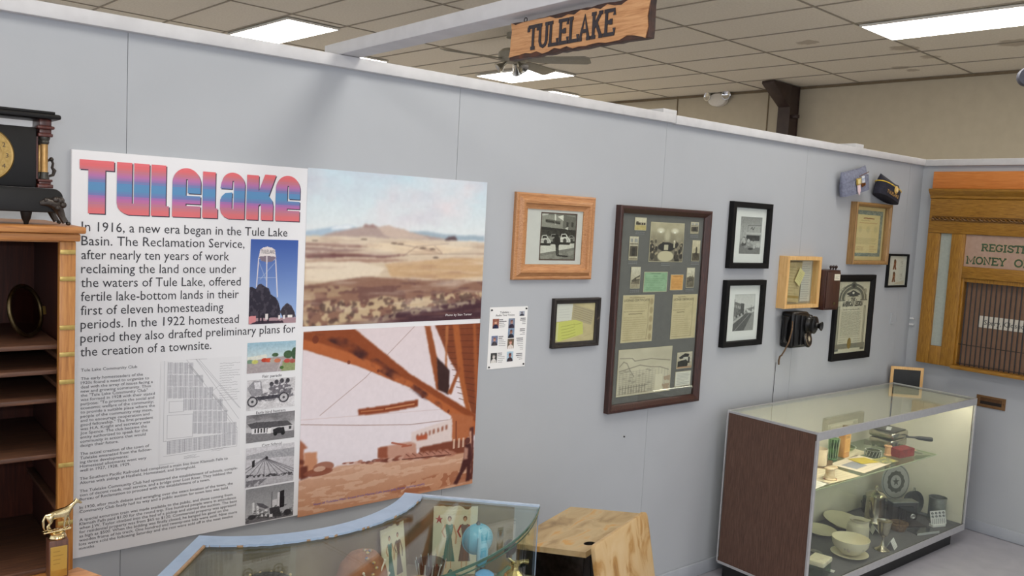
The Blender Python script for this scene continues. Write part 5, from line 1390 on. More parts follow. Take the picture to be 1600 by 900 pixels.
# small clips and a nail on the walls
bm = new(); lathe(bm, [(0, 0), (.004, 0), (.004, .004), (0, .005)], 10, T(2.279, 0, .84) @ FRONT)
tag(obj('nail', bm, metal('nail_steel', (90, 88, 86), .4), None), 'nail head in the grey wall below the tall collage frame', 'nail')
for k, z in enumerate((1.318, 1.277)):
    bm = new(); box(bm, XR - .012, XR, -.035, -.005, z - .006, z + .006, .002); tube(bm, [(XR - .012, -.03, z), (XR - .02, -.03, z - .003), (XR - .022, -.03, z + .012)], .002, 6)
    tag(obj('wall_clip', bm, paint('clip_white', (220, 220, 222), .4, 3), None), ('upper' if k == 0 else 'lower') + ' of two small white clips in the wall corner by the oak grille', 'clip', 'white clips in the corner')
bm = new(); box(bm, 4.79, 4.80, -.006, 0, 1.29, 1.36, .002); box(bm, 4.80, 4.83, -.008, 0, 1.285, 1.297, .002)
tag(obj('wall_bracket', bm, WALLP, None), 'small bracket painted over in grey under the thin black frame', 'bracket')

# ================================================================== oak post office grille on the right partition
OAK = wood('quartered_oak', (106, 70, 20), (148, 104, 36), (178, 132, 54), 2, 2.6, .35)
OAKH = wood('quartered_oak_across', (106, 70, 20), (148, 104, 36), (178, 132, 54), 1, 2.6, .35)
ORANGE = wood('orange_board', (188, 108, 46), (206, 126, 58), (218, 142, 74), 1, 1.4, .4)
XF = 5.0; XB = XR - .001
t = thing('teller_grille', 'old oak post office counter front with frosted panes and black bars on the right partition', 'post office grille', (XR, -.65, 1.03))
Y0, Y1 = -.097, -1.205
def part(nm, mat, *boxes, bev=.002, smooth=35):
    bm = new()
    for b in boxes: box(bm, *b, bev)
    return obj(nm, bm, mat, t, smooth, True)
part('top_board', ORANGE, (XF + .005, XB, Y1, Y0, 2.197, 2.308))
bm = new()
prof = [(XB, 2.130), (XF + .004, 2.130), (XF - .004, 2.136), (XF - .006, 2.150), (XF - .022, 2.166), (XF - .034, 2.180), (XF - .036, 2.194), (XB, 2.196)]
prism(bm, [(a, b) for a, b in prof], -Y0 - .004, -Y1, 0, Matrix(((1, 0, 0, 0), (0, 0, -1, 0), (0, 1, 0, 0), (0, 0, 0, 1))))
obj('cornice', bm, OAKH, t, 30, True)
part('frieze', OAKH, (XF, XB, Y1, Y0, 1.906, 2.129))
bm = new()
n_ = 150
pts = []
for j in range(2):
    ph = PI * j
    tube(bm, [(XF - .006 + .005 * math.cos(k * .9 + ph), Y0 - .02 - (Y0 - .02 - Y1) * k / n_, 2.001 + .007 * math.sin(k * .9 + ph)) for k in range(n_ + 1)], .0052, 6)
box(bm, XF - .004, XF + .001, Y1, Y0 - .018, 2.012, 2.018); box(bm, XF - .004, XF + .001, Y1, Y0 - .018, 1.984, 1.990)
obj('rope_moulding', bm, wood('rope_oak', (70, 44, 14), (108, 72, 24), (140, 98, 38), 1, 2.6, .4), t, 40, True)
for ya, yb in ((Y0, -.176), (-.253, -.337), (-.965, -1.049), (-1.126, Y1)):
    part('stile', OAK, (XF, XB, yb, ya, 1.040, 1.905))
for ya, yb in ((-.1765, -.2525), (-1.0495, -1.1255)):
    part('bottom_rail', OAK, (XF + .001, XB, yb, ya, 1.040, 1.162))
    bm = new(); box(bm, XF + .022, XF + .026, yb, ya, 1.1625, 1.9045); obj('frosted_pane', bm, paint('frosted_glass', (164, 172, 166), .25, 4, 60), t, 0, True)
part('sign_rail', OAKH, (XF, XB, -.9645, -.3375, 1.626, 1.700))
bm = new(); box(bm, XF + .016, XF + .020, -.9645, -.3375, 1.7005, 1.9045)
obj('sign_pane', bm, paint('sign_pane_pink', (172, 144, 128), .2, 4, 40), t, 0, True)
part('sill', OAKH, (XF - .034, XB, -.985, -.335, 1.036, 1.058))
part('jamb', OAK, (XF + .012, XB, -.352, -.3375, 1.0585, 1.6255), (XF + .012, XB, -.9645, -.95, 1.0585, 1.6255), (XF + .012, XB, -.9495, -.3525, 1.600, 1.6255))
bm = new(); box(bm, XR - .007, XR - .002, -.9495, -.3525, 1.059, 1.599)
obj('back_board', bm, paint('back_board_brown', (134, 104, 84), .7, 4, 30), t, 0, True)
BAR = paint('bar_iron', (30, 30, 32), .35, 4)
yb = -.3725
while yb > -.95:
    bm = new(); tube(bm, [(XF + .02, yb, 1.060), (XF + .02, yb, 1.624)], .0041, 8); obj('bar', bm, BAR, t, 60, True)
    yb -= .0295
for z in (1.072, 1.196):
    bm = new(); tube(bm, [(XF + .0155, -.353, z), (XF + .0155, -.949, z)], .0022, 8); obj('cross_bar', bm, BAR, t, 60, True)
bm = new(); box(bm, XR - .0105, XR - .0075, -.88, -.452, 1.318, 1.392)
sg = obj('closed_sign', bm, paint('sign_paper', (226, 220, 208), .7, 2), t, 0, True)
SIDE = Matrix(((0, 0, -1, 0), (-1, 0, 0, 0), (0, 1, 0, 0), (0, 0, 0, 1)))      # local xy -> facing -x: x runs to -y, y up
lettering('closed_lettering', [('Sorry, Closed', .484, 1.338, .030, .235)], INK, t, T(XR - .011, 0, 0) @ SIDE, world=True)
GREENI = paint('sign_green', (62, 84, 64), .4, 6)
GOLDI = paint('sign_gold', (178, 150, 92), .4, 8)
for nm, mt, wt, lf in (('lettering_edge', GOLDI, .31, 0), ('lettering', GREENI, .235, .0008)):
    bm = new()
    M = T(XF + .0152, 0, 0) @ SIDE
    slab_text(bm, 'REGISTRY', .437, 1.808, .040, wt, .322, M, lf); obj(nm, bm, mt, t, 0, True)
    for wd_, x_, w_ in (('MONEY', .352, .24), ('ORDERS', .352 + .24 + .045, .30)):
        bm = new(); slab_text(bm, wd_, x_, 1.722, .042, wt, w_, M, lf); obj(nm, bm, mt, t, 0, True)

# brass mail slot
t = thing('mail_slot', 'brass mail slot plate low on the right partition beside the glass case', 'mail slot', (XR, -.567, .848))
bm = new()
for a, b, c, d_ in ((-.656, -.482, .873, .886), (-.656, -.482, .812, .830), (-.656, -.634, .830, .873), (-.505, -.482, .830, .873)): box(bm, XR - .008, XR - .0005, a, b, c, d_, .001)
obj('plate', bm, paint('old_brass', (134, 100, 66), .45, 8, 40, .4), t, 20, True)
bm = new(); box(bm, XR - .0055, XR - .0008, -.634, -.505, .830, .873); obj('slot', bm, paint('slot_dark', (34, 26, 22), .6, 3), t, 0, True)
bm = new(); box(bm, XR - .0075, XR - .0058, -.632, -.507, .851, .872, .0004); obj('flap', bm, paint('flap_brass', (108, 78, 52), .45, 8, 40, .4), t, 0, True)
for y_ in (-.645, -.493):
    bm = new(); lathe(bm, [(0, .003), (.003, .002), (.004, 0)], 12, T(XR - .008, y_, .85) @ Ry(-PI / 2)); obj('screw', bm, MATS['flap_brass'], t, 30, True)

# little chalkboard standing in the corner
ca, cb_ = Vector((4.815, -.035, 0)), Vector((4.945, -.170, 0))
dd = (cb_ - ca); L0 = dd.length + .02; an = math.atan2(dd.y, dd.x)
mid = (ca + cb_) / 2
zt = .5 * (at_y(1393, 574, -.04).z + at_x(1443, 574, 4.94).z)
t = thing('chalkboard', 'little black chalkboard in a light wood frame standing in the corner behind the glass case', 'chalkboard', (mid.x, mid.y, 0), an)
bm = new(); frame_ring(bm, L0, .25, [(0, .006), (0, -.006), (.018, -.006), (.018, .006)], T(0, 0, zt - .125)); obj('frame', bm, PINE, t, 20)
bm = new(); box(bm, -L0 / 2 + .015, L0 / 2 - .015, -.003, .003, zt - .235, zt - .015); obj('slate', bm, paint('slate_black', (38, 40, 42), .6, 4, 16), t, 0)
for s in (-1, 1):
    bm = new(); box(bm, s * (L0 / 2 - .018), s * L0 / 2, -.006, .006, 0.0, zt - .25, .001); obj('leg', bm, PINE, t, 0)
bm = new(); box(bm, -L0 / 2 + .018, L0 / 2 - .018, -.005, .005, .2, .22, .001); obj('cross_rail', bm, PINE, t, 0)
bm = new(); box(bm, -.09, .09, .007, .05, 0, .012, .001); box(bm, -.09, .09, -.05, -.007, 0, .012, .001); obj('foot', bm, PINE, t, 0)

# ================================================================== glass display case
ALU = paint('aluminium_trim', (196, 196, 198), .38, 4, 40, .55)
CREAM = paint('case_lining_cream', (218, 213, 196), .7, 3, 14)
LAM = wood('walnut_laminate', (68, 46, 38), (90, 64, 52), (108, 80, 66), 2, 2.2, .4, 0)
CGL = glass('case_glass', (250, 253, 250), 1.45)
cx0, cx1, cy0, cy1, cz1, czf = 2.985, 4.765, -.602, -.072, .912, .118
t = thing('display_case', 'long glass display case with walnut end panel and aluminium edges against the grey wall', 'display case', ((cx0 + cx1) / 2, (cy0 + cy1) / 2, 0))
bm = new(); box(bm, cx0 + .02, cx1 - .10, cy0 + .035, cy1 - .03, 0, czf - .034); obj('plinth', bm, paint('plinth_black', (20, 20, 21), .5, 3), t, 0, True)
bm = new(); box(bm, cx0 + .003, cx1 - .003, cy0 + .004, cy1 - .003, czf - .033, czf - .004); obj('base_board', bm, LAM, t, 0, True)
DECK = blotch('deck_grey_felt', [(.3, (84, 84, 88)), (.7, (100, 100, 104))], 90, .95, bmp=.1)
bm = new(); box(bm, cx0 + .016, cx1 - .014, cy0 + .012, cy1 - .012, czf - .0035, czf); obj('deck', bm, DECK, t, 0, True)
for xa, xb in ((cx0 + .002, cx0 + .015), (cx1 - .013, cx1 - .002)):
    bm = new(); box(bm, xa, xb, cy0 + .014, cy1 - .012, czf - .0035, cz1 - .012)
    o = obj('end_panel', bm, LAM, t, 0, True)
    inner = 1 if xa < 3.5 else -1
    xi = xb if inner > 0 else xa
    bm = new(); box(bm, min(xi, xi + inner * .0025), max(xi, xi + inner * .0025), cy0 + .016, cy1 - .013, czf + .0005, cz1 - .016); obj('lining', bm, CREAM, o, 0, True)
for k in range(2):
    xa, xb = (cx0 + .019, 3.93) if k == 0 else (3.88, cx1 - .017)
    yk = cy1 - .010 + (.0 if k == 0 else .005)
    bm = new(); box(bm, xa, xb, yk, yk + .003, czf + .001, cz1 - .02); obj('sliding_door', bm, CREAM, t, 0, True)
bm = new(); box(bm, cx0 + .018, cx1 - .016, cy0 + .006, cy0 + .010, czf + .004, cz1 - .044); obj('front_glass', bm, CGL, t, 0, True)
bm = new(); box(bm, cx0 + .009, cx1 - .009, cy0 + .009, cy1 - .009, cz1 - .008, cz1 - .003); obj('top_glass', bm, CGL, t, 0, True)
# aluminium edges
E1 = .009
for nm, b in (('top_trim', (cx0, cx1, cy0, cy0 + E1, cz1 - .042, cz1)), ('top_trim', (cx0, cx1, cy1 - E1, cy1, cz1 - .03, cz1)), ('top_trim', (cx0, cx0 + E1, cy0 + E1, cy1 - E1, cz1 - .012, cz1)), ('top_trim', (cx1 - E1, cx1, cy0 + E1, cy1 - E1, cz1 - .012, cz1)),
              ('bottom_trim', (cx0, cx1, cy0, cy0 + .0045, czf - .036, czf + .004)), ('corner_post', (cx0, cx0 + .018, cy0 + .0005, cy0 + .013, czf + .0045, cz1 - .0425)), ('corner_post', (cx1 - .013, cx1, cy0 + .0005, cy0 + .013, czf + .0045, cz1 - .0425)),
              ('corner_post', (cx0, cx0 + .0018, cy1 - .008, cy1, .09, cz1 - .031)), ('bottom_trim', (cx0, cx0 + .0018, cy0 + .005, cy1 - .008, czf - .034, czf - .02))):
    bm = new(); box(bm, *b, .0012, 1); obj(nm, bm, ALU, t, 20, True)
SZ = .580
sx1 = 4.475
bm = new(); box(bm, cx0 + .022, sx1, -.515, -.095, SZ - .006, SZ)
obj('shelf', bm, glass('shelf_glass', (236, 244, 230), 1.5), t, 0, True)
bm = new(); box(bm, cx0 + .022, sx1, -.5175, -.5152, SZ - .006, SZ); box(bm, sx1 + .0003, sx1 + .003, -.515, -.095, SZ - .006, SZ)
obj('shelf_edge', bm, paint('glass_edge_green', (172, 182, 150), .3, 6), t, 0, True)
for x_ in (3.15, 3.75, 4.44):
    bm = new(); prism(bm, [(-.08, SZ - .0065), (-.45, SZ - .0065), (-.45, SZ - .014), (-.09, SZ - .04), (-.08, SZ - .04)], x_ - .003, x_ + .003, 0, Matrix(((0, 0, 1, 0), (1, 0, 0, 0), (0, 1, 0, 0), (0, 0, 0, 1)))); box(bm, x_ - .003, x_ + .003, -.0855, -.0826, SZ - .04, SZ - .0066)
    obj('shelf_bracket', bm, metal('bracket_steel', (120, 116, 108), .4), t, 0, True)
# strip lamp under the front top edge
bm = new(); box(bm, cx0 + .06, cx1 - .05, cy0 + .012, cy0 + .030, cz1 - .026, cz1 - .012, .002)
lp = obj('strip_lamp', bm, paint('lamp_housing', (206, 204, 196), .5, 3), t, 0, True)
bm = new(); box(bm, cx0 + .08, cx1 - .07, cy0 + .0135, cy0 + .0285, cz1 - .031, cz1 - .0265); obj('tube', bm, emit('case_tube', (255, 243, 222), 22.0), lp, 0, True)

# ---- what stands on the deck
PORC = paint('cream_porcelain', (224, 216, 188), .25, 5, 12)
STW = paint('stoneware_cream', (218, 210, 190), .3, 5, 14)
SILV = metal('worn_silver', (196, 188, 170), .22, 14)
TIN = metal('dull_tin', (150, 152, 146), .45, 12)
DZ = czf + .0006
def item(name, label, cat, x, y, z, rz=0, group=None): return thing(name, label, cat, (x, y, z), rz, group)
R_B = .098
t = item('porcelain_saucer', 'cream saucer under the flowered bowl at the front of the case', 'saucer', 3.632, -.470, DZ)
bm = new(); lathe(bm, [(0, .0), (.055, 0), (.060, .004), (.088, .010), (.098, .016), (.099, .018), (.096, .018), (.060, .009), (0, .008)], 48); obj('dish', bm, PORC, t)
bm = new(); box(bm, .082, .108, -.020, .020, .0165, .021, .002); obj('handle_tab', bm, PORC, t)
t = item('flowered_bowl', 'cream china bowl with faint flowers standing on a saucer, front of the case', 'bowl', 3.632, -.470, DZ + .0182)
bm = new(); lathe(bm, [(0, 0), (.05, 0), (.053, .003), (.058, .008), (.082, .030), (.094, .048), (.099, .078), (.100, .082), (.097, .082), (.091, .050), (.078, .033), (.05, .013), (0, .011)], 56); obj('bowl', bm, PORC, t)
for a0 in (-1.9, -1.0, -2.8):
    bm = new()
    for k in range(9):
        a = a0 + random.uniform(-.16, .16); z = .05 + random.uniform(-.016, .016); r_ = .0935 + (z - .052) * .14 + .0004
        lathe(bm, [(0, .0006), (random.uniform(.004, .008), 0)], 7, T(r_ * math.cos(a), r_ * math.sin(a), z) @ axis_to((math.cos(a), math.sin(a), -.15)), cap=False)
    obj('flower_print', bm, blotch('flower_print', [(.35, (196, 164, 160)), (.55, (176, 170, 150)), (.7, (150, 140, 146))], 90, .4), t, 0)
t = item('stoneware_pitcher', 'cream stoneware jar with a pouring lip behind the flowered bowl', 'pitcher', 3.905, -.365, DZ)
bm = new(); tt_ = new()
lathe(bm, [(0, 0), (.052, 0), (.058, .006), (.061, .02), (.061, .075), (.057, .09), (.045, .100), (.042, .106), (.050, .118), (.051, .121), (.047, .121), (.038, .106), (.050, .09), (.055, .07), (.055, .02), (0, .008)], 48)
for v in bm.verts:
    if v.co.z > .1:
        a = math.atan2(v.co.y, v.co.x); k = max(0, math.cos(a - math.radians(-62))) ** 14
        v.co.x *= 1 + .28 * k; v.co.y *= 1 + .28 * k; v.co.z += .006 * k
obj('jar', bm, STW, t)
t = item('silver_goblet', 'tall tarnished silver goblet with flared foot right of the bowl', 'goblet', 3.875, -.530, DZ)
bm = new(); lathe(bm, [(0, 0), (.040, 0), (.041, .003), (.034, .008), (.020, .016), (.010, .030), (.0065, .055), (.0065, .07), (.012, .078), (.024, .088), (.030, .105), (.033, .135), (.040, .166), (.041, .168), (.038, .168), (.031, .135), (.027, .105), (0, .085)], 44); obj('goblet', bm, SILV, t)
CARDM = paint('card_white', (222, 222, 220), .8, 2, 30)
def card(x, y, rz, label, w=.078, h=.052, lean=.5, name='label_card', rows=4):
    t = item(name, label, 'card', x, y, DZ, rz)
    bm = new(); prism(bm, [(-w / 2, 0), (w / 2, 0), (w / 2, h), (-w / 2, h)], 0, .0006, 0, Rx(PI / 2 - lean)); obj('card', bm, CARDM, t, 0)
    p = Pic(50, 36, None, (224, 224, 222)); p.script((.1, .15, .92, .9), rows, (120, 120, 122), .7, 1.1)
    me = p.mesh('writing', w * .96, h * .96); me.transform(Rx(-lean) @ T(0, -.0014, h / 2)); obj('writing', me, PRINT, t, 0)
    bm = new(); prism(bm, [(-w / 2, 0), (w / 2, 0), (w / 2, h * .6), (-w / 2, h * .6)], 0, .0006, 0, T(0, h * math.sin(lean) * 1.0 + .0, 0) @ Rx(PI / 2 + .2) if False else T(0, .045, 0.0) @ Rx(PI / 2 + .35)); obj('stand_flap', bm, CARDM, t, 0)
    return t
card(3.97, -.562, .25, 'small white label card in front of the silver goblet')
card(4.12, -.385, .7, 'lined white card leaning in front of the large cream plate', .08, .06, .7, rows=7)
# plates
for k, (x, y, z, lb) in enumerate(((4.045, -.205, DZ, 'large cream plate lying at the back, left of the coffee pot'), (3.80, -.195, DZ, 'smaller cream plate lying left of the large one'))):
    t = item('cream_plate', lb, 'plate', x, y, z, 0, 'cream plates in the glass case')
    r = .125 if k == 0 else .095
    bm = new(); lathe(bm, [(0, 0), (r * .6, 0), (r * .64, .003), (r * .96, .016), (r, .018), (r * .97, .0195), (r * .66, .008), (0, .006)], 56, T(0, 0, .008) @ Rx(.06) if k else T(0, 0, .02) @ Rx(.16)); obj('dish', bm, PORC, t)
    bm = new(); lathe(bm, [(0, 0), (r * .45, 0), (r * .45, .006), (0, .006)], 32, T(0, 0, 0)); obj('foot', bm, PORC, t)
# glass box with a cream lid at the left front
t = item('glass_box', 'small square glass box with a cream flowered lid at the front left corner', 'box', 3.245, -.515, DZ, .2)
bm = new()
for a, b, c, d_ in ((-.062, .062, -.042, -.038), (-.062, .062, .038, .042), (-.062, -.058, -.038, .038), (.058, .062, -.038, .038)): box(bm, a, b, c, d_, 0, .062)
obj('walls', bm, glass('box_glass', (214, 232, 218), 1.5), t, 0)
bm = new(); box(bm, -.066, .066, -.046, .046, .0625, .088, .006); obj('lid', bm, blotch('lid_cream', [(.5, (222, 216, 190)), (.66, (206, 196, 170)), (.76, (186, 160, 140))], 26, .35), t)
t = item('price_tag', 'tiny striped tag lying beside the glass box', 'tag', 3.345, -.525, DZ, .3)
p = Pic(24, 30, None, (220, 220, 214)); p.script((.1, .1, .9, .9), 6, (130, 130, 130), .8, 1.2); me = p.mesh('print', .032, .042); me.transform(T(0, 0, .0016) @ Rx(-PI / 2)); bm = new(); box(bm, -.016, .016, -.021, .021, 0, .001); obj('tag', bm, CARDM, t, 0); obj('print', me, PRINT, t, 0)
t = item('crescent_dish', 'grey crescent-shaped metal piece lying left on the deck', 'metal piece', 3.44, -.36, DZ)
bm = new(); tube(bm, [(.05 * math.cos(a), .05 * math.sin(a), .0118) for a in [math.radians(-110 + 200 * k / 20) for k in range(21)]], [.002 + .009 * math.sin(PI * k / 20) for k in range(21)], 10); obj('crescent', bm, TIN, t)
# coffee pot
t = item('coffee_pot', 'lidded silver coffee pot behind the goblet', 'coffee pot', 4.285, -.265, DZ)
bm = new(); lathe(bm, [(0, 0), (.062, 0), (.064, .005), (.060, .012), (.057, .02), (.053, .15), (.056, .156), (.056, .162), (.0, .162)], 44); obj('body', bm, SILV, t)
bm = new(); lathe(bm, [(.060, .1625), (.062, .168), (.056, .174), (.040, .188), (.018, .194), (.008, .200), (.006, .206), (.012, .212), (.013, .22), (.008, .226), (0, .227)], 40); obj('lid', bm, SILV, t)
bm = new(); tube(bm, [(-.05, -.01, .05), (-.085, -.02, .08), (-.10, -.022, .13), (-.118, -.026, .158)], [.014, .011, .008, .007], 12); obj('spout', bm, SILV, t)
bm = new(); tube(bm, [(.05, .012, .14), (.095, .02, .145), (.105, .022, .09), (.06, .014, .035)], .006, 10); obj('handle', bm, paint('ebony_handle', (34, 28, 26), .4, 4), t)
# round emblem disc
t = item('emblem_disc', 'round white glass disc printed with a star emblem, on a tin stand under the shelf', 'emblem', 4.622, -.215, DZ + .145, -.35)
dm = T(0, 0, .04) @ Rx(PI / 2 - .12) @ Matrix.Diagonal((.92, .92, 1, 1))
bm = new(); lathe(bm, [(0, 0), (.122, 0), (.124, .002), (.122, .005), (0, .005)], 56, dm); obj('disc', bm, paint('disc_white', (158, 158, 154), .25, 3, 20), t)
EM = paint('emblem_dark', (62, 62, 52), .5, 6)
def ringflat(bm, r0, r1, M, seg=56, wob=0):
    tt_ = new(); a_, b_ = [], []
    for k in range(seg):
        a = 2 * PI * k / seg; w_ = 1 + wob * (math.cos(12 * a) + .4 * math.cos(5 * a))
        a_.append(tt_.verts.new((r0 * math.cos(a), r0 * math.sin(a), 0))); b_.append(tt_.verts.new((r1 * w_ * math.cos(a), r1 * w_ * math.sin(a), 0)))
    for k in range(seg): tt_.faces.new((a_[k], a_[(k + 1) % seg], b_[(k + 1) % seg], b_[k]))
    add(bm, tt_, M)
bm = new(); ringflat(bm, .110, .115, dm @ T(0, 0, .0056)); obj('ring', bm, EM, t, 0)
bm = new(); ringflat(bm, .046, .074, dm @ T(0, 0, .0056), 96, .045); obj('wreath', bm, EM, t, 0)
bm = new(); v_ = [bm.verts.new(((.032 if k % 2 == 0 else .013) * math.sin(PI * k / 5), (.032 if k % 2 == 0 else .013) * math.cos(PI * k / 5), 0)) for k in range(10)]
c_ = bm.verts.new((0, 0, 0))
for k in range(10): bm.faces.new((c_, v_[(k + 1) % 10], v_[k]))
bmesh.ops.transform(bm, matrix=dm @ T(0, 0, .0058), verts=bm.verts); obj('star', bm, EM, t, 0)
bm = new(); box(bm, -.05, .05, -.03, .02, -.1445, -.12, .004); box(bm, -.012, .012, .001, .014, -.122, -.062, .003); box(bm, -.04, .04, -.010, .010, -.082, -.076, .002); obj('stand', bm, TIN, t)
# folding camera
t = item('folding_camera', 'old dark folding camera, its front dropped open, on the deck', 'camera', 4.47, -.345, DZ, -.5)
BK = blotch('camera_leather', [(.3, (30, 26, 24)), (.7, (52, 46, 40))], 160, .6, bmp=.3)
bm = new(); box(bm, -.085, .085, -.03, .035, .008, .118, .005); obj('body', bm, BK, t)
bm = new(); box(bm, -.088, .088, -.034, .038, .1185, .126, .003); obj('top_plate', bm, TIN, t)
bm = new()
for k in range(5): box(bm, -.05 + k * .005, .05 - k * .005, -.045 - k * .012, -.034 - k * .012, .022 + k * .003, .10 - k * .004, .002)
obj('bellows', bm, paint('bellows_black', (26, 24, 24), .7, 4), t, 0)
bm = new(); prism(bm, [(-.085, 0), (.085, 0), (.085, .095), (-.085, .095)], .0, .006, 0, T(0, -.032, .008) @ Rx(PI) @ Rz(0)); obj('bed', bm, BK, t, 0)
bm = new(); lathe(bm, [(0, 0), (.018, 0), (.018, .012), (.012, .014), (0, .008)], 20, T(0, -.094, .06) @ FRONT); obj('lens', bm, metal('camera_chrome', (180, 176, 168), .25), t)
# acrylic stand in front of it
t = item('acrylic_stand', 'low clear acrylic block in front of the folding camera', 'stand', 4.38, -.52, DZ, -.3)
bm = new(); box(bm, -.085, .085, -.04, .04, 0, .012, .003); obj('block', bm, glass('acrylic', (226, 230, 230), 1.45), t, 0)
bm = new(); box(bm, -.088, .088, -.0425, -.0405, 0, .014, .0005); obj('edge', bm, paint('acrylic_edge', (186, 188, 188), .2, 6), t, 0)
# patterned card
t = item('patterned_card', 'white card printed with small black figures propped against the camera', 'card', 4.56, -.535, DZ + .0, -.35)
p = Pic(90, 64, None, (206, 206, 206))
for r_ in range(2):
    for k in range(4): p.ell((.14 + k * .24, .16 + r_ * .24), .08, .09, (66, 66, 68)); p.line([(.08 + k * .24, .26 + r_ * .24), (.2 + k * .24, .1 + r_ * .24)], 1.6, (206, 206, 206))
for k in range(7): p.line([(.1 + k * .13, .6), (.06 + k * .13, .95)], 2.4, (88, 88, 92))
me = p.mesh('print', .118, .078); me.transform(T(0, 0, .012) @ Rx(-.25) @ T(0, -.0012, .045)); obj('print', me, PRINT, t, 0)
bm = new(); box(bm, -.06, .06, 0, .0012, .004, .086); bmesh.ops.transform(bm, matrix=T(0, 0, .012) @ Rx(-.25), verts=bm.verts); box(bm, -.05, .05, -.004, .03, 0, .018, .003); obj('card', bm, CARDM, t, 0)
# tin canisters and scoop at the right end
t = item('tin_canister', 'grey tin measuring can open at the top, far right of the deck', 'can', 4.675, -.465, DZ)
bm = new(); lathe(bm, [(0, 0), (.052, 0), (.053, .004), (.050, .008), (.050, .14), (.053, .144), (.053, .148), (.049, .148), (.048, .01), (0, .008)], 40); obj('can', bm, TIN, t)
bm = new(); tube(bm, [(.04, .03, .12), (.06, .055, .115), (.06, .058, .06), (.04, .03, .05)], .004, 8); obj('handle', bm, TIN, t)
t = item('tin_pan', 'dark round tin pan standing on edge behind the folding camera', 'pan', 4.645, -.315, DZ)
bm = new(); lathe(bm, [(0, 0), (.068, 0), (.07, .004), (.075, .028), (.077, .030), (.074, .030), (.067, .008), (0, .006)], 44, T(0, 0, .0775) @ Rz(-.3) @ Rx(PI / 2 - .08)); obj('pan', bm, metal('dark_tin', (96, 98, 94), .5), t)
bm = new(); tube(bm, [(.015, 0, .145), (.025, .0, .165), (.04, 0, .16), (.045, .0, .14)], .003, 8); obj('ring', bm, TIN, t)
t = item('wicker_basket', 'little brown wicker basket between the coffee pot and the camera', 'basket', 4.28, -.42, DZ)
bm = new()
for k in range(7): tube(bm, [((.040 + .003 * k) * math.cos(a) * (1 + .03 * math.cos(9 * a + k * PI)), (.034 + .003 * k) * math.sin(a) * (1 + .03 * math.cos(9 * a + k * PI)), .004 + k * .0065) for a in [2 * PI * j / 48 for j in range(48)]], .0036, 6, closed=True)
lathe(bm, [(0, 0), (.038, 0), (.038, .004), (0, .004)], 30); obj('basket', bm, blotch('wicker', [(.3, (70, 50, 30)), (.7, (128, 96, 56))], 90, .7), t)
t = item('glass_jar', 'round clear glass jar with a ridged band behind the basket', 'jar', 4.445, -.165, DZ)
bm = new(); lathe(bm, [(0, 0), (.056, 0), (.060, .006), (.062, .05), (.066, .055), (.066, .062), (.060, .066), (.058, .095), (.054, .095), (.055, .06), (.054, .01), (0, .008)], 40); obj('jar', bm, glass('jar_glass', (206, 210, 206), 1.5), t)

# ---- what lies on the glass shelf
S_ = SZ + .0006
def paper(x, y, w, h, rz, label, bg, ink, rows=8, z=0, name='paper_sheet', pic=None, cat='paper'):
    t = item(name, label, cat, x, y, S_ + z, rz)
    bm = new(); box(bm, -w / 2, w / 2, -h / 2, h / 2, 0, .001); obj('sheet', bm, paint('sheet_%d_%d' % bg[:2], bg, .8, 3, 30), t, 0)
    p = Pic(80, 60, None, bg); p.script((.08, .1, .94, .92), rows, ink, .6, 1.0)
    if pic: pic(p)
    me = p.mesh('print', w * .98, h * .98); me.transform(T(0, 0, .0013) @ Rx(-PI / 2)); obj('print', me, PRINT, t, 0)
CR = (224, 210, 180)
paper(3.20, -.455, .22, .10, .1, 'white sheet at the front left corner of the glass shelf', (232, 228, 216), (120, 116, 108))
paper(3.45, -.405, .30, .20, -.05, 'cream sheet under the brown ceramic holder', CR, (170, 156, 128), 6)
paper(3.83, -.385, .34, .20, .06, 'large cream sheet with a grey photo in the middle of the shelf', (232, 218, 196), (180, 168, 150), 6, 0, pic=lambda p: p.poly([(.1, .25), (.5, .25), (.5, .7), (.1, .7)], (150, 152, 160)))
paper(3.98, -.20, .26, .18, .0, 'cream sheet at the back under the glass ashtray', (228, 216, 186), (190, 178, 150), 5)
paper(3.61, -.27, .20, .12, .5, 'brown patterned folder lying beneath the cup', (122, 96, 70), (80, 60, 44), 6, .0022)
paper(3.895, -.365, .13, .10, -.25, 'yellow booklet lying on the middle of the shelf', (206, 184, 70), (150, 134, 50), 4, .0035, 'booklet', cat='booklet')
paper(4.02, -.43, .13, .09, -.1, 'green and grey picture card in front of the ashtray', (140, 142, 110), (80, 84, 66), 5, .0035, 'picture_card', lambda p: p.blend(((p.noise(7)) > .55).astype(float), (206, 190, 90), .8), cat='card')
t = item('handled_cup', 'cream handled cup with a dark rider picture at the left of the shelf', 'cup', 3.57, -.28, S_ + .0034)
bm = new(); lathe(bm, [(0, 0), (.036, 0), (.040, .003), (.042, .01), (.043, .092), (.044, .095), (.041, .095), (.039, .012), (0, .008)], 40); obj('cup', bm, paint('cup_cream', (222, 206, 178), .3, 4), t)
bm = new(); tube(bm, [(-.038, .02, .08), (-.062, .032, .075), (-.062, .034, .035), (-.038, .02, .02)], .005, 10); obj('handle', bm, MATS['cup_cream'], t)
bm = new()
def on_cup(a, z, r, M_=None): return (r * math.cos(a), r * math.sin(a), z)
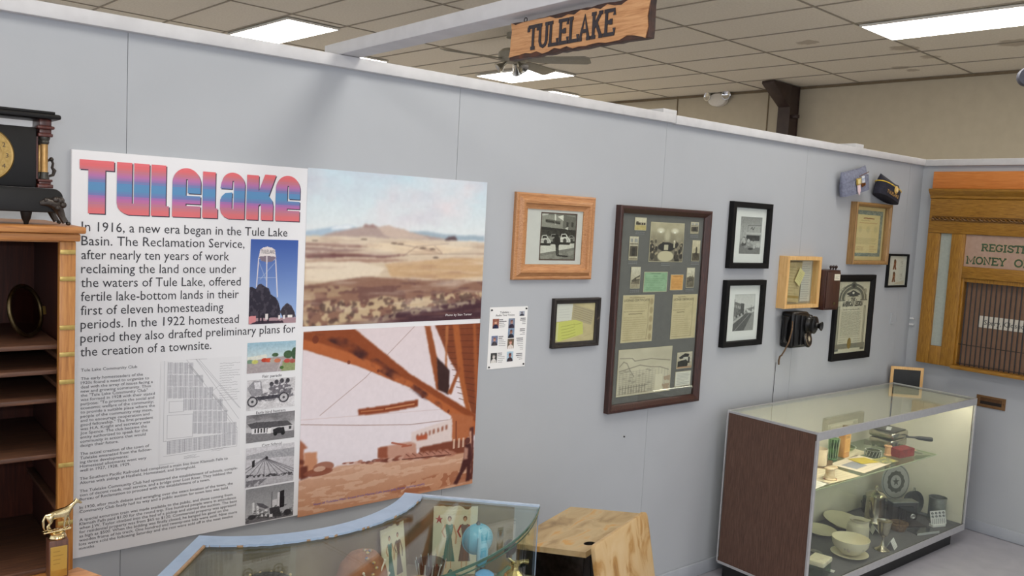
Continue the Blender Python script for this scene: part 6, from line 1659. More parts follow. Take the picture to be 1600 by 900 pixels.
for a0, z0, ra, rz_ in ((-1.2, .058, .10, .008), (-1.08, .062, .10, .006), (-.95, .068, .06, .007), (-1.3, .045, .04, .012), (-1.0, .044, .035, .012), (-1.12, .076, .05, .008), (-1.1, .028, .22, .006), (-1.35, .064, .05, .004)):
    tt_ = new(); vs = []
    for k in range(14):
        b = 2 * PI * k / 14; vs.append(tt_.verts.new(on_cup(a0 + ra * math.cos(b) * 1.3, z0 + rz_ * math.sin(b), .0438)))
    tt_.faces.new(vs); add(bm, tt_)
obj('rider_print', bm, paint('print_brown', (84, 58, 44), .4, 8), t, 0)
t = item('green_tumbler', 'pale green ribbed glass tumbler beside the amber bottle', 'tumbler', 3.745, -.262, S_)
bm = new(); lathe(bm, [(0, 0), (.024, 0), (.026, .003), (.024, .012), (.031, .125), (.033, .127), (.029, .127), (.022, .014), (0, .01)], 24); obj('glass', bm, glass('green_glass', (196, 220, 192), 1.5), t, 10)
bm = new(); ringflat(bm, .029, .033, T(0, 0, .1275), 32); ringflat(bm, .0, .022, T(0, 0, .0095), 32)
for k in range(12):
    a = 2 * PI * k / 12; tube(bm, [(.0252 * math.cos(a), .0252 * math.sin(a), .013), (.0318 * math.cos(a), .0318 * math.sin(a), .124)], .0007, 5)
obj('ribs', bm, paint('green_glass_rim', (186, 210, 176), .15, 8), t, 30)
t = item('amber_bottle', 'amber glass bottle with a tan printed label at the back of the shelf', 'bottle', 3.87, -.255, S_)
bm = new(); box(bm, -.032, .032, -.022, .022, 0, .150, .008, 3); obj('bottle', bm, paint('amber_glass', (196, 140, 74), .15, 10, 20), t)
bm = new(); lathe(bm, [(.012, .1505), (.012, .172), (.016, .173), (.016, .186), (0, .187)], 24); obj('cap', bm, paint('bottle_cap', (178, 150, 110), .4, 5), t)
p = Pic(40, 60, None, (206, 160, 92)); p.script((.1, .05, .9, .2), 2, (70, 50, 30), .9, 1.6); p.script((.1, .3, .9, .9), 8, (160, 110, 60), .7, 1.2); me = p.mesh('label', .058, .10); me.transform(T(0, -.0226, .085)); obj('label', me, PRINT, t, 0)
t = item('ceramic_holder', 'little cream and brown ceramic stump figure at the front of the shelf', 'figurine', 3.385, -.455, S_ + .0012)
bm = new(); lathe(bm, [(0, 0), (.036, 0), (.037, .006), (.028, .010), (.024, .03), (.024, .052), (.020, .056), (0, .056)], 28); obj('stump', bm, blotch('holder_glaze', [(.3, (222, 206, 176)), (.55, (206, 180, 140)), (.66, (150, 84, 44)), (.8, (120, 62, 32))], 22, .25), t)
bm = new(); prism(bm, [(-.05, -.012), (-.02, -.026), (.03, -.026), (.055, -.006), (.05, .018), (.01, .024), (-.035, .016)], .0565, .064, .002); obj('top_slab', bm, blotch('holder_top', [(.3, (226, 210, 180)), (.6, (200, 170, 130)), (.75, (140, 90, 56))], 18, .25), t)
t = item('wooden_spool', 'small wooden spool between the ashtray and the red box', 'spool', 4.155, -.375, S_)
bm = new(); lathe(bm, [(0, 0), (.020, 0), (.022, .002), (.021, .008), (.017, .012), (.017, .048), (.021, .052), (.022, .058), (.020, .060), (.007, .060), (.006, .05), (0, .05)], 30); obj('spool', bm, wood('spool_wood', (172, 124, 84), (196, 150, 106), (212, 170, 128), 2, 3, .5), t)
t = item('glass_ashtray', 'round cut-glass ashtray on the shelf below the waffle iron', 'ashtray', 4.06, -.335, S_)
bm = new(); lathe(bm, [(0, 0), (.042, 0), (.046, .004), (.047, .034), (.044, .036), (.038, .034), (.036, .010), (0, .008)], 16); obj('dish', bm, glass('cut_glass', (214, 218, 210), 1.5), t, 0)
bm = new()
for k in range(16): a = 2 * PI * k / 16; tube(bm, [(.0475 * math.cos(a), .0475 * math.sin(a), .005), (.0475 * math.cos(a + .2), .0475 * math.sin(a + .2), .034)], .0013, 5)
ringflat(bm, .040, .046, T(0, 0, .0365), 16); obj('cut_pattern', bm, paint('cut_edges', (196, 200, 192), .15, 10), t, 0)
t = item('red_box', 'open red cardboard box under the handle of the waffle iron', 'box', 4.235, -.42, S_, -.12)
RB = blotch('red_card', [(.3, (104, 28, 26)), (.6, (130, 40, 36)), (.8, (160, 80, 68))], 30, .6)
bm = new()
for a, b, c, d_ in ((-.072, .072, -.035, -.0335), (-.072, .072, .0335, .035), (-.072, -.0705, -.0335, .0335), (.0705, .072, -.0335, .0335)): box(bm, a, b, c, d_, 0, .045)
box(bm, -.0705, .0705, -.0335, .0335, 0, .002); obj('box', bm, RB, t, 0)
bm = new(); prism(bm, [(-.07, -.034), (.07, -.034), (.07, .034), (-.07, .034)], .046, .0475, 0, T(0, 0, .0) @ Rx(.04)); obj('lid', bm, RB, t, 0)
bm = new(); prism(bm, [(.07, -.03), (.10, -.034), (.098, .024), (.07, .03)], .034, .0355, 0, Ry(.05)); obj('flap', bm, paint('card_inside', (196, 160, 132), .8, 4), t, 0)
t = item('waffle_iron', 'chrome electric waffle iron with a black side handle and a white paper strip on top', 'waffle iron', 4.37, -.265, S_)
CH_ = metal('waffle_chrome', (176, 172, 160), .22, 10)
bm = new(); box(bm, -.095, .095, -.075, .075, .012, .062, .012, 3)
for sx in (-1, 1):
    for sy in (-1, 1): lathe(bm, [(0, 0), (.008, 0), (.010, .012), (0, .014)], 12, T(sx * .07, sy * .055, 0))
obj('base', bm, CH_, t)
bm = new(); box(bm, -.098, .098, -.078, .078, .066, .108, .012, 3); obj('lid', bm, CH_, t)
bm = new(); box(bm, -.085, .085, -.066, .066, .108, .112, .003); obj('top_plate', bm, paint('waffle_dark', (72, 70, 68), .35, 5), t)
bm = new(); box(bm, -.05, .05, -.014, .014, .1122, .113); bmesh.ops.transform(bm, matrix=Rz(.4), verts=bm.verts); obj('paper_strip', bm, CARDM, t, 0)
bm = new(); box(bm, .098, .14, -.06, .03, .055, .066, .003); obj('drip_tray', bm, paint('waffle_dark', (72, 70, 68)), t)
bm = new(); tube(bm, [(.10, -.065, .062), (.135, -.10, .062), (.15, -.115, .06), (.205, -.165, .056), (.212, -.172, .056)], [.006, .006, .012, .015, .012], 12); obj('handle', bm, paint('bakelite', (34, 34, 38), .3, 4), t)
bm = new(); box(bm, -.052, -.030, -.0772, -.0745, .024, .046, .002); obj('plug_socket', bm, paint('bakelite', (34, 34, 38)), t)
t = item('clear_dish', 'shallow clear glass dish behind the amber bottle and ashtray', 'dish', 4.03, -.165, S_ + .001)
bm = new(); lathe(bm, [(0, 0), (.05, 0), (.07, .018), (.073, .022), (.070, .022), (.048, .005), (0, .004)], 36); obj('dish', bm, glass('dish_glass', (214, 226, 206), 1.5), t)
bm = new(); ringflat(bm, .069, .073, T(0, 0, .0225), 40); obj('rim', bm, paint('dish_rim', (190, 200, 178), .15, 6), t, 0)
t = item('pink_card', 'small pink folded card standing at the back left of the shelf', 'card', 3.30, -.16, S_)
bm = new(); prism(bm, [(-.035, 0), (.035, 0), (.035, .135), (-.03, .14)], 0, .0012, 0, Rx(PI / 2 - .1)); prism(bm, [(-.035, 0), (.035, 0), (.035, .135), (-.03, .14)], 0, .0012, 0, T(0, .03, 0) @ Rx(PI / 2 + .12)); obj('card', bm, blotch('pink_paper', [(.3, (206, 110, 128)), (.7, (226, 160, 170))], 20, .7), t, 0)
t = item('crystal_bird', 'tiny clear crystal ornament beside the pink card', 'ornament', 3.22, -.20, S_)
bm = new(); ball(bm, (0, 0, .10), .016, 12, (1.5, 1, 1)); ball(bm, (.026, 0, .12), .009, 10); lathe(bm, [(0, 0), (.024, 0), (.024, .01), (.006, .02), (.006, .09), (0, .092)], 18); obj('ornament', bm, metal('crystal', (220, 224, 226), .1), t)

# ================================================================== old school desk
DT = blotch('worn_desktop', [(.25, (138, 114, 80)), (.42, (176, 150, 108)), (.58, (192, 170, 130)), (.66, (198, 152, 88)), (.8, (204, 160, 92))], 6.5, .45, 8, .8, .1, (1, 2.2, 1))
SB = blotch('worn_seat_back', [(.25, (202, 178, 138)), (.50, (194, 164, 118)), (.60, (170, 130, 74)), (.75, (140, 98, 48))], 11, .4, 12, 1.2, .1, (1, 1, .6))
IRON = paint('black_iron', (20, 19, 20), .35, 4, 30)
ua = math.radians(20)
t = thing('school_desk', 'old wooden school desk with worn top, inkwell hole and a seat back on its front', 'school desk', (1.62, -.50, 0), ua)
BASE_D = BASE[t.name]
def loc_(x, y, z): return BASE_D.inverted() @ Vector((x, y, z))
c = [loc_(*p) for p in ((1.255, -.392, .658), (1.735, -.222, .658), (1.842, -.523, .702), (1.362, -.692, .702))]
bm = new()
tt_ = new()
hole_c = loc_(*at_z(921, 848, .700)); hr = .022
top = [tt_.verts.new(p) for p in c]; 
ez = (c[1] - c[0]).normalized(); ey = (c[3] - c[0]).normalized(); en = ez.cross(ey).normalized(); en = en if en.z > 0 else -en
hv = [tt_.verts.new(hole_c + ez * hr * math.cos(a) + ey * hr * math.sin(a) + en * 0) for a in [2 * PI * k / 24 for k in range(24)]]
# project hole on the slope
for v in hv: v.co -= en * ((v.co - c[0]).dot(en))
es = [tt_.edges.new((top[k], top[(k + 1) % 4])) for k in range(4)] + [tt_.edges.new((hv[k], hv[(k + 1) % 24])) for k in range(24)]
bmesh.ops.triangle_fill(tt_, edges=es, use_beauty=True)
g = bmesh.ops.extrude_face_region(tt_, geom=tt_.faces[:])
bmesh.ops.translate(tt_, vec=-en * .02, verts=[e for e in g['geom'] if isinstance(e, bmesh.types.BMVert)])
bmesh.ops.recalc_face_normals(tt_, faces=tt_.faces)
add(bm, tt_); obj('desktop', bm, DT, t, 20)
bm = new(); lathe(bm, [(0, -.03), (hr - .001, -.03), (hr + .001, -.001), (hr - .002, -.0005), (hr - .004, -.027), (0, -.027)], 24, Matrix.Translation(hole_c - en * ((hole_c - c[0]).dot(en))) @ axis_to(en)); obj('inkwell', bm, paint('inkwell_dark', (30, 26, 24), .4, 4), t)
# book shelf and sides beneath
x0_, x1_ = c[0].x + .03, c[1].x - .03; yf_, yb_ = c[3].y + .02, c[0].y - .02
bm = new(); box(bm, x0_ + .012, x1_ - .012, yf_ + .012, yb_, .555, .57); obj('book_shelf', bm, DT, t, 0)
for x_ in (x0_, x1_ - .012):
    bm = new(); prism(bm, [(yf_, .54), (yb_, .54), (yb_, .632), (yf_, .675)], x_, x_ + .012, .002, Matrix(((0, 0, 1, 0), (1, 0, 0, 0), (0, 1, 0, 0), (0, 0, 0, 1)))); obj('side_plate', bm, IRON, t)
bm = new(); box(bm, x0_ + .012, x1_ - .012, yf_, yf_ + .012, .555, .675); obj('front_board', bm, IRON, t, 0)
for x_ in (x0_ + .006, x1_ - .006):
    bm = new()
    tube(bm, [(x_, yf_ + .03, .56), (x_, yf_ + .10, .46), (x_, yf_ + .13, .33), (x_, yf_ + .08, .16), (x_, yf_ + .20, .012)], .011, 8); tube(bm, [(x_, yf_ + .10, .2), (x_, yf_ - .05, .08), (x_, yf_ - .16, .012)], .011, 8)
    tube(bm, [(x_, yf_ - .17, .010), (x_, yf_ + .21, .010)], .010, 8); tube(bm, [(x_, yb_ - .02, .55), (x_, yb_ - .08, .48), (x_, yf_ + .12, .40)], .009, 8)
    tube(bm, [(x_, yf_ + .06, .50), (x_, yf_ - .03, .42), (x_, yf_ - .20, .40), (x_, yf_ - .34, .40)], .010, 8); tube(bm, [(x_, yf_ - .03, .42), (x_, yf_ - .04, .55), (x_, yf_ - .03, .68)], .009, 8)
    obj('leg', bm, IRON, t)
# seat back leaning away from the desk, seat below it
p0, p1 = loc_(1.332, -.752, .752), loc_(1.772, -.600, .752)
w = (p1 - p0).length
bm = new()
pts = rounded(0, -.34, w, 0, .02, .03, .03, .03)
prism(bm, pts, -.009, .009, .003, Matrix.Translation(p0) @ Rz(math.atan2((p1 - p0).y, (p1 - p0).x)) @ Rx(PI / 2 - .20) @ T(0, -.0, 0))
obj('seat_back', bm, SB, t, 35)
bm = new(); box(bm, p0.x, p1.x, p0.y - .40, p0.y - .085, .402, .420, .006); obj('seat', bm, SB, t)

# ================================================================== curved glass showcase
CC = Vector((.462, .040, 0)); A0, A1 = math.radians(229.7), math.radians(314.6)
RI, RO, ZT, ZF = .535, .985, .900, .655
BLUE = blotch('blue_painted_rim', [(.2, (146, 166, 194)), (.75, (162, 182, 208)), (.8, (176, 190, 212))], 20, .45, 6)
KHAKI = blotch('case_board_khaki', [(.3, (128, 112, 86)), (.7, (148, 134, 106))], 9, .7)
RAWW = blotch('raw_wood_edge', [(.3, (150, 120, 92)), (.6, (176, 144, 112)), (.8, (130, 104, 80))], 30, .7)
SG = glass('showcase_glass', (248, 252, 249), 1.42)
GE = paint('glass_edge_dark_green', (58, 92, 78), .15, 8)
t = thing('curved_showcase', 'quarter-round glass-topped showcase with light blue rim in the foreground', 'display case', (CC.x, CC.y, 0))
def arc(r, a0, a1, n): return [(r * math.cos(a0 + (a1 - a0) * k / n), r * math.sin(a0 + (a1 - a0) * k / n)) for k in range(n + 1)]
def sector(bm, r0, r1, a0, a1, z0, z1, n=40):
    tt_ = new()
    A, B = arc(r0, a0, a1, n), arc(r1, a0, a1, n)
    vs = [[tt_.verts.new((x, y, z)) for x, y in P_] for P_ in (A, B) for z in (z0, z1)]
    a_, at, b_, bt = vs
    for k in range(n):
        tt_.faces.new((a_[k], a_[k + 1], at[k + 1], at[k])); tt_.faces.new((b_[k + 1], b_[k], bt[k], bt[k + 1])); tt_.faces.new((at[k], at[k + 1], bt[k + 1], bt[k])); tt_.faces.new((a_[k + 1], a_[k], b_[k], b_[k + 1]))
    tt_.faces.new((a_[0], at[0], bt[0], b_[0])); tt_.faces.new((a_[n], b_[n], bt[n], at[n]))
    bmesh.ops.recalc_face_normals(tt_, faces=tt_.faces)
    add(bm, tt_)
dA = lambda d, r: d / r
bm = new(); sector(bm, RI + .012, RO - .004, A0, A1, 0.0, ZF - .012); obj('cabinet_base', bm, wood('showcase_base', (120, 86, 56), (150, 112, 74), (172, 134, 92), 2, 2), t, 20)
bm = new(); sector(bm, RI + .006, RO + .002, A0, A1, ZF - .0115, ZF); obj('floor_board', bm, blotch('showcase_cloth', [(.3, (120, 110, 96)), (.7, (146, 136, 120))], 14, .9), t, 20)
bm = new(); sector(bm, RI - .005, RI + .0125, A0, A1, ZF + .0005, ZT - .0125); o = obj('inner_wall', bm, KHAKI, t, 20)
bm = new(); sector(bm, RI + .013, RO - .08, A1 - .012, A1, ZF + .0005, ZT - .0125); obj('end_wall', bm, KHAKI, t, 20)
bm = new(); sector(bm, RO - .079, RO - .0045, A1 - .006, A1 - .0005, ZF + .0005, ZT - .0105); obj('end_glass', bm, SG, t, 20)
bm = new(); sector(bm, RI + .013, RO - .0045, A0, A0 + .014, ZF + .0005, ZT - .0125); obj('end_wall', bm, KHAKI, t, 20)
bm = new(); sector(bm, RO - .004, RO + .001, A0, A1, ZF + .0005, ZT - .0105, 60); obj('front_glass', bm, SG, t, 30)
bm = new(); sector(bm, RI + .0, RO + .002, A0, A1, ZT - .010, ZT - .004, 60); obj('top_glass', bm, SG, t, 30)
bm = new(); sector(bm, RO + .0023, RO + .0058, A0, A1, ZT - .0108, ZT - .0032, 60); sector(bm, RO + .0013, RO + .0030, A0, A1, ZT - .026, ZT - .0222, 60); obj('glass_edge', bm, GE, t, 30)
bm = new(); sector(bm, RO - .003, RO + .0025, A1 - .0003, A1 + .0022, ZF + .0005, ZT - .011); obj('glass_post', bm, paint('post_edge_blue', (150, 166, 190), .1, 10), t, 0)
# the painted rim: wide along the inner curve and the left end, thin at the right end, with bare wood showing
def ragged(r, amp, n=90):
    out = []
    for k in range(n + 1):
        a = A0 + (A1 - A0) * k / n
        out.append(((r + amp * (RNG.random() ** 3)) * math.cos(a), (r + amp * (RNG.random() ** 3)) * math.sin(a)))
    return out
tt_ = new(); n_ = 90
A_, B_ = arc(RI - .012, A0, A1, n_), ragged(RI + .052, .006, n_)
def strip(A_, B_, z0, z1):
    tt_ = new(); L = [[tt_.verts.new((x, y, z)) for x, y in P_] for P_ in (A_, B_) for z in (z0, z1)]
    a_, at, b_, bt = L; m_ = len(A_) - 1
    for k in range(m_):
        tt_.faces.new((a_[k], a_[k + 1], at[k + 1], at[k])); tt_.faces.new((b_[k + 1], b_[k], bt[k], bt[k + 1])); tt_.faces.new((at[k], at[k + 1], bt[k + 1], bt[k])); tt_.faces.new((a_[k + 1], a_[k], b_[k], b_[k + 1]))
    tt_.faces.new((a_[0], at[0], bt[0], b_[0])); tt_.faces.new((a_[m_], b_[m_], bt[m_], at[m_]))
    bmesh.ops.recalc_face_normals(tt_, faces=tt_.faces); return tt_
bm = new(); add(bm, strip(A_, B_, ZT - .0035, ZT + .003)); obj('rim', bm, BLUE, t, 20)
bm = new(); add(bm, strip(arc(RI + .02, A0, A1, n_), ragged(RI + .050, .008, n_), ZT - .0037, ZT + .0012)); obj('rim_bare_wood', bm, RAWW, t, 20)
def radial(a, d0, d1, r0, r1):
    u = Vector((math.cos(a), math.sin(a))); v_ = Vector((-math.sin(a), math.cos(a)))
    return [tuple(u * r0 + v_ * d0), tuple(u * r1 + v_ * d0)], [tuple(u * r0 + v_ * d1), tuple(u * r1 + v_ * d1)]
P_, Q_ = radial(A0, -.006, .030, RI - .012, RO + .004); bm = new(); add(bm, strip(P_, Q_, ZT - .0034, ZT + .0032)); obj('rim', bm, BLUE, t, 0)
P_, Q_ = radial(A0, .026, .037, RI + .05, RO + .0); bm = new(); add(bm, strip(P_, Q_, ZT - .0036, ZT + .0014)); obj('rim_bare_wood', bm, RAWW, t, 0)
P_, Q_ = radial(A1, -.010, .004, RI - .012, RO + .004); bm = new(); add(bm, strip(P_, Q_, ZT - .0034, ZT + .0026)); obj('rim', bm, paint('rim_pale_blue', (176, 192, 214), .25, 6), t, 0)

# ---- what lies in the showcase
FZ = ZF + .0006
def sit(name, label, cat, x, y, z=FZ, rz=0.0, group=None): return thing(name, label, cat, (x, y, z), rz, group)
def pattern(x, y, rz, lean, w, h, label, dresses, torn):
    t = sit('sewing_pattern', label, 'sewing pattern', x, y, FZ, rz, 'sewing pattern envelopes in the showcase')
    M = Rx(-lean)
    rr = random.Random(torn); top = [(w / 2 - w * k / 14, h - .004 * rr.random() - (.010 if k in (3, 4) else 0)) for k in range(15)]
    bm = new(); prism(bm, [(-w / 2, 0), (w / 2, 0)] + top, -.0015, .0015, 0, M @ Rx(PI / 2)); obj('envelope', bm, paint('pattern_paper', (220, 213, 188), .8, 6, 20), t, 0)
    p = Pic(110, 160, None, (224, 217, 192)); p.grain(10, 5)
    H_ = (150, 140, 120)
    for (u, c1, c2, arm) in dresses:
        sk = (206, 160, 130)
        p.ell((u, .14), .045, .04, (110, 74, 56)); p.ell((u, .155), .03, .032, sk)
        p.poly([(u - .10, .24), (u + .10, .24), (u + .055, .42), (u + .15, .80), (u - .13, .80), (u - .055, .42)], c1)
        p.poly([(u - .10, .24), (u - .05, .22), (u, .27), (u + .05, .22), (u + .10, .24), (u + .06, .38), (u - .06, .38)], c2)
        p.line([(u - .10, .25), (u - .16, .34), (u - .10, .42)], 4, arm); p.line([(u + .10, .25), (u + .17, .40), (u + .16, .52)], 4, arm)
        for k in range(4): p.line([(u - .05 + .035 * k, .44), (u - .10 + .07 * k, .79)], .9, tuple(v_ * .75 for v_ in c1), .7)
        p.line([(u - .05, .80), (u - .05, .90)], 2, sk); p.line([(u + .06, .80), (u + .06, .90)], 2, sk)
    if torn == 5: p.poly([(.12, .08), (.15, .13), (.21, .13), (.16, .16), (.18, .22), (.12, .18), (.06, .22), (.08, .16), (.03, .13), (.09, .13)], (176, 64, 60)); p.poly([(.08, .84), (.13, .84), (.16, .95), (.05, .95)], (186, 80, 76))
    p.script((.2, .02, .95, .1), 2, (130, 120, 104), .7, 1.4)
    me = p.mesh('cover_print', w * .97, h * .94); me.transform(M @ T(0, -.0021, h * .475)); obj('cover_print', me, PRINT, t, 0)
    bm = new(); prism(bm, [(-w / 2, .0), (w / 2, .0), (w / 2 - .01, .016), (-w / 2 + .006, .012)], .0017, .0027, 0, M @ T(0, 0, h - .03) @ Rx(PI / 2)); obj('torn_flap', bm, paint('pattern_flap', (222, 214, 184), .8, 5, 20), t, 0)
TEAL, GREY_, RED_ = (74, 136, 132), (120, 112, 112), (176, 66, 66)
pattern(.706, -.494, math.radians(20), .13, .118, .205, 'old dress pattern envelope with teal and grey dresses, left of the two', [(.34, TEAL, TEAL, (196, 160, 132)), (.70, GREY_, GREY_, GREY_)], 3)
pattern(.925, -.508, math.radians(-30), .10, .150, .231, 'old dress pattern envelope with a red star and red sleeves, beside the blue dryer', [(.36, TEAL, (84, 148, 142), (206, 166, 138)), (.72, GREY_, GREY_, RED_)], 5)
# felt pin cushion
t = sit('felt_hat', 'brown felt hat stuck with hat pins, left of the dress patterns', 'hat', .512, -.612)
FELT = blotch('brown_felt', [(.3, (132, 88, 66)), (.7, (156, 108, 82))], 40, .95, bmp=.3)
bm = new(); lathe(bm, [(0, 0), (.112, 0), (.115, .004), (.102, .02), (.098, .08), (.092, .13), (.078, .17), (.05, .198), (.02, .208), (0, .209)], 44, Matrix.Diagonal((.86, .74, 1, 1))); obj('crown', bm, FELT, t, 60)
bm = new()
for k in range(7): ball(bm, (.0 + .012 * math.sin(k * 1.7), -.01 - .011 * k, .212 - .012 * max(0, k - 2)), .0062, 10, (1, 1, .7))
obj('bead_trim', bm, blotch('beads', [(.35, (84, 104, 150)), (.5, (196, 164, 92)), (.65, (90, 110, 160))], 60, .25), t)
for k, (a, z_, c_) in enumerate(((-1.9, .15, 0), (-1.0, .17, 0), (-2.5, .11, 1), (-.6, .12, 0), (-1.4, .09, 0), (-.9, .08, 1), (-2.1, .06, 0))):
    r_ = .083 + (.17 - z_) * .12
    v0 = Vector((r_ * .86 * math.cos(a), r_ * .74 * math.sin(a), z_)); d = Vector((random.uniform(-.5, .5), random.uniform(-.2, .2), 1)).normalized()
    bm = new(); tube(bm, [v0 - d * .016, v0 + d * .016], .0026, 7); ball(bm, v0 + d * .017, .0042, 10); obj('hat_pin', bm, paint('pin_pearl', (226, 220, 206), .3, 4) if not c_ else paint('pin_green', (120, 150, 124), .3, 6), t)
# blue hair dryer
t = sit('hair_dryer', 'vintage light blue electric hair dryer standing on its base', 'hair dryer', .938, -.612, FZ, -.35)
SKY = paint('dryer_blue', (104, 176, 206), .22, 5, 12)
bm = new(); M = T(0, 0, .155) @ Rx(PI / 2)
lathe(bm, [(0, -.042), (.02, -.041), (.040, -.030), (.048, -.010), (.050, .004), (.047, .016), (.036, .034), (.018, .044), (0, .046)], 40, M)
lathe(bm, [(.0495, -.004), (.0525, -.003), (.0525, .003), (.0495, .004)], 40, M, cap=False); obj('housing', bm, SKY, t)
bm = new(); tube(bm, [(0, -.046, .175), (0, -.058, .15), (0, -.060, .12), (0, -.050, .09)], [.014, .018, .019, .014], 14); obj('nozzle', bm, SKY, t)
bm = new(); tube(bm, [(0, -.046, .09), (0, -.040, .045), (0, -.036, .018)], [.015, .0165, .0165], 14); obj('handle', bm, metal('dryer_steel', (186, 190, 196), .25), t)
bm = new(); lathe(bm, [(0, 0), (.052, 0), (.054, .006), (.046, .014), (0, .016)], 36, T(0, -.01, 0)); obj('base_disc', bm, paint('dryer_base_tan', (176, 148, 112), .5, 8), t)
bm = new(); lathe(bm, [(.006, 0), (.008, .006), (.004, .014), (0, .015)], 12, T(0, 0, .200)); obj('switch', bm, paint('bracket_grey', (80, 80, 86)), t)
t = sit('blue_canister', 'small light blue canister at the front edge below the hair dryer', 'canister', .872, -.742)
bm = new(); lathe(bm, [(0, 0), (.030, 0), (.032, .004), (.032, .085), (.029, .10), (.018, .108), (0, .11)], 32); obj('canister', bm, paint('canister_blue', (96, 156, 208), .25, 6), t)
bm = new(); lathe(bm, [(.0325, .05), (.034, .053), (.034, .06), (.0325, .063)], 32, cap=False); obj('band', bm, metal('chrome', (225, 226, 228)), t)
# glass flower frogs and dishes
t = sit('glass_flower_frog', 'ribbed clear glass flower holder between the two dress patterns', 'flower holder', .775, -.585)
bm = new(); lathe(bm, [(0, 0), (.05, 0), (.052, .004), (.044, .02), (.040, .05), (.052, .085), (.056, .105), (.053, .107), (.045, .08), (.034, .05), (0, .04)], 20, Matrix.Diagonal((.85, .85, 1, 1))); obj('bowl', bm, glass('frog_glass', (190, 200, 204), 1.5), t, 10)
bm = new()
for k in range(12):
    a = 2 * PI * k / 12; tube(bm, [(.041 * math.cos(a), .041 * math.sin(a), .004), (.036 * math.cos(a), .036 * math.sin(a), .05), (.050 * math.cos(a + .1), .050 * math.sin(a + .1), .112)], [.0028, .0028, .0016], 6)
obj('ribs', bm, paint('frog_rib', (176, 182, 184), .12, 12), t)
t = sit('tan_jar', 'tan stoneware jar behind the white paper slip', 'jar', .668, -.685)
bm = new(); lathe(bm, [(0, 0), (.06, 0), (.066, .01), (.068, .06), (.060, .085), (.05, .09), (.052, .10), (.046, .10), (.044, .086), (.055, .06), (0, .02)], 40); obj('jar', bm, blotch('tan_glaze', [(.3, (150, 124, 98)), (.7, (178, 154, 128))], 12, .4), t)
CLOTH = blotch('teal_cloth', [(.3, (46, 104, 100)), (.7, (76, 140, 134))], 18, .8, bmp=.4)
def cloth(x, y, r, h, label, seed):
    t_ = sit('teal_cloth', label, 'cloth', x, y, FZ, 0, 'crumpled teal cloths in the showcase')
    rr = np.random.default_rng(seed); bm = new(); tt_ = new(); N_ = 16; G = {}
    for i in range(7):
        for k in range(N_):
            a = 2 * PI * k / N_; q = i / 6
            rad = r * q * (1 + .25 * math.sin(3 * a + seed) + .12 * rr.random()); z_ = h * (1 - q) ** .8 * (1 + .5 * math.sin(5 * a + 3 * q + seed) * q) + .001 + .004 * rr.random()
            G[i, k] = tt_.verts.new((rad * math.cos(a), rad * math.sin(a), max(.0008, z_ if i < 6 else .001)))
    for i in range(6):
        for k in range(N_): tt_.faces.new((G[i, k], G[i, (k + 1) % N_], G[i + 1, (k + 1) % N_], G[i + 1, k]))
    bmesh.ops.remove_doubles(tt_, verts=tt_.verts, dist=1e-5); bmesh.ops.solidify(tt_, geom=tt_.faces[:], thickness=.0007)
    add(bm, tt_); obj('cloth', bm, CLOTH, t_, 80)
cloth(.852, -.590, .024, .06, 'crumpled teal cloth in front of the red star dress pattern', 2)
cloth(1.045, -.650, .042, .05, 'crumpled teal cloth right of the blue hair dryer', 5)
t = sit('paper_slip', 'white paper slip standing in front of the teal cloth', 'card', .772, -.765, FZ, -.6)
bm = new(); prism(bm, [(-.045, 0), (.045, 0), (.045, .075), (-.045, .075)], 0, .0008, 0, Rx(PI / 2 - .55)); prism(bm, [(-.045, 0), (.045, 0), (.045, .06), (-.045, .06)], 0, .0008, 0, T(0, .075, 0) @ Rx(PI / 2 + .62)); obj('slip', bm, CARDM, t, 0)
p = Pic(40, 30, None, (224, 224, 222)); p.script((.1, .2, .9, .5), 1, (120, 110, 106), .8, 1.2); me = p.mesh('writing', .084, .07); me.transform(Rx(-.55) @ T(0, -.0016, .0375)); obj('writing', me, PRINT, t, 0)
# perfume atomiser
t = sit('perfume_atomiser', 'gold perfume atomiser with a black bulb at the right end of the showcase', 'perfume bottle', 1.012, -.722)
GB = metal('ornate_gold', (206, 186, 132), .18, 24)
bm = new(); lathe(bm, [(0, 0), (.034, 0), (.036, .006), (.030, .012), (.034, .04), (.030, .062), (.014, .075), (.012, .086), (.016, .09), (.016, .10), (0, .104)], 10); obj('bottle', bm, GB, t, 10)
bm = new(); tube(bm, [(0, 0, .095), (.03, -.006, .098), (.045, -.01, .094)], [.008, .006, .009], 10); tube(bm, [(-.005, 0, .10), (-.02, .004, .112), (-.028, .006, .12)], .005, 8); obj('spray_head', bm, GB, t)
bm = new(); ball(bm, (-.015, .012, .148), .023, 18, (1, .9, 1.15)); tube(bm, [(-.026, .006, .118), (-.022, .009, .13)], .007, 8); obj('bulb', bm, paint('bulb_black', (34, 30, 30), .4, 4), t)
t = sit('copper_funnel', 'small copper thing with a thin spike in front of the atomiser', 'copper piece', .930, -.772)
bm = new(); lathe(bm, [(0, 0), (.026, 0), (.027, .02), (.020, .05), (.006, .066), (.003, .10), (0, .102)], 28); obj('funnel', bm, metal('copper', (206, 128, 84), .25), t)
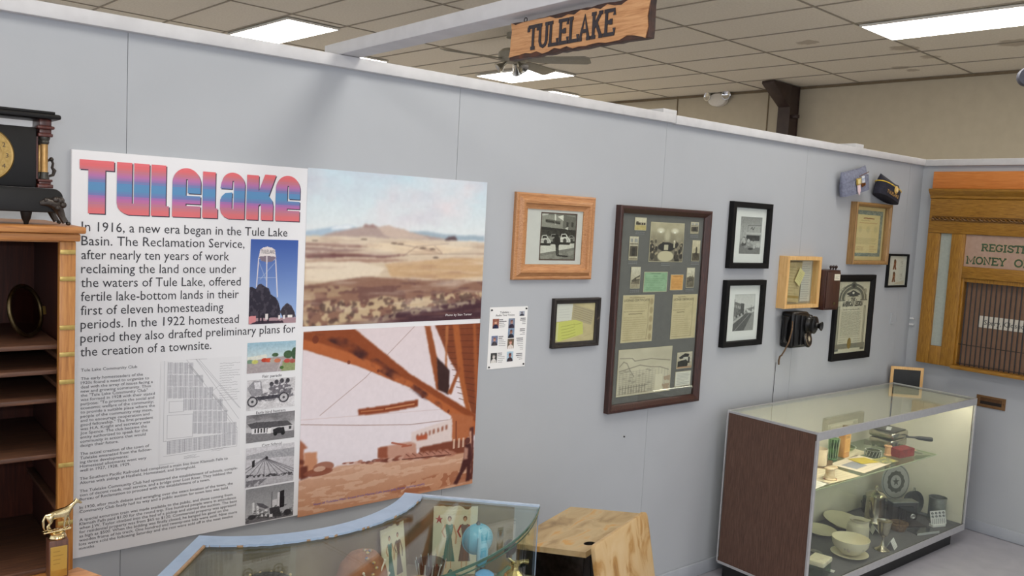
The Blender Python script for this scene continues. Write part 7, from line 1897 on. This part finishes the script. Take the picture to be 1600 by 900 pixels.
# dark purse with beads, straw hat brim at the left
t = sit('beaded_purse', 'dark round purse edged with little beads, left part of the showcase', 'purse', .205, -.64)
bm = new(); lathe(bm, [(0, 0), (.095, 0), (.105, .02), (.105, .15), (.10, .185), (.07, .20), (0, .206)], 40, Matrix.Diagonal((.8, .8, 1, 1))); obj('body', bm, blotch('purse_black', [(.3, (44, 40, 38)), (.7, (74, 68, 64))], 60, .7, bmp=.3), t)
for k in range(18):
    a = 2 * PI * k / 18; bm = new(); ball(bm, (.084 * math.cos(a), .084 * math.sin(a), .186), .0042, 8); obj('bead', bm, paint('bead_gold', (206, 176, 126), .3, 10), t)
t = sit('straw_hat', 'pale tan hat at the left end of the showcase', 'hat', .055, -.665)
bm = new(); lathe(bm, [(0, 0), (.060, 0), (.066, .008), (.062, .05), (.058, .17), (.05, .196), (.03, .205), (0, .207)], 40, Matrix.Diagonal((.85, .72, 1.11, 1)) ); obj('crown', bm, blotch('straw_tan', [(.3, (176, 156, 120)), (.7, (204, 186, 150))], 50, .85, bmp=.2), t)

# ================================================================== cabinet at the left, with what stands on and in it
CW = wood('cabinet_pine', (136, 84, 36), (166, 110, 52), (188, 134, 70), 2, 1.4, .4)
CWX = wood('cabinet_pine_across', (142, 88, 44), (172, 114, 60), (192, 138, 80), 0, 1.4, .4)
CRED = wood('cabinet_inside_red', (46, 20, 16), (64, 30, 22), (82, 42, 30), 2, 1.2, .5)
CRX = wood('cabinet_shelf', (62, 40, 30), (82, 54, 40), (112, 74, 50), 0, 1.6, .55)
kx0, kx1, ky0, ky1, kz0, kz1 = -.86, -.240, -.480, -.030, .925, 1.772
t = thing('pigeonhole_cabinet', 'tall open wooden cabinet with shelves and small brass bands on its side post', 'cabinet', ((kx0 + kx1) / 2, (ky0 + ky1) / 2, kz0))
def cpart(nm, mat, *bs, bev=.002, parent=None):
    bm = new()
    for b in bs: box(bm, *b, bev)
    return obj(nm, bm, mat, parent or t, 25, True)
sw = .036
for xa in (kx1 - sw, kx0): cpart('stile', CW, (xa, xa + sw, ky0, ky0 + .022, kz0, kz1 - .0205))
cpart('top_rail', CWX, (kx0 + sw + .0005, kx1 - sw - .0005, ky0, ky0 + .022, 1.750, kz1 - .0205))
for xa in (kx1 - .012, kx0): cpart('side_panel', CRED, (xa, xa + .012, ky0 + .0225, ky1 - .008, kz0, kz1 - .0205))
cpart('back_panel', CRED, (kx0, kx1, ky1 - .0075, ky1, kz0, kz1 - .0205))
cpart('top_board', CWX, (kx0 - .018, kx1 + .018, ky0 - .022, ky1, kz1 - .0005, kz1 + .016), (kx0 - .008, kx1 + .008, ky0 - .012, ky1, kz1 - .020, kz1 - .001), bev=.004)
for k, z in enumerate((1.498, 1.436, 1.365, 1.226)):
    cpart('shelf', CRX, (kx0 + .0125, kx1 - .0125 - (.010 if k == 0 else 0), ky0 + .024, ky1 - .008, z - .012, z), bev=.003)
cpart('bottom_board', CRX, (kx0 + .0125, kx1 - .0125, ky0 + .0225, ky1 - .008, kz0, kz0 + .014))
for z in (1.468, 1.395, 1.19, 1.08): cpart('shelf_cleat', CRX, (kx1 - .030, kx1 - .0122, ky0 + .05, ky1 - .02, z - .012, z), bev=.001)
BRS = paint('band_brass', (172, 148, 84), .35, 14, 60, .5)
for z in (1.726, 1.661, 1.542, 1.476, 1.408, 1.200, 1.053): cpart('brass_band', BRS, (kx1 - sw + .001, kx1 - .001, ky0 - .0022, ky0 - .0002, z - .0055, z + .0055), bev=.0006)
# desk it stands on
kt = thing('wooden_stand', 'wooden stand under the open cabinet, almost wholly below the photo', 'stand', (-.58, -.48, 0))
bm = new(); box(bm, -.95, -.236, -.93, -.028, .895, .9245, .004); obj('stand_top', bm, CWX, kt, 25, True)
for x_ in (-.93, -.29):
    for y_ in (-.90, -.08): bm = new(); box(bm, x_, x_ + .045, y_, y_ + .045, 0, .8945, .003); obj('leg', bm, CW, kt, 25, True)
bm = new(); box(bm, -.90, -.27, -.89, -.05, .80, .8942, .002); obj('apron', bm, CWX, kt, 25, True)
# round framed glass leaning inside
t = thing('round_lens', 'round glass in a dark brass rim leaning on the top shelf of the cabinet', 'lens', (-.322, -.330, 1.4986), 0)
LM = T(0, 0, .0685) @ Rz(.84) @ Rx(PI / 2 - .20)
bm = new(); tube(bm, [tuple(LM @ Vector((.063 * math.cos(a), .063 * math.sin(a), 0))) for a in [2 * PI * k / 48 for k in range(48)]], .0055, 10, closed=True); obj('rim', bm, metal('dark_brass', (88, 76, 52), .42, 20), t, 60)
bm = new(); lathe(bm, [(0, .003), (.03, .0025), (.058, 0), (.03, -.0025), (0, -.003)], 44, LM); obj('pane', bm, glass('smoky_lens', (196, 176, 172), 1.6, .08), t, 40)
bm = new(); box(bm, .060, .078, -.011, .011, -.004, .005, .001, M=LM @ Rz(-.1)); obj('clip', bm, paint('clip_brass', (182, 152, 82), .35, 14, 60, .5), t)
# trophy
tw_ = Vector((-.331, -.752))
t = thing('horse_trophy', 'wooden trophy column with a brass plate and a golden horse on top, lower left', 'trophy', (tw_.x, tw_.y, .925), .0)
bz = 1.035
Bc, Bd = at_z(122, 885, bz), at_z(156, 897.5, bz)
e_ = Vector((Bd.x - Bc.x, Bd.y - Bc.y)).normalized(); n_ = Vector((e_.y, -e_.x))
if n_.dot(Vector((tw_.x - Bc.x, tw_.y - Bc.y))) < 0: n_ = -n_
c0 = Vector((Bc.x, Bc.y)) - tw_
pts = [c0, c0 + e_ * .105, c0 + e_ * .105 + n_ * .12, c0 + n_ * .12]
bm = new(); prism(bm, [tuple(q) for q in pts], .0006, bz - .925, .003); obj('foot_block', bm, wood('trophy_base', (176, 112, 62), (204, 144, 92), (220, 166, 116), 0, 1.6, .35), t)
bm = new(); box(bm, -.019, .019, -.017, .017, bz - .925 + .0005, 1.120 - .925, .002); obj('column', bm, wood('trophy_walnut', (62, 36, 28), (84, 52, 40), (104, 68, 52), 2, 2, .35), t)
bm = new(); box(bm, -.0165, .0165, -.0185, -.0172, bz - .925 + .004, 1.107 - .925, .0004); obj('brass_plate', bm, paint('plate_gold', (168, 134, 62), .35, 8, 50, .35), t)
p = Pic(30, 40, None, (168, 134, 62)); p.script((.15, .1, .85, .8), 4, (120, 94, 44), .7, 1.1); me = p.mesh('engraving', .030, .05); me.transform(T(0, -.0187, .155)); obj('engraving', me, PRINT, t, 0)
GH = paint('trophy_gold', (214, 196, 152), .2, 16, 120, 1.0)
hz = 1.120 - .925
bm = new(); lathe(bm, [(0, 0), (.0165, 0), (.018, .003), (.0165, .007), (.0145, .010), (.016, .013), (.012, .016), (0, .017)], 28, T(0, 0, hz + .0003)); obj('collar', bm, GH, t)
# the horse: one continuous skinned body
HV = {'belly': (-.004, 0, .060, .0125), 'chest': (.017, 0, .062, .0125), 'rump': (-.024, 0, .061, .0125), 'neck1': (.028, 0, .073, .0085), 'neck2': (.038, 0, .083, .0062), 'poll': (.047, 0, .090, .0050), 'face': (.054, 0, .086, .0042), 'muzzle': (.062, 0, .080, .0030),
      'tail1': (-.037, 0, .063, .0032), 'tail2': (-.044, 0, .048, .0042), 'tail3': (-.043, 0, .030, .0034), 'tail4': (-.040, 0, .020, .0016)}
HE = [('rump', 'belly'), ('belly', 'chest'), ('chest', 'neck1'), ('neck1', 'neck2'), ('neck2', 'poll'), ('poll', 'face'), ('face', 'muzzle'), ('rump', 'tail1'), ('tail1', 'tail2'), ('tail2', 'tail3'), ('tail3', 'tail4')]
for s, n__ in ((-1, 'l'), (1, 'r')):
    sh = .004 * s
    for nm, co in (('fs', (.018 + sh, .006 * s, .050, .0062)), ('fk', (.021 + sh * 2, .006 * s, .036, .0036)), ('ff', (.019 + sh * 2, .006 * s, .022, .0026)), ('fh', (.022 + sh * 2, .006 * s, .0165, .0032)),
                   ('hs', (-.026 + sh, .006 * s, .050, .0078)), ('hk', (-.022 + sh, .006 * s, .039, .0044)), ('hc', (-.031 + sh, .006 * s, .030, .0030)), ('hf', (-.029 + sh, .006 * s, .020, .0026)), ('hh', (-.025 + sh, .006 * s, .0165, .0032))): HV[nm + n__] = co
    HE += [('chest', 'fs' + n__), ('fs' + n__, 'fk' + n__), ('fk' + n__, 'ff' + n__), ('ff' + n__, 'fh' + n__), ('rump', 'hs' + n__), ('hs' + n__, 'hk' + n__), ('hk' + n__, 'hc' + n__), ('hc' + n__, 'hf' + n__), ('hf' + n__, 'hh' + n__)]
    HV['ear' + n__] = (.045, .003 * s, .098, .0012); HE.append(('poll', 'ear' + n__))
keys = list(HV); me = bpy.data.meshes.new('horse')
me.from_pydata([HV[k][:3] for k in keys], [(keys.index(a), keys.index(b)) for a, b in HE], [])
ho = bpy.data.objects.new('horse', me); COL.objects.link(ho)
sk = ho.modifiers.new('skin', 'SKIN'); sk.use_smooth_shade = True
for k, sv in zip(keys, me.skin_vertices[0].data): sv.radius = (HV[k][3], HV[k][3]); sv.use_root = (k == 'belly')
sub = ho.modifiers.new('sub', 'SUBSURF'); sub.levels = 2; sub.render_levels = 2
me.materials.append(GH)
ho.parent = t; ho.location = (.004, 0, hz + .0085); ho.scale = (.74, .74, .74); ho.rotation_euler = (0, 0, .12)
bm = new(); box(bm, -.030, .026, -.009, .009, hz + .0165, hz + .020, .0015, M=Rz(.12))
for k in range(9): ball(bm, (-.025 + .006 * k, .003 * math.sin(k * 2.1), hz + .0195), .0036, 8, (1.3, 1, .5))
obj('ground', bm, GH, t)

# mantel clock
CB = paint('clock_black', (15, 14, 15), .42, 3, 20, spec=.3)
CMR = wood('clock_mahogany', (52, 22, 20), (76, 34, 28), (98, 48, 38), 2, 3, .3)
kc = -.428
zc0 = kz1 + .0162
t = thing('mantel_clock', 'black mantel clock with gilt dial, columns and lion feet on top of the cabinet', 'clock', (kc, -.375, zc0))
bm = new()
pts = rounded(-.168, .030, .168, .088, .022, .022, .004, .004)
prism(bm, pts, -.062, .062, .003, FRONT); obj('plinth', bm, CB, t)
bm = new(); box(bm, -.112, .112, -.046, .050, .0885, .232, .003); obj('case', bm, CB, t)
bm = new(); box(bm, -.162, .162, -.066, .060, .2535, .266, .005); box(bm, -.150, .150, -.058, .052, .266, .2725, .002); obj('cornice', bm, CB, t)
for s in (-1, 1):
    x_ = s * .131
    bm = new()
    box(bm, x_ - .017, x_ + .017, -.052, .046, .0886, .098, .002); box(bm, x_ - .013, x_ + .013, -.046, .04, .098, .104, .001); box(bm, x_ - .016, x_ + .016, -.050, .044, .104, .110, .002)
    box(bm, x_ - .016, x_ + .016, -.050, .044, .212, .220, .002); box(bm, x_ - .013, x_ + .013, -.046, .04, .220, .230, .001); box(bm, x_ - .019, x_ + .019, -.055, .049, .230, .2378, .003); box(bm, x_ - .013, x_ + .013, -.046, .04, .2378, .2533, .001)
    box(bm, s * .1125 if s > 0 else -.116, s * .116 if s > 0 else -.1125, -.040, .044, .1102, .2118)
    obj('corner_block', bm, CMR, t, 25)
    for y_ in (-.034, .026):
        bm = new(); lathe(bm, [(.0085, .1275), (.008, .130), (.008, .192), (.0085, .1945)], 20, T(x_, y_, 0)); obj('column', bm, paint('column_gilt', (176, 138, 84), .3, 12, 60, .5), t)
        bm = new(); lathe(bm, [(.011, .1103), (.0115, .113), (.0095, .122), (.0105, .1273), (.0, .1273)], 20, T(x_, y_, 0)); obj('column_foot', bm, paint('capital_dark', (60, 58, 52), .35, 12, 60, .4), t); bm = new(); lathe(bm, [(.009, .1947), (.011, .199), (.010, .203), (.0125, .208), (.0125, .2117), (0, .2117)], 20, T(x_, y_, 0)); obj('capital', bm, MATS['capital_dark'], t)
    bm = new(); tube(bm, [(x_ + s * .010, -.01, .155), (x_ + s * .020, -.01, .160), (x_ + s * .024, -.01, .150), (x_ + s * .022, -.01, .140), (x_ + s * .027, -.01, .133), (x_ + s * .024, -.01, .122), (x_ + s * .014, -.01, .118)], [.003, .0045, .003, .0035, .005, .004, .003], 8); ball(bm, (x_ + s * .020, -.01, .160), .0055, 10); obj('side_handle', bm, paint('antique_bronze', (58, 52, 48), .35, 12, 60, .5), t)
    for y_ in (-.055, .045):
        bm = new(); tube(bm, [(s * .118, y_ - .004, .052), (s * .134, y_ - .008, .056), (s * .152, y_ - .010, .050), (s * .160, y_ - .009, .034), (s * .166, y_ - .010, .018), (s * .172, y_ - .012, .0075)], [.006, .011, .0135, .010, .0075, .0072], 10)
        for k in (-1, 0, 1): ball(bm, (s * .178, y_ - .012 + k * .005, .0052), .0046, 8)
        for q_ in ((.160, -.012, .060, .010), (.150, -.016, .062, .008), (.166, -.014, .050, .008), (.140, -.014, .052, .007), (.130, -.012, .060, .006), (.154, -.018, .042, .007)): ball(bm, (s * q_[0], y_ + q_[1], q_[2]), q_[3], 10)
        obj('lion_foot', bm, paint('antique_bronze', (58, 52, 48)), t)
    bm = new(); lathe(bm, [(.005, 0), (.006, .006), (.010, .014), (.013, .030), (0, .0302)], 16, T(s * .09, -.05, 0)); obj('peg_foot', bm, CB, t)
bm = new(); lathe(bm, [(0, 0), (.062, 0), (.065, .004), (.062, .009), (.055, .008), (0, .006)], 56, T(0, -.046, .160) @ FRONT); obj('bezel', bm, paint('dial_gilt', (140, 112, 58), .35, 10, 50, .5), t)
bm = new(); ringflat(bm, .040, .058, T(0, -.0553, .160) @ FRONT); ringflat(bm, .0, .025, T(0, -.0545, .160) @ FRONT); obj('dial_ring', bm, paint('dial_pale_gilt', (158, 130, 70), .4, 12, 160, .3), t, 0)
for k in range(12):
    a = PI / 2 - 2 * PI * (k + 1) / 12
    s_ = str(k + 1); v = glyphs(s_)[0]; wd = v[:, 0].max() - v[:, 0].min(); kk = .0105 / CAP
    lettering('numeral', [(s_, -.5 * wd * kk, -.005, .0105)], paint('numeral_brown', (64, 46, 30), .5, 4), t, T(.049 * math.cos(a), -.0558, .160 + .049 * math.sin(a)) @ FRONT)
for a, l_ in ((math.radians(160), .030), (math.radians(60), .045)):
    bm = new(); prism(bm, [(-.004, -.0016), (l_ * .7, -.0026), (l_, 0), (l_ * .7, .0026), (-.004, .0016)], 0, .0008, 0, T(0, -.0565, .160) @ FRONT @ Rz(a)); obj('hand', bm, CB, t, 0)
for x_ in (-.022, .022): bm = new(); lathe(bm, [(0, 0), (.0045, 0), (.0045, .0006), (0, .0006)], 14, T(x_, -.0552, .142) @ FRONT); obj('winding_hole', bm, CB, t, 0)
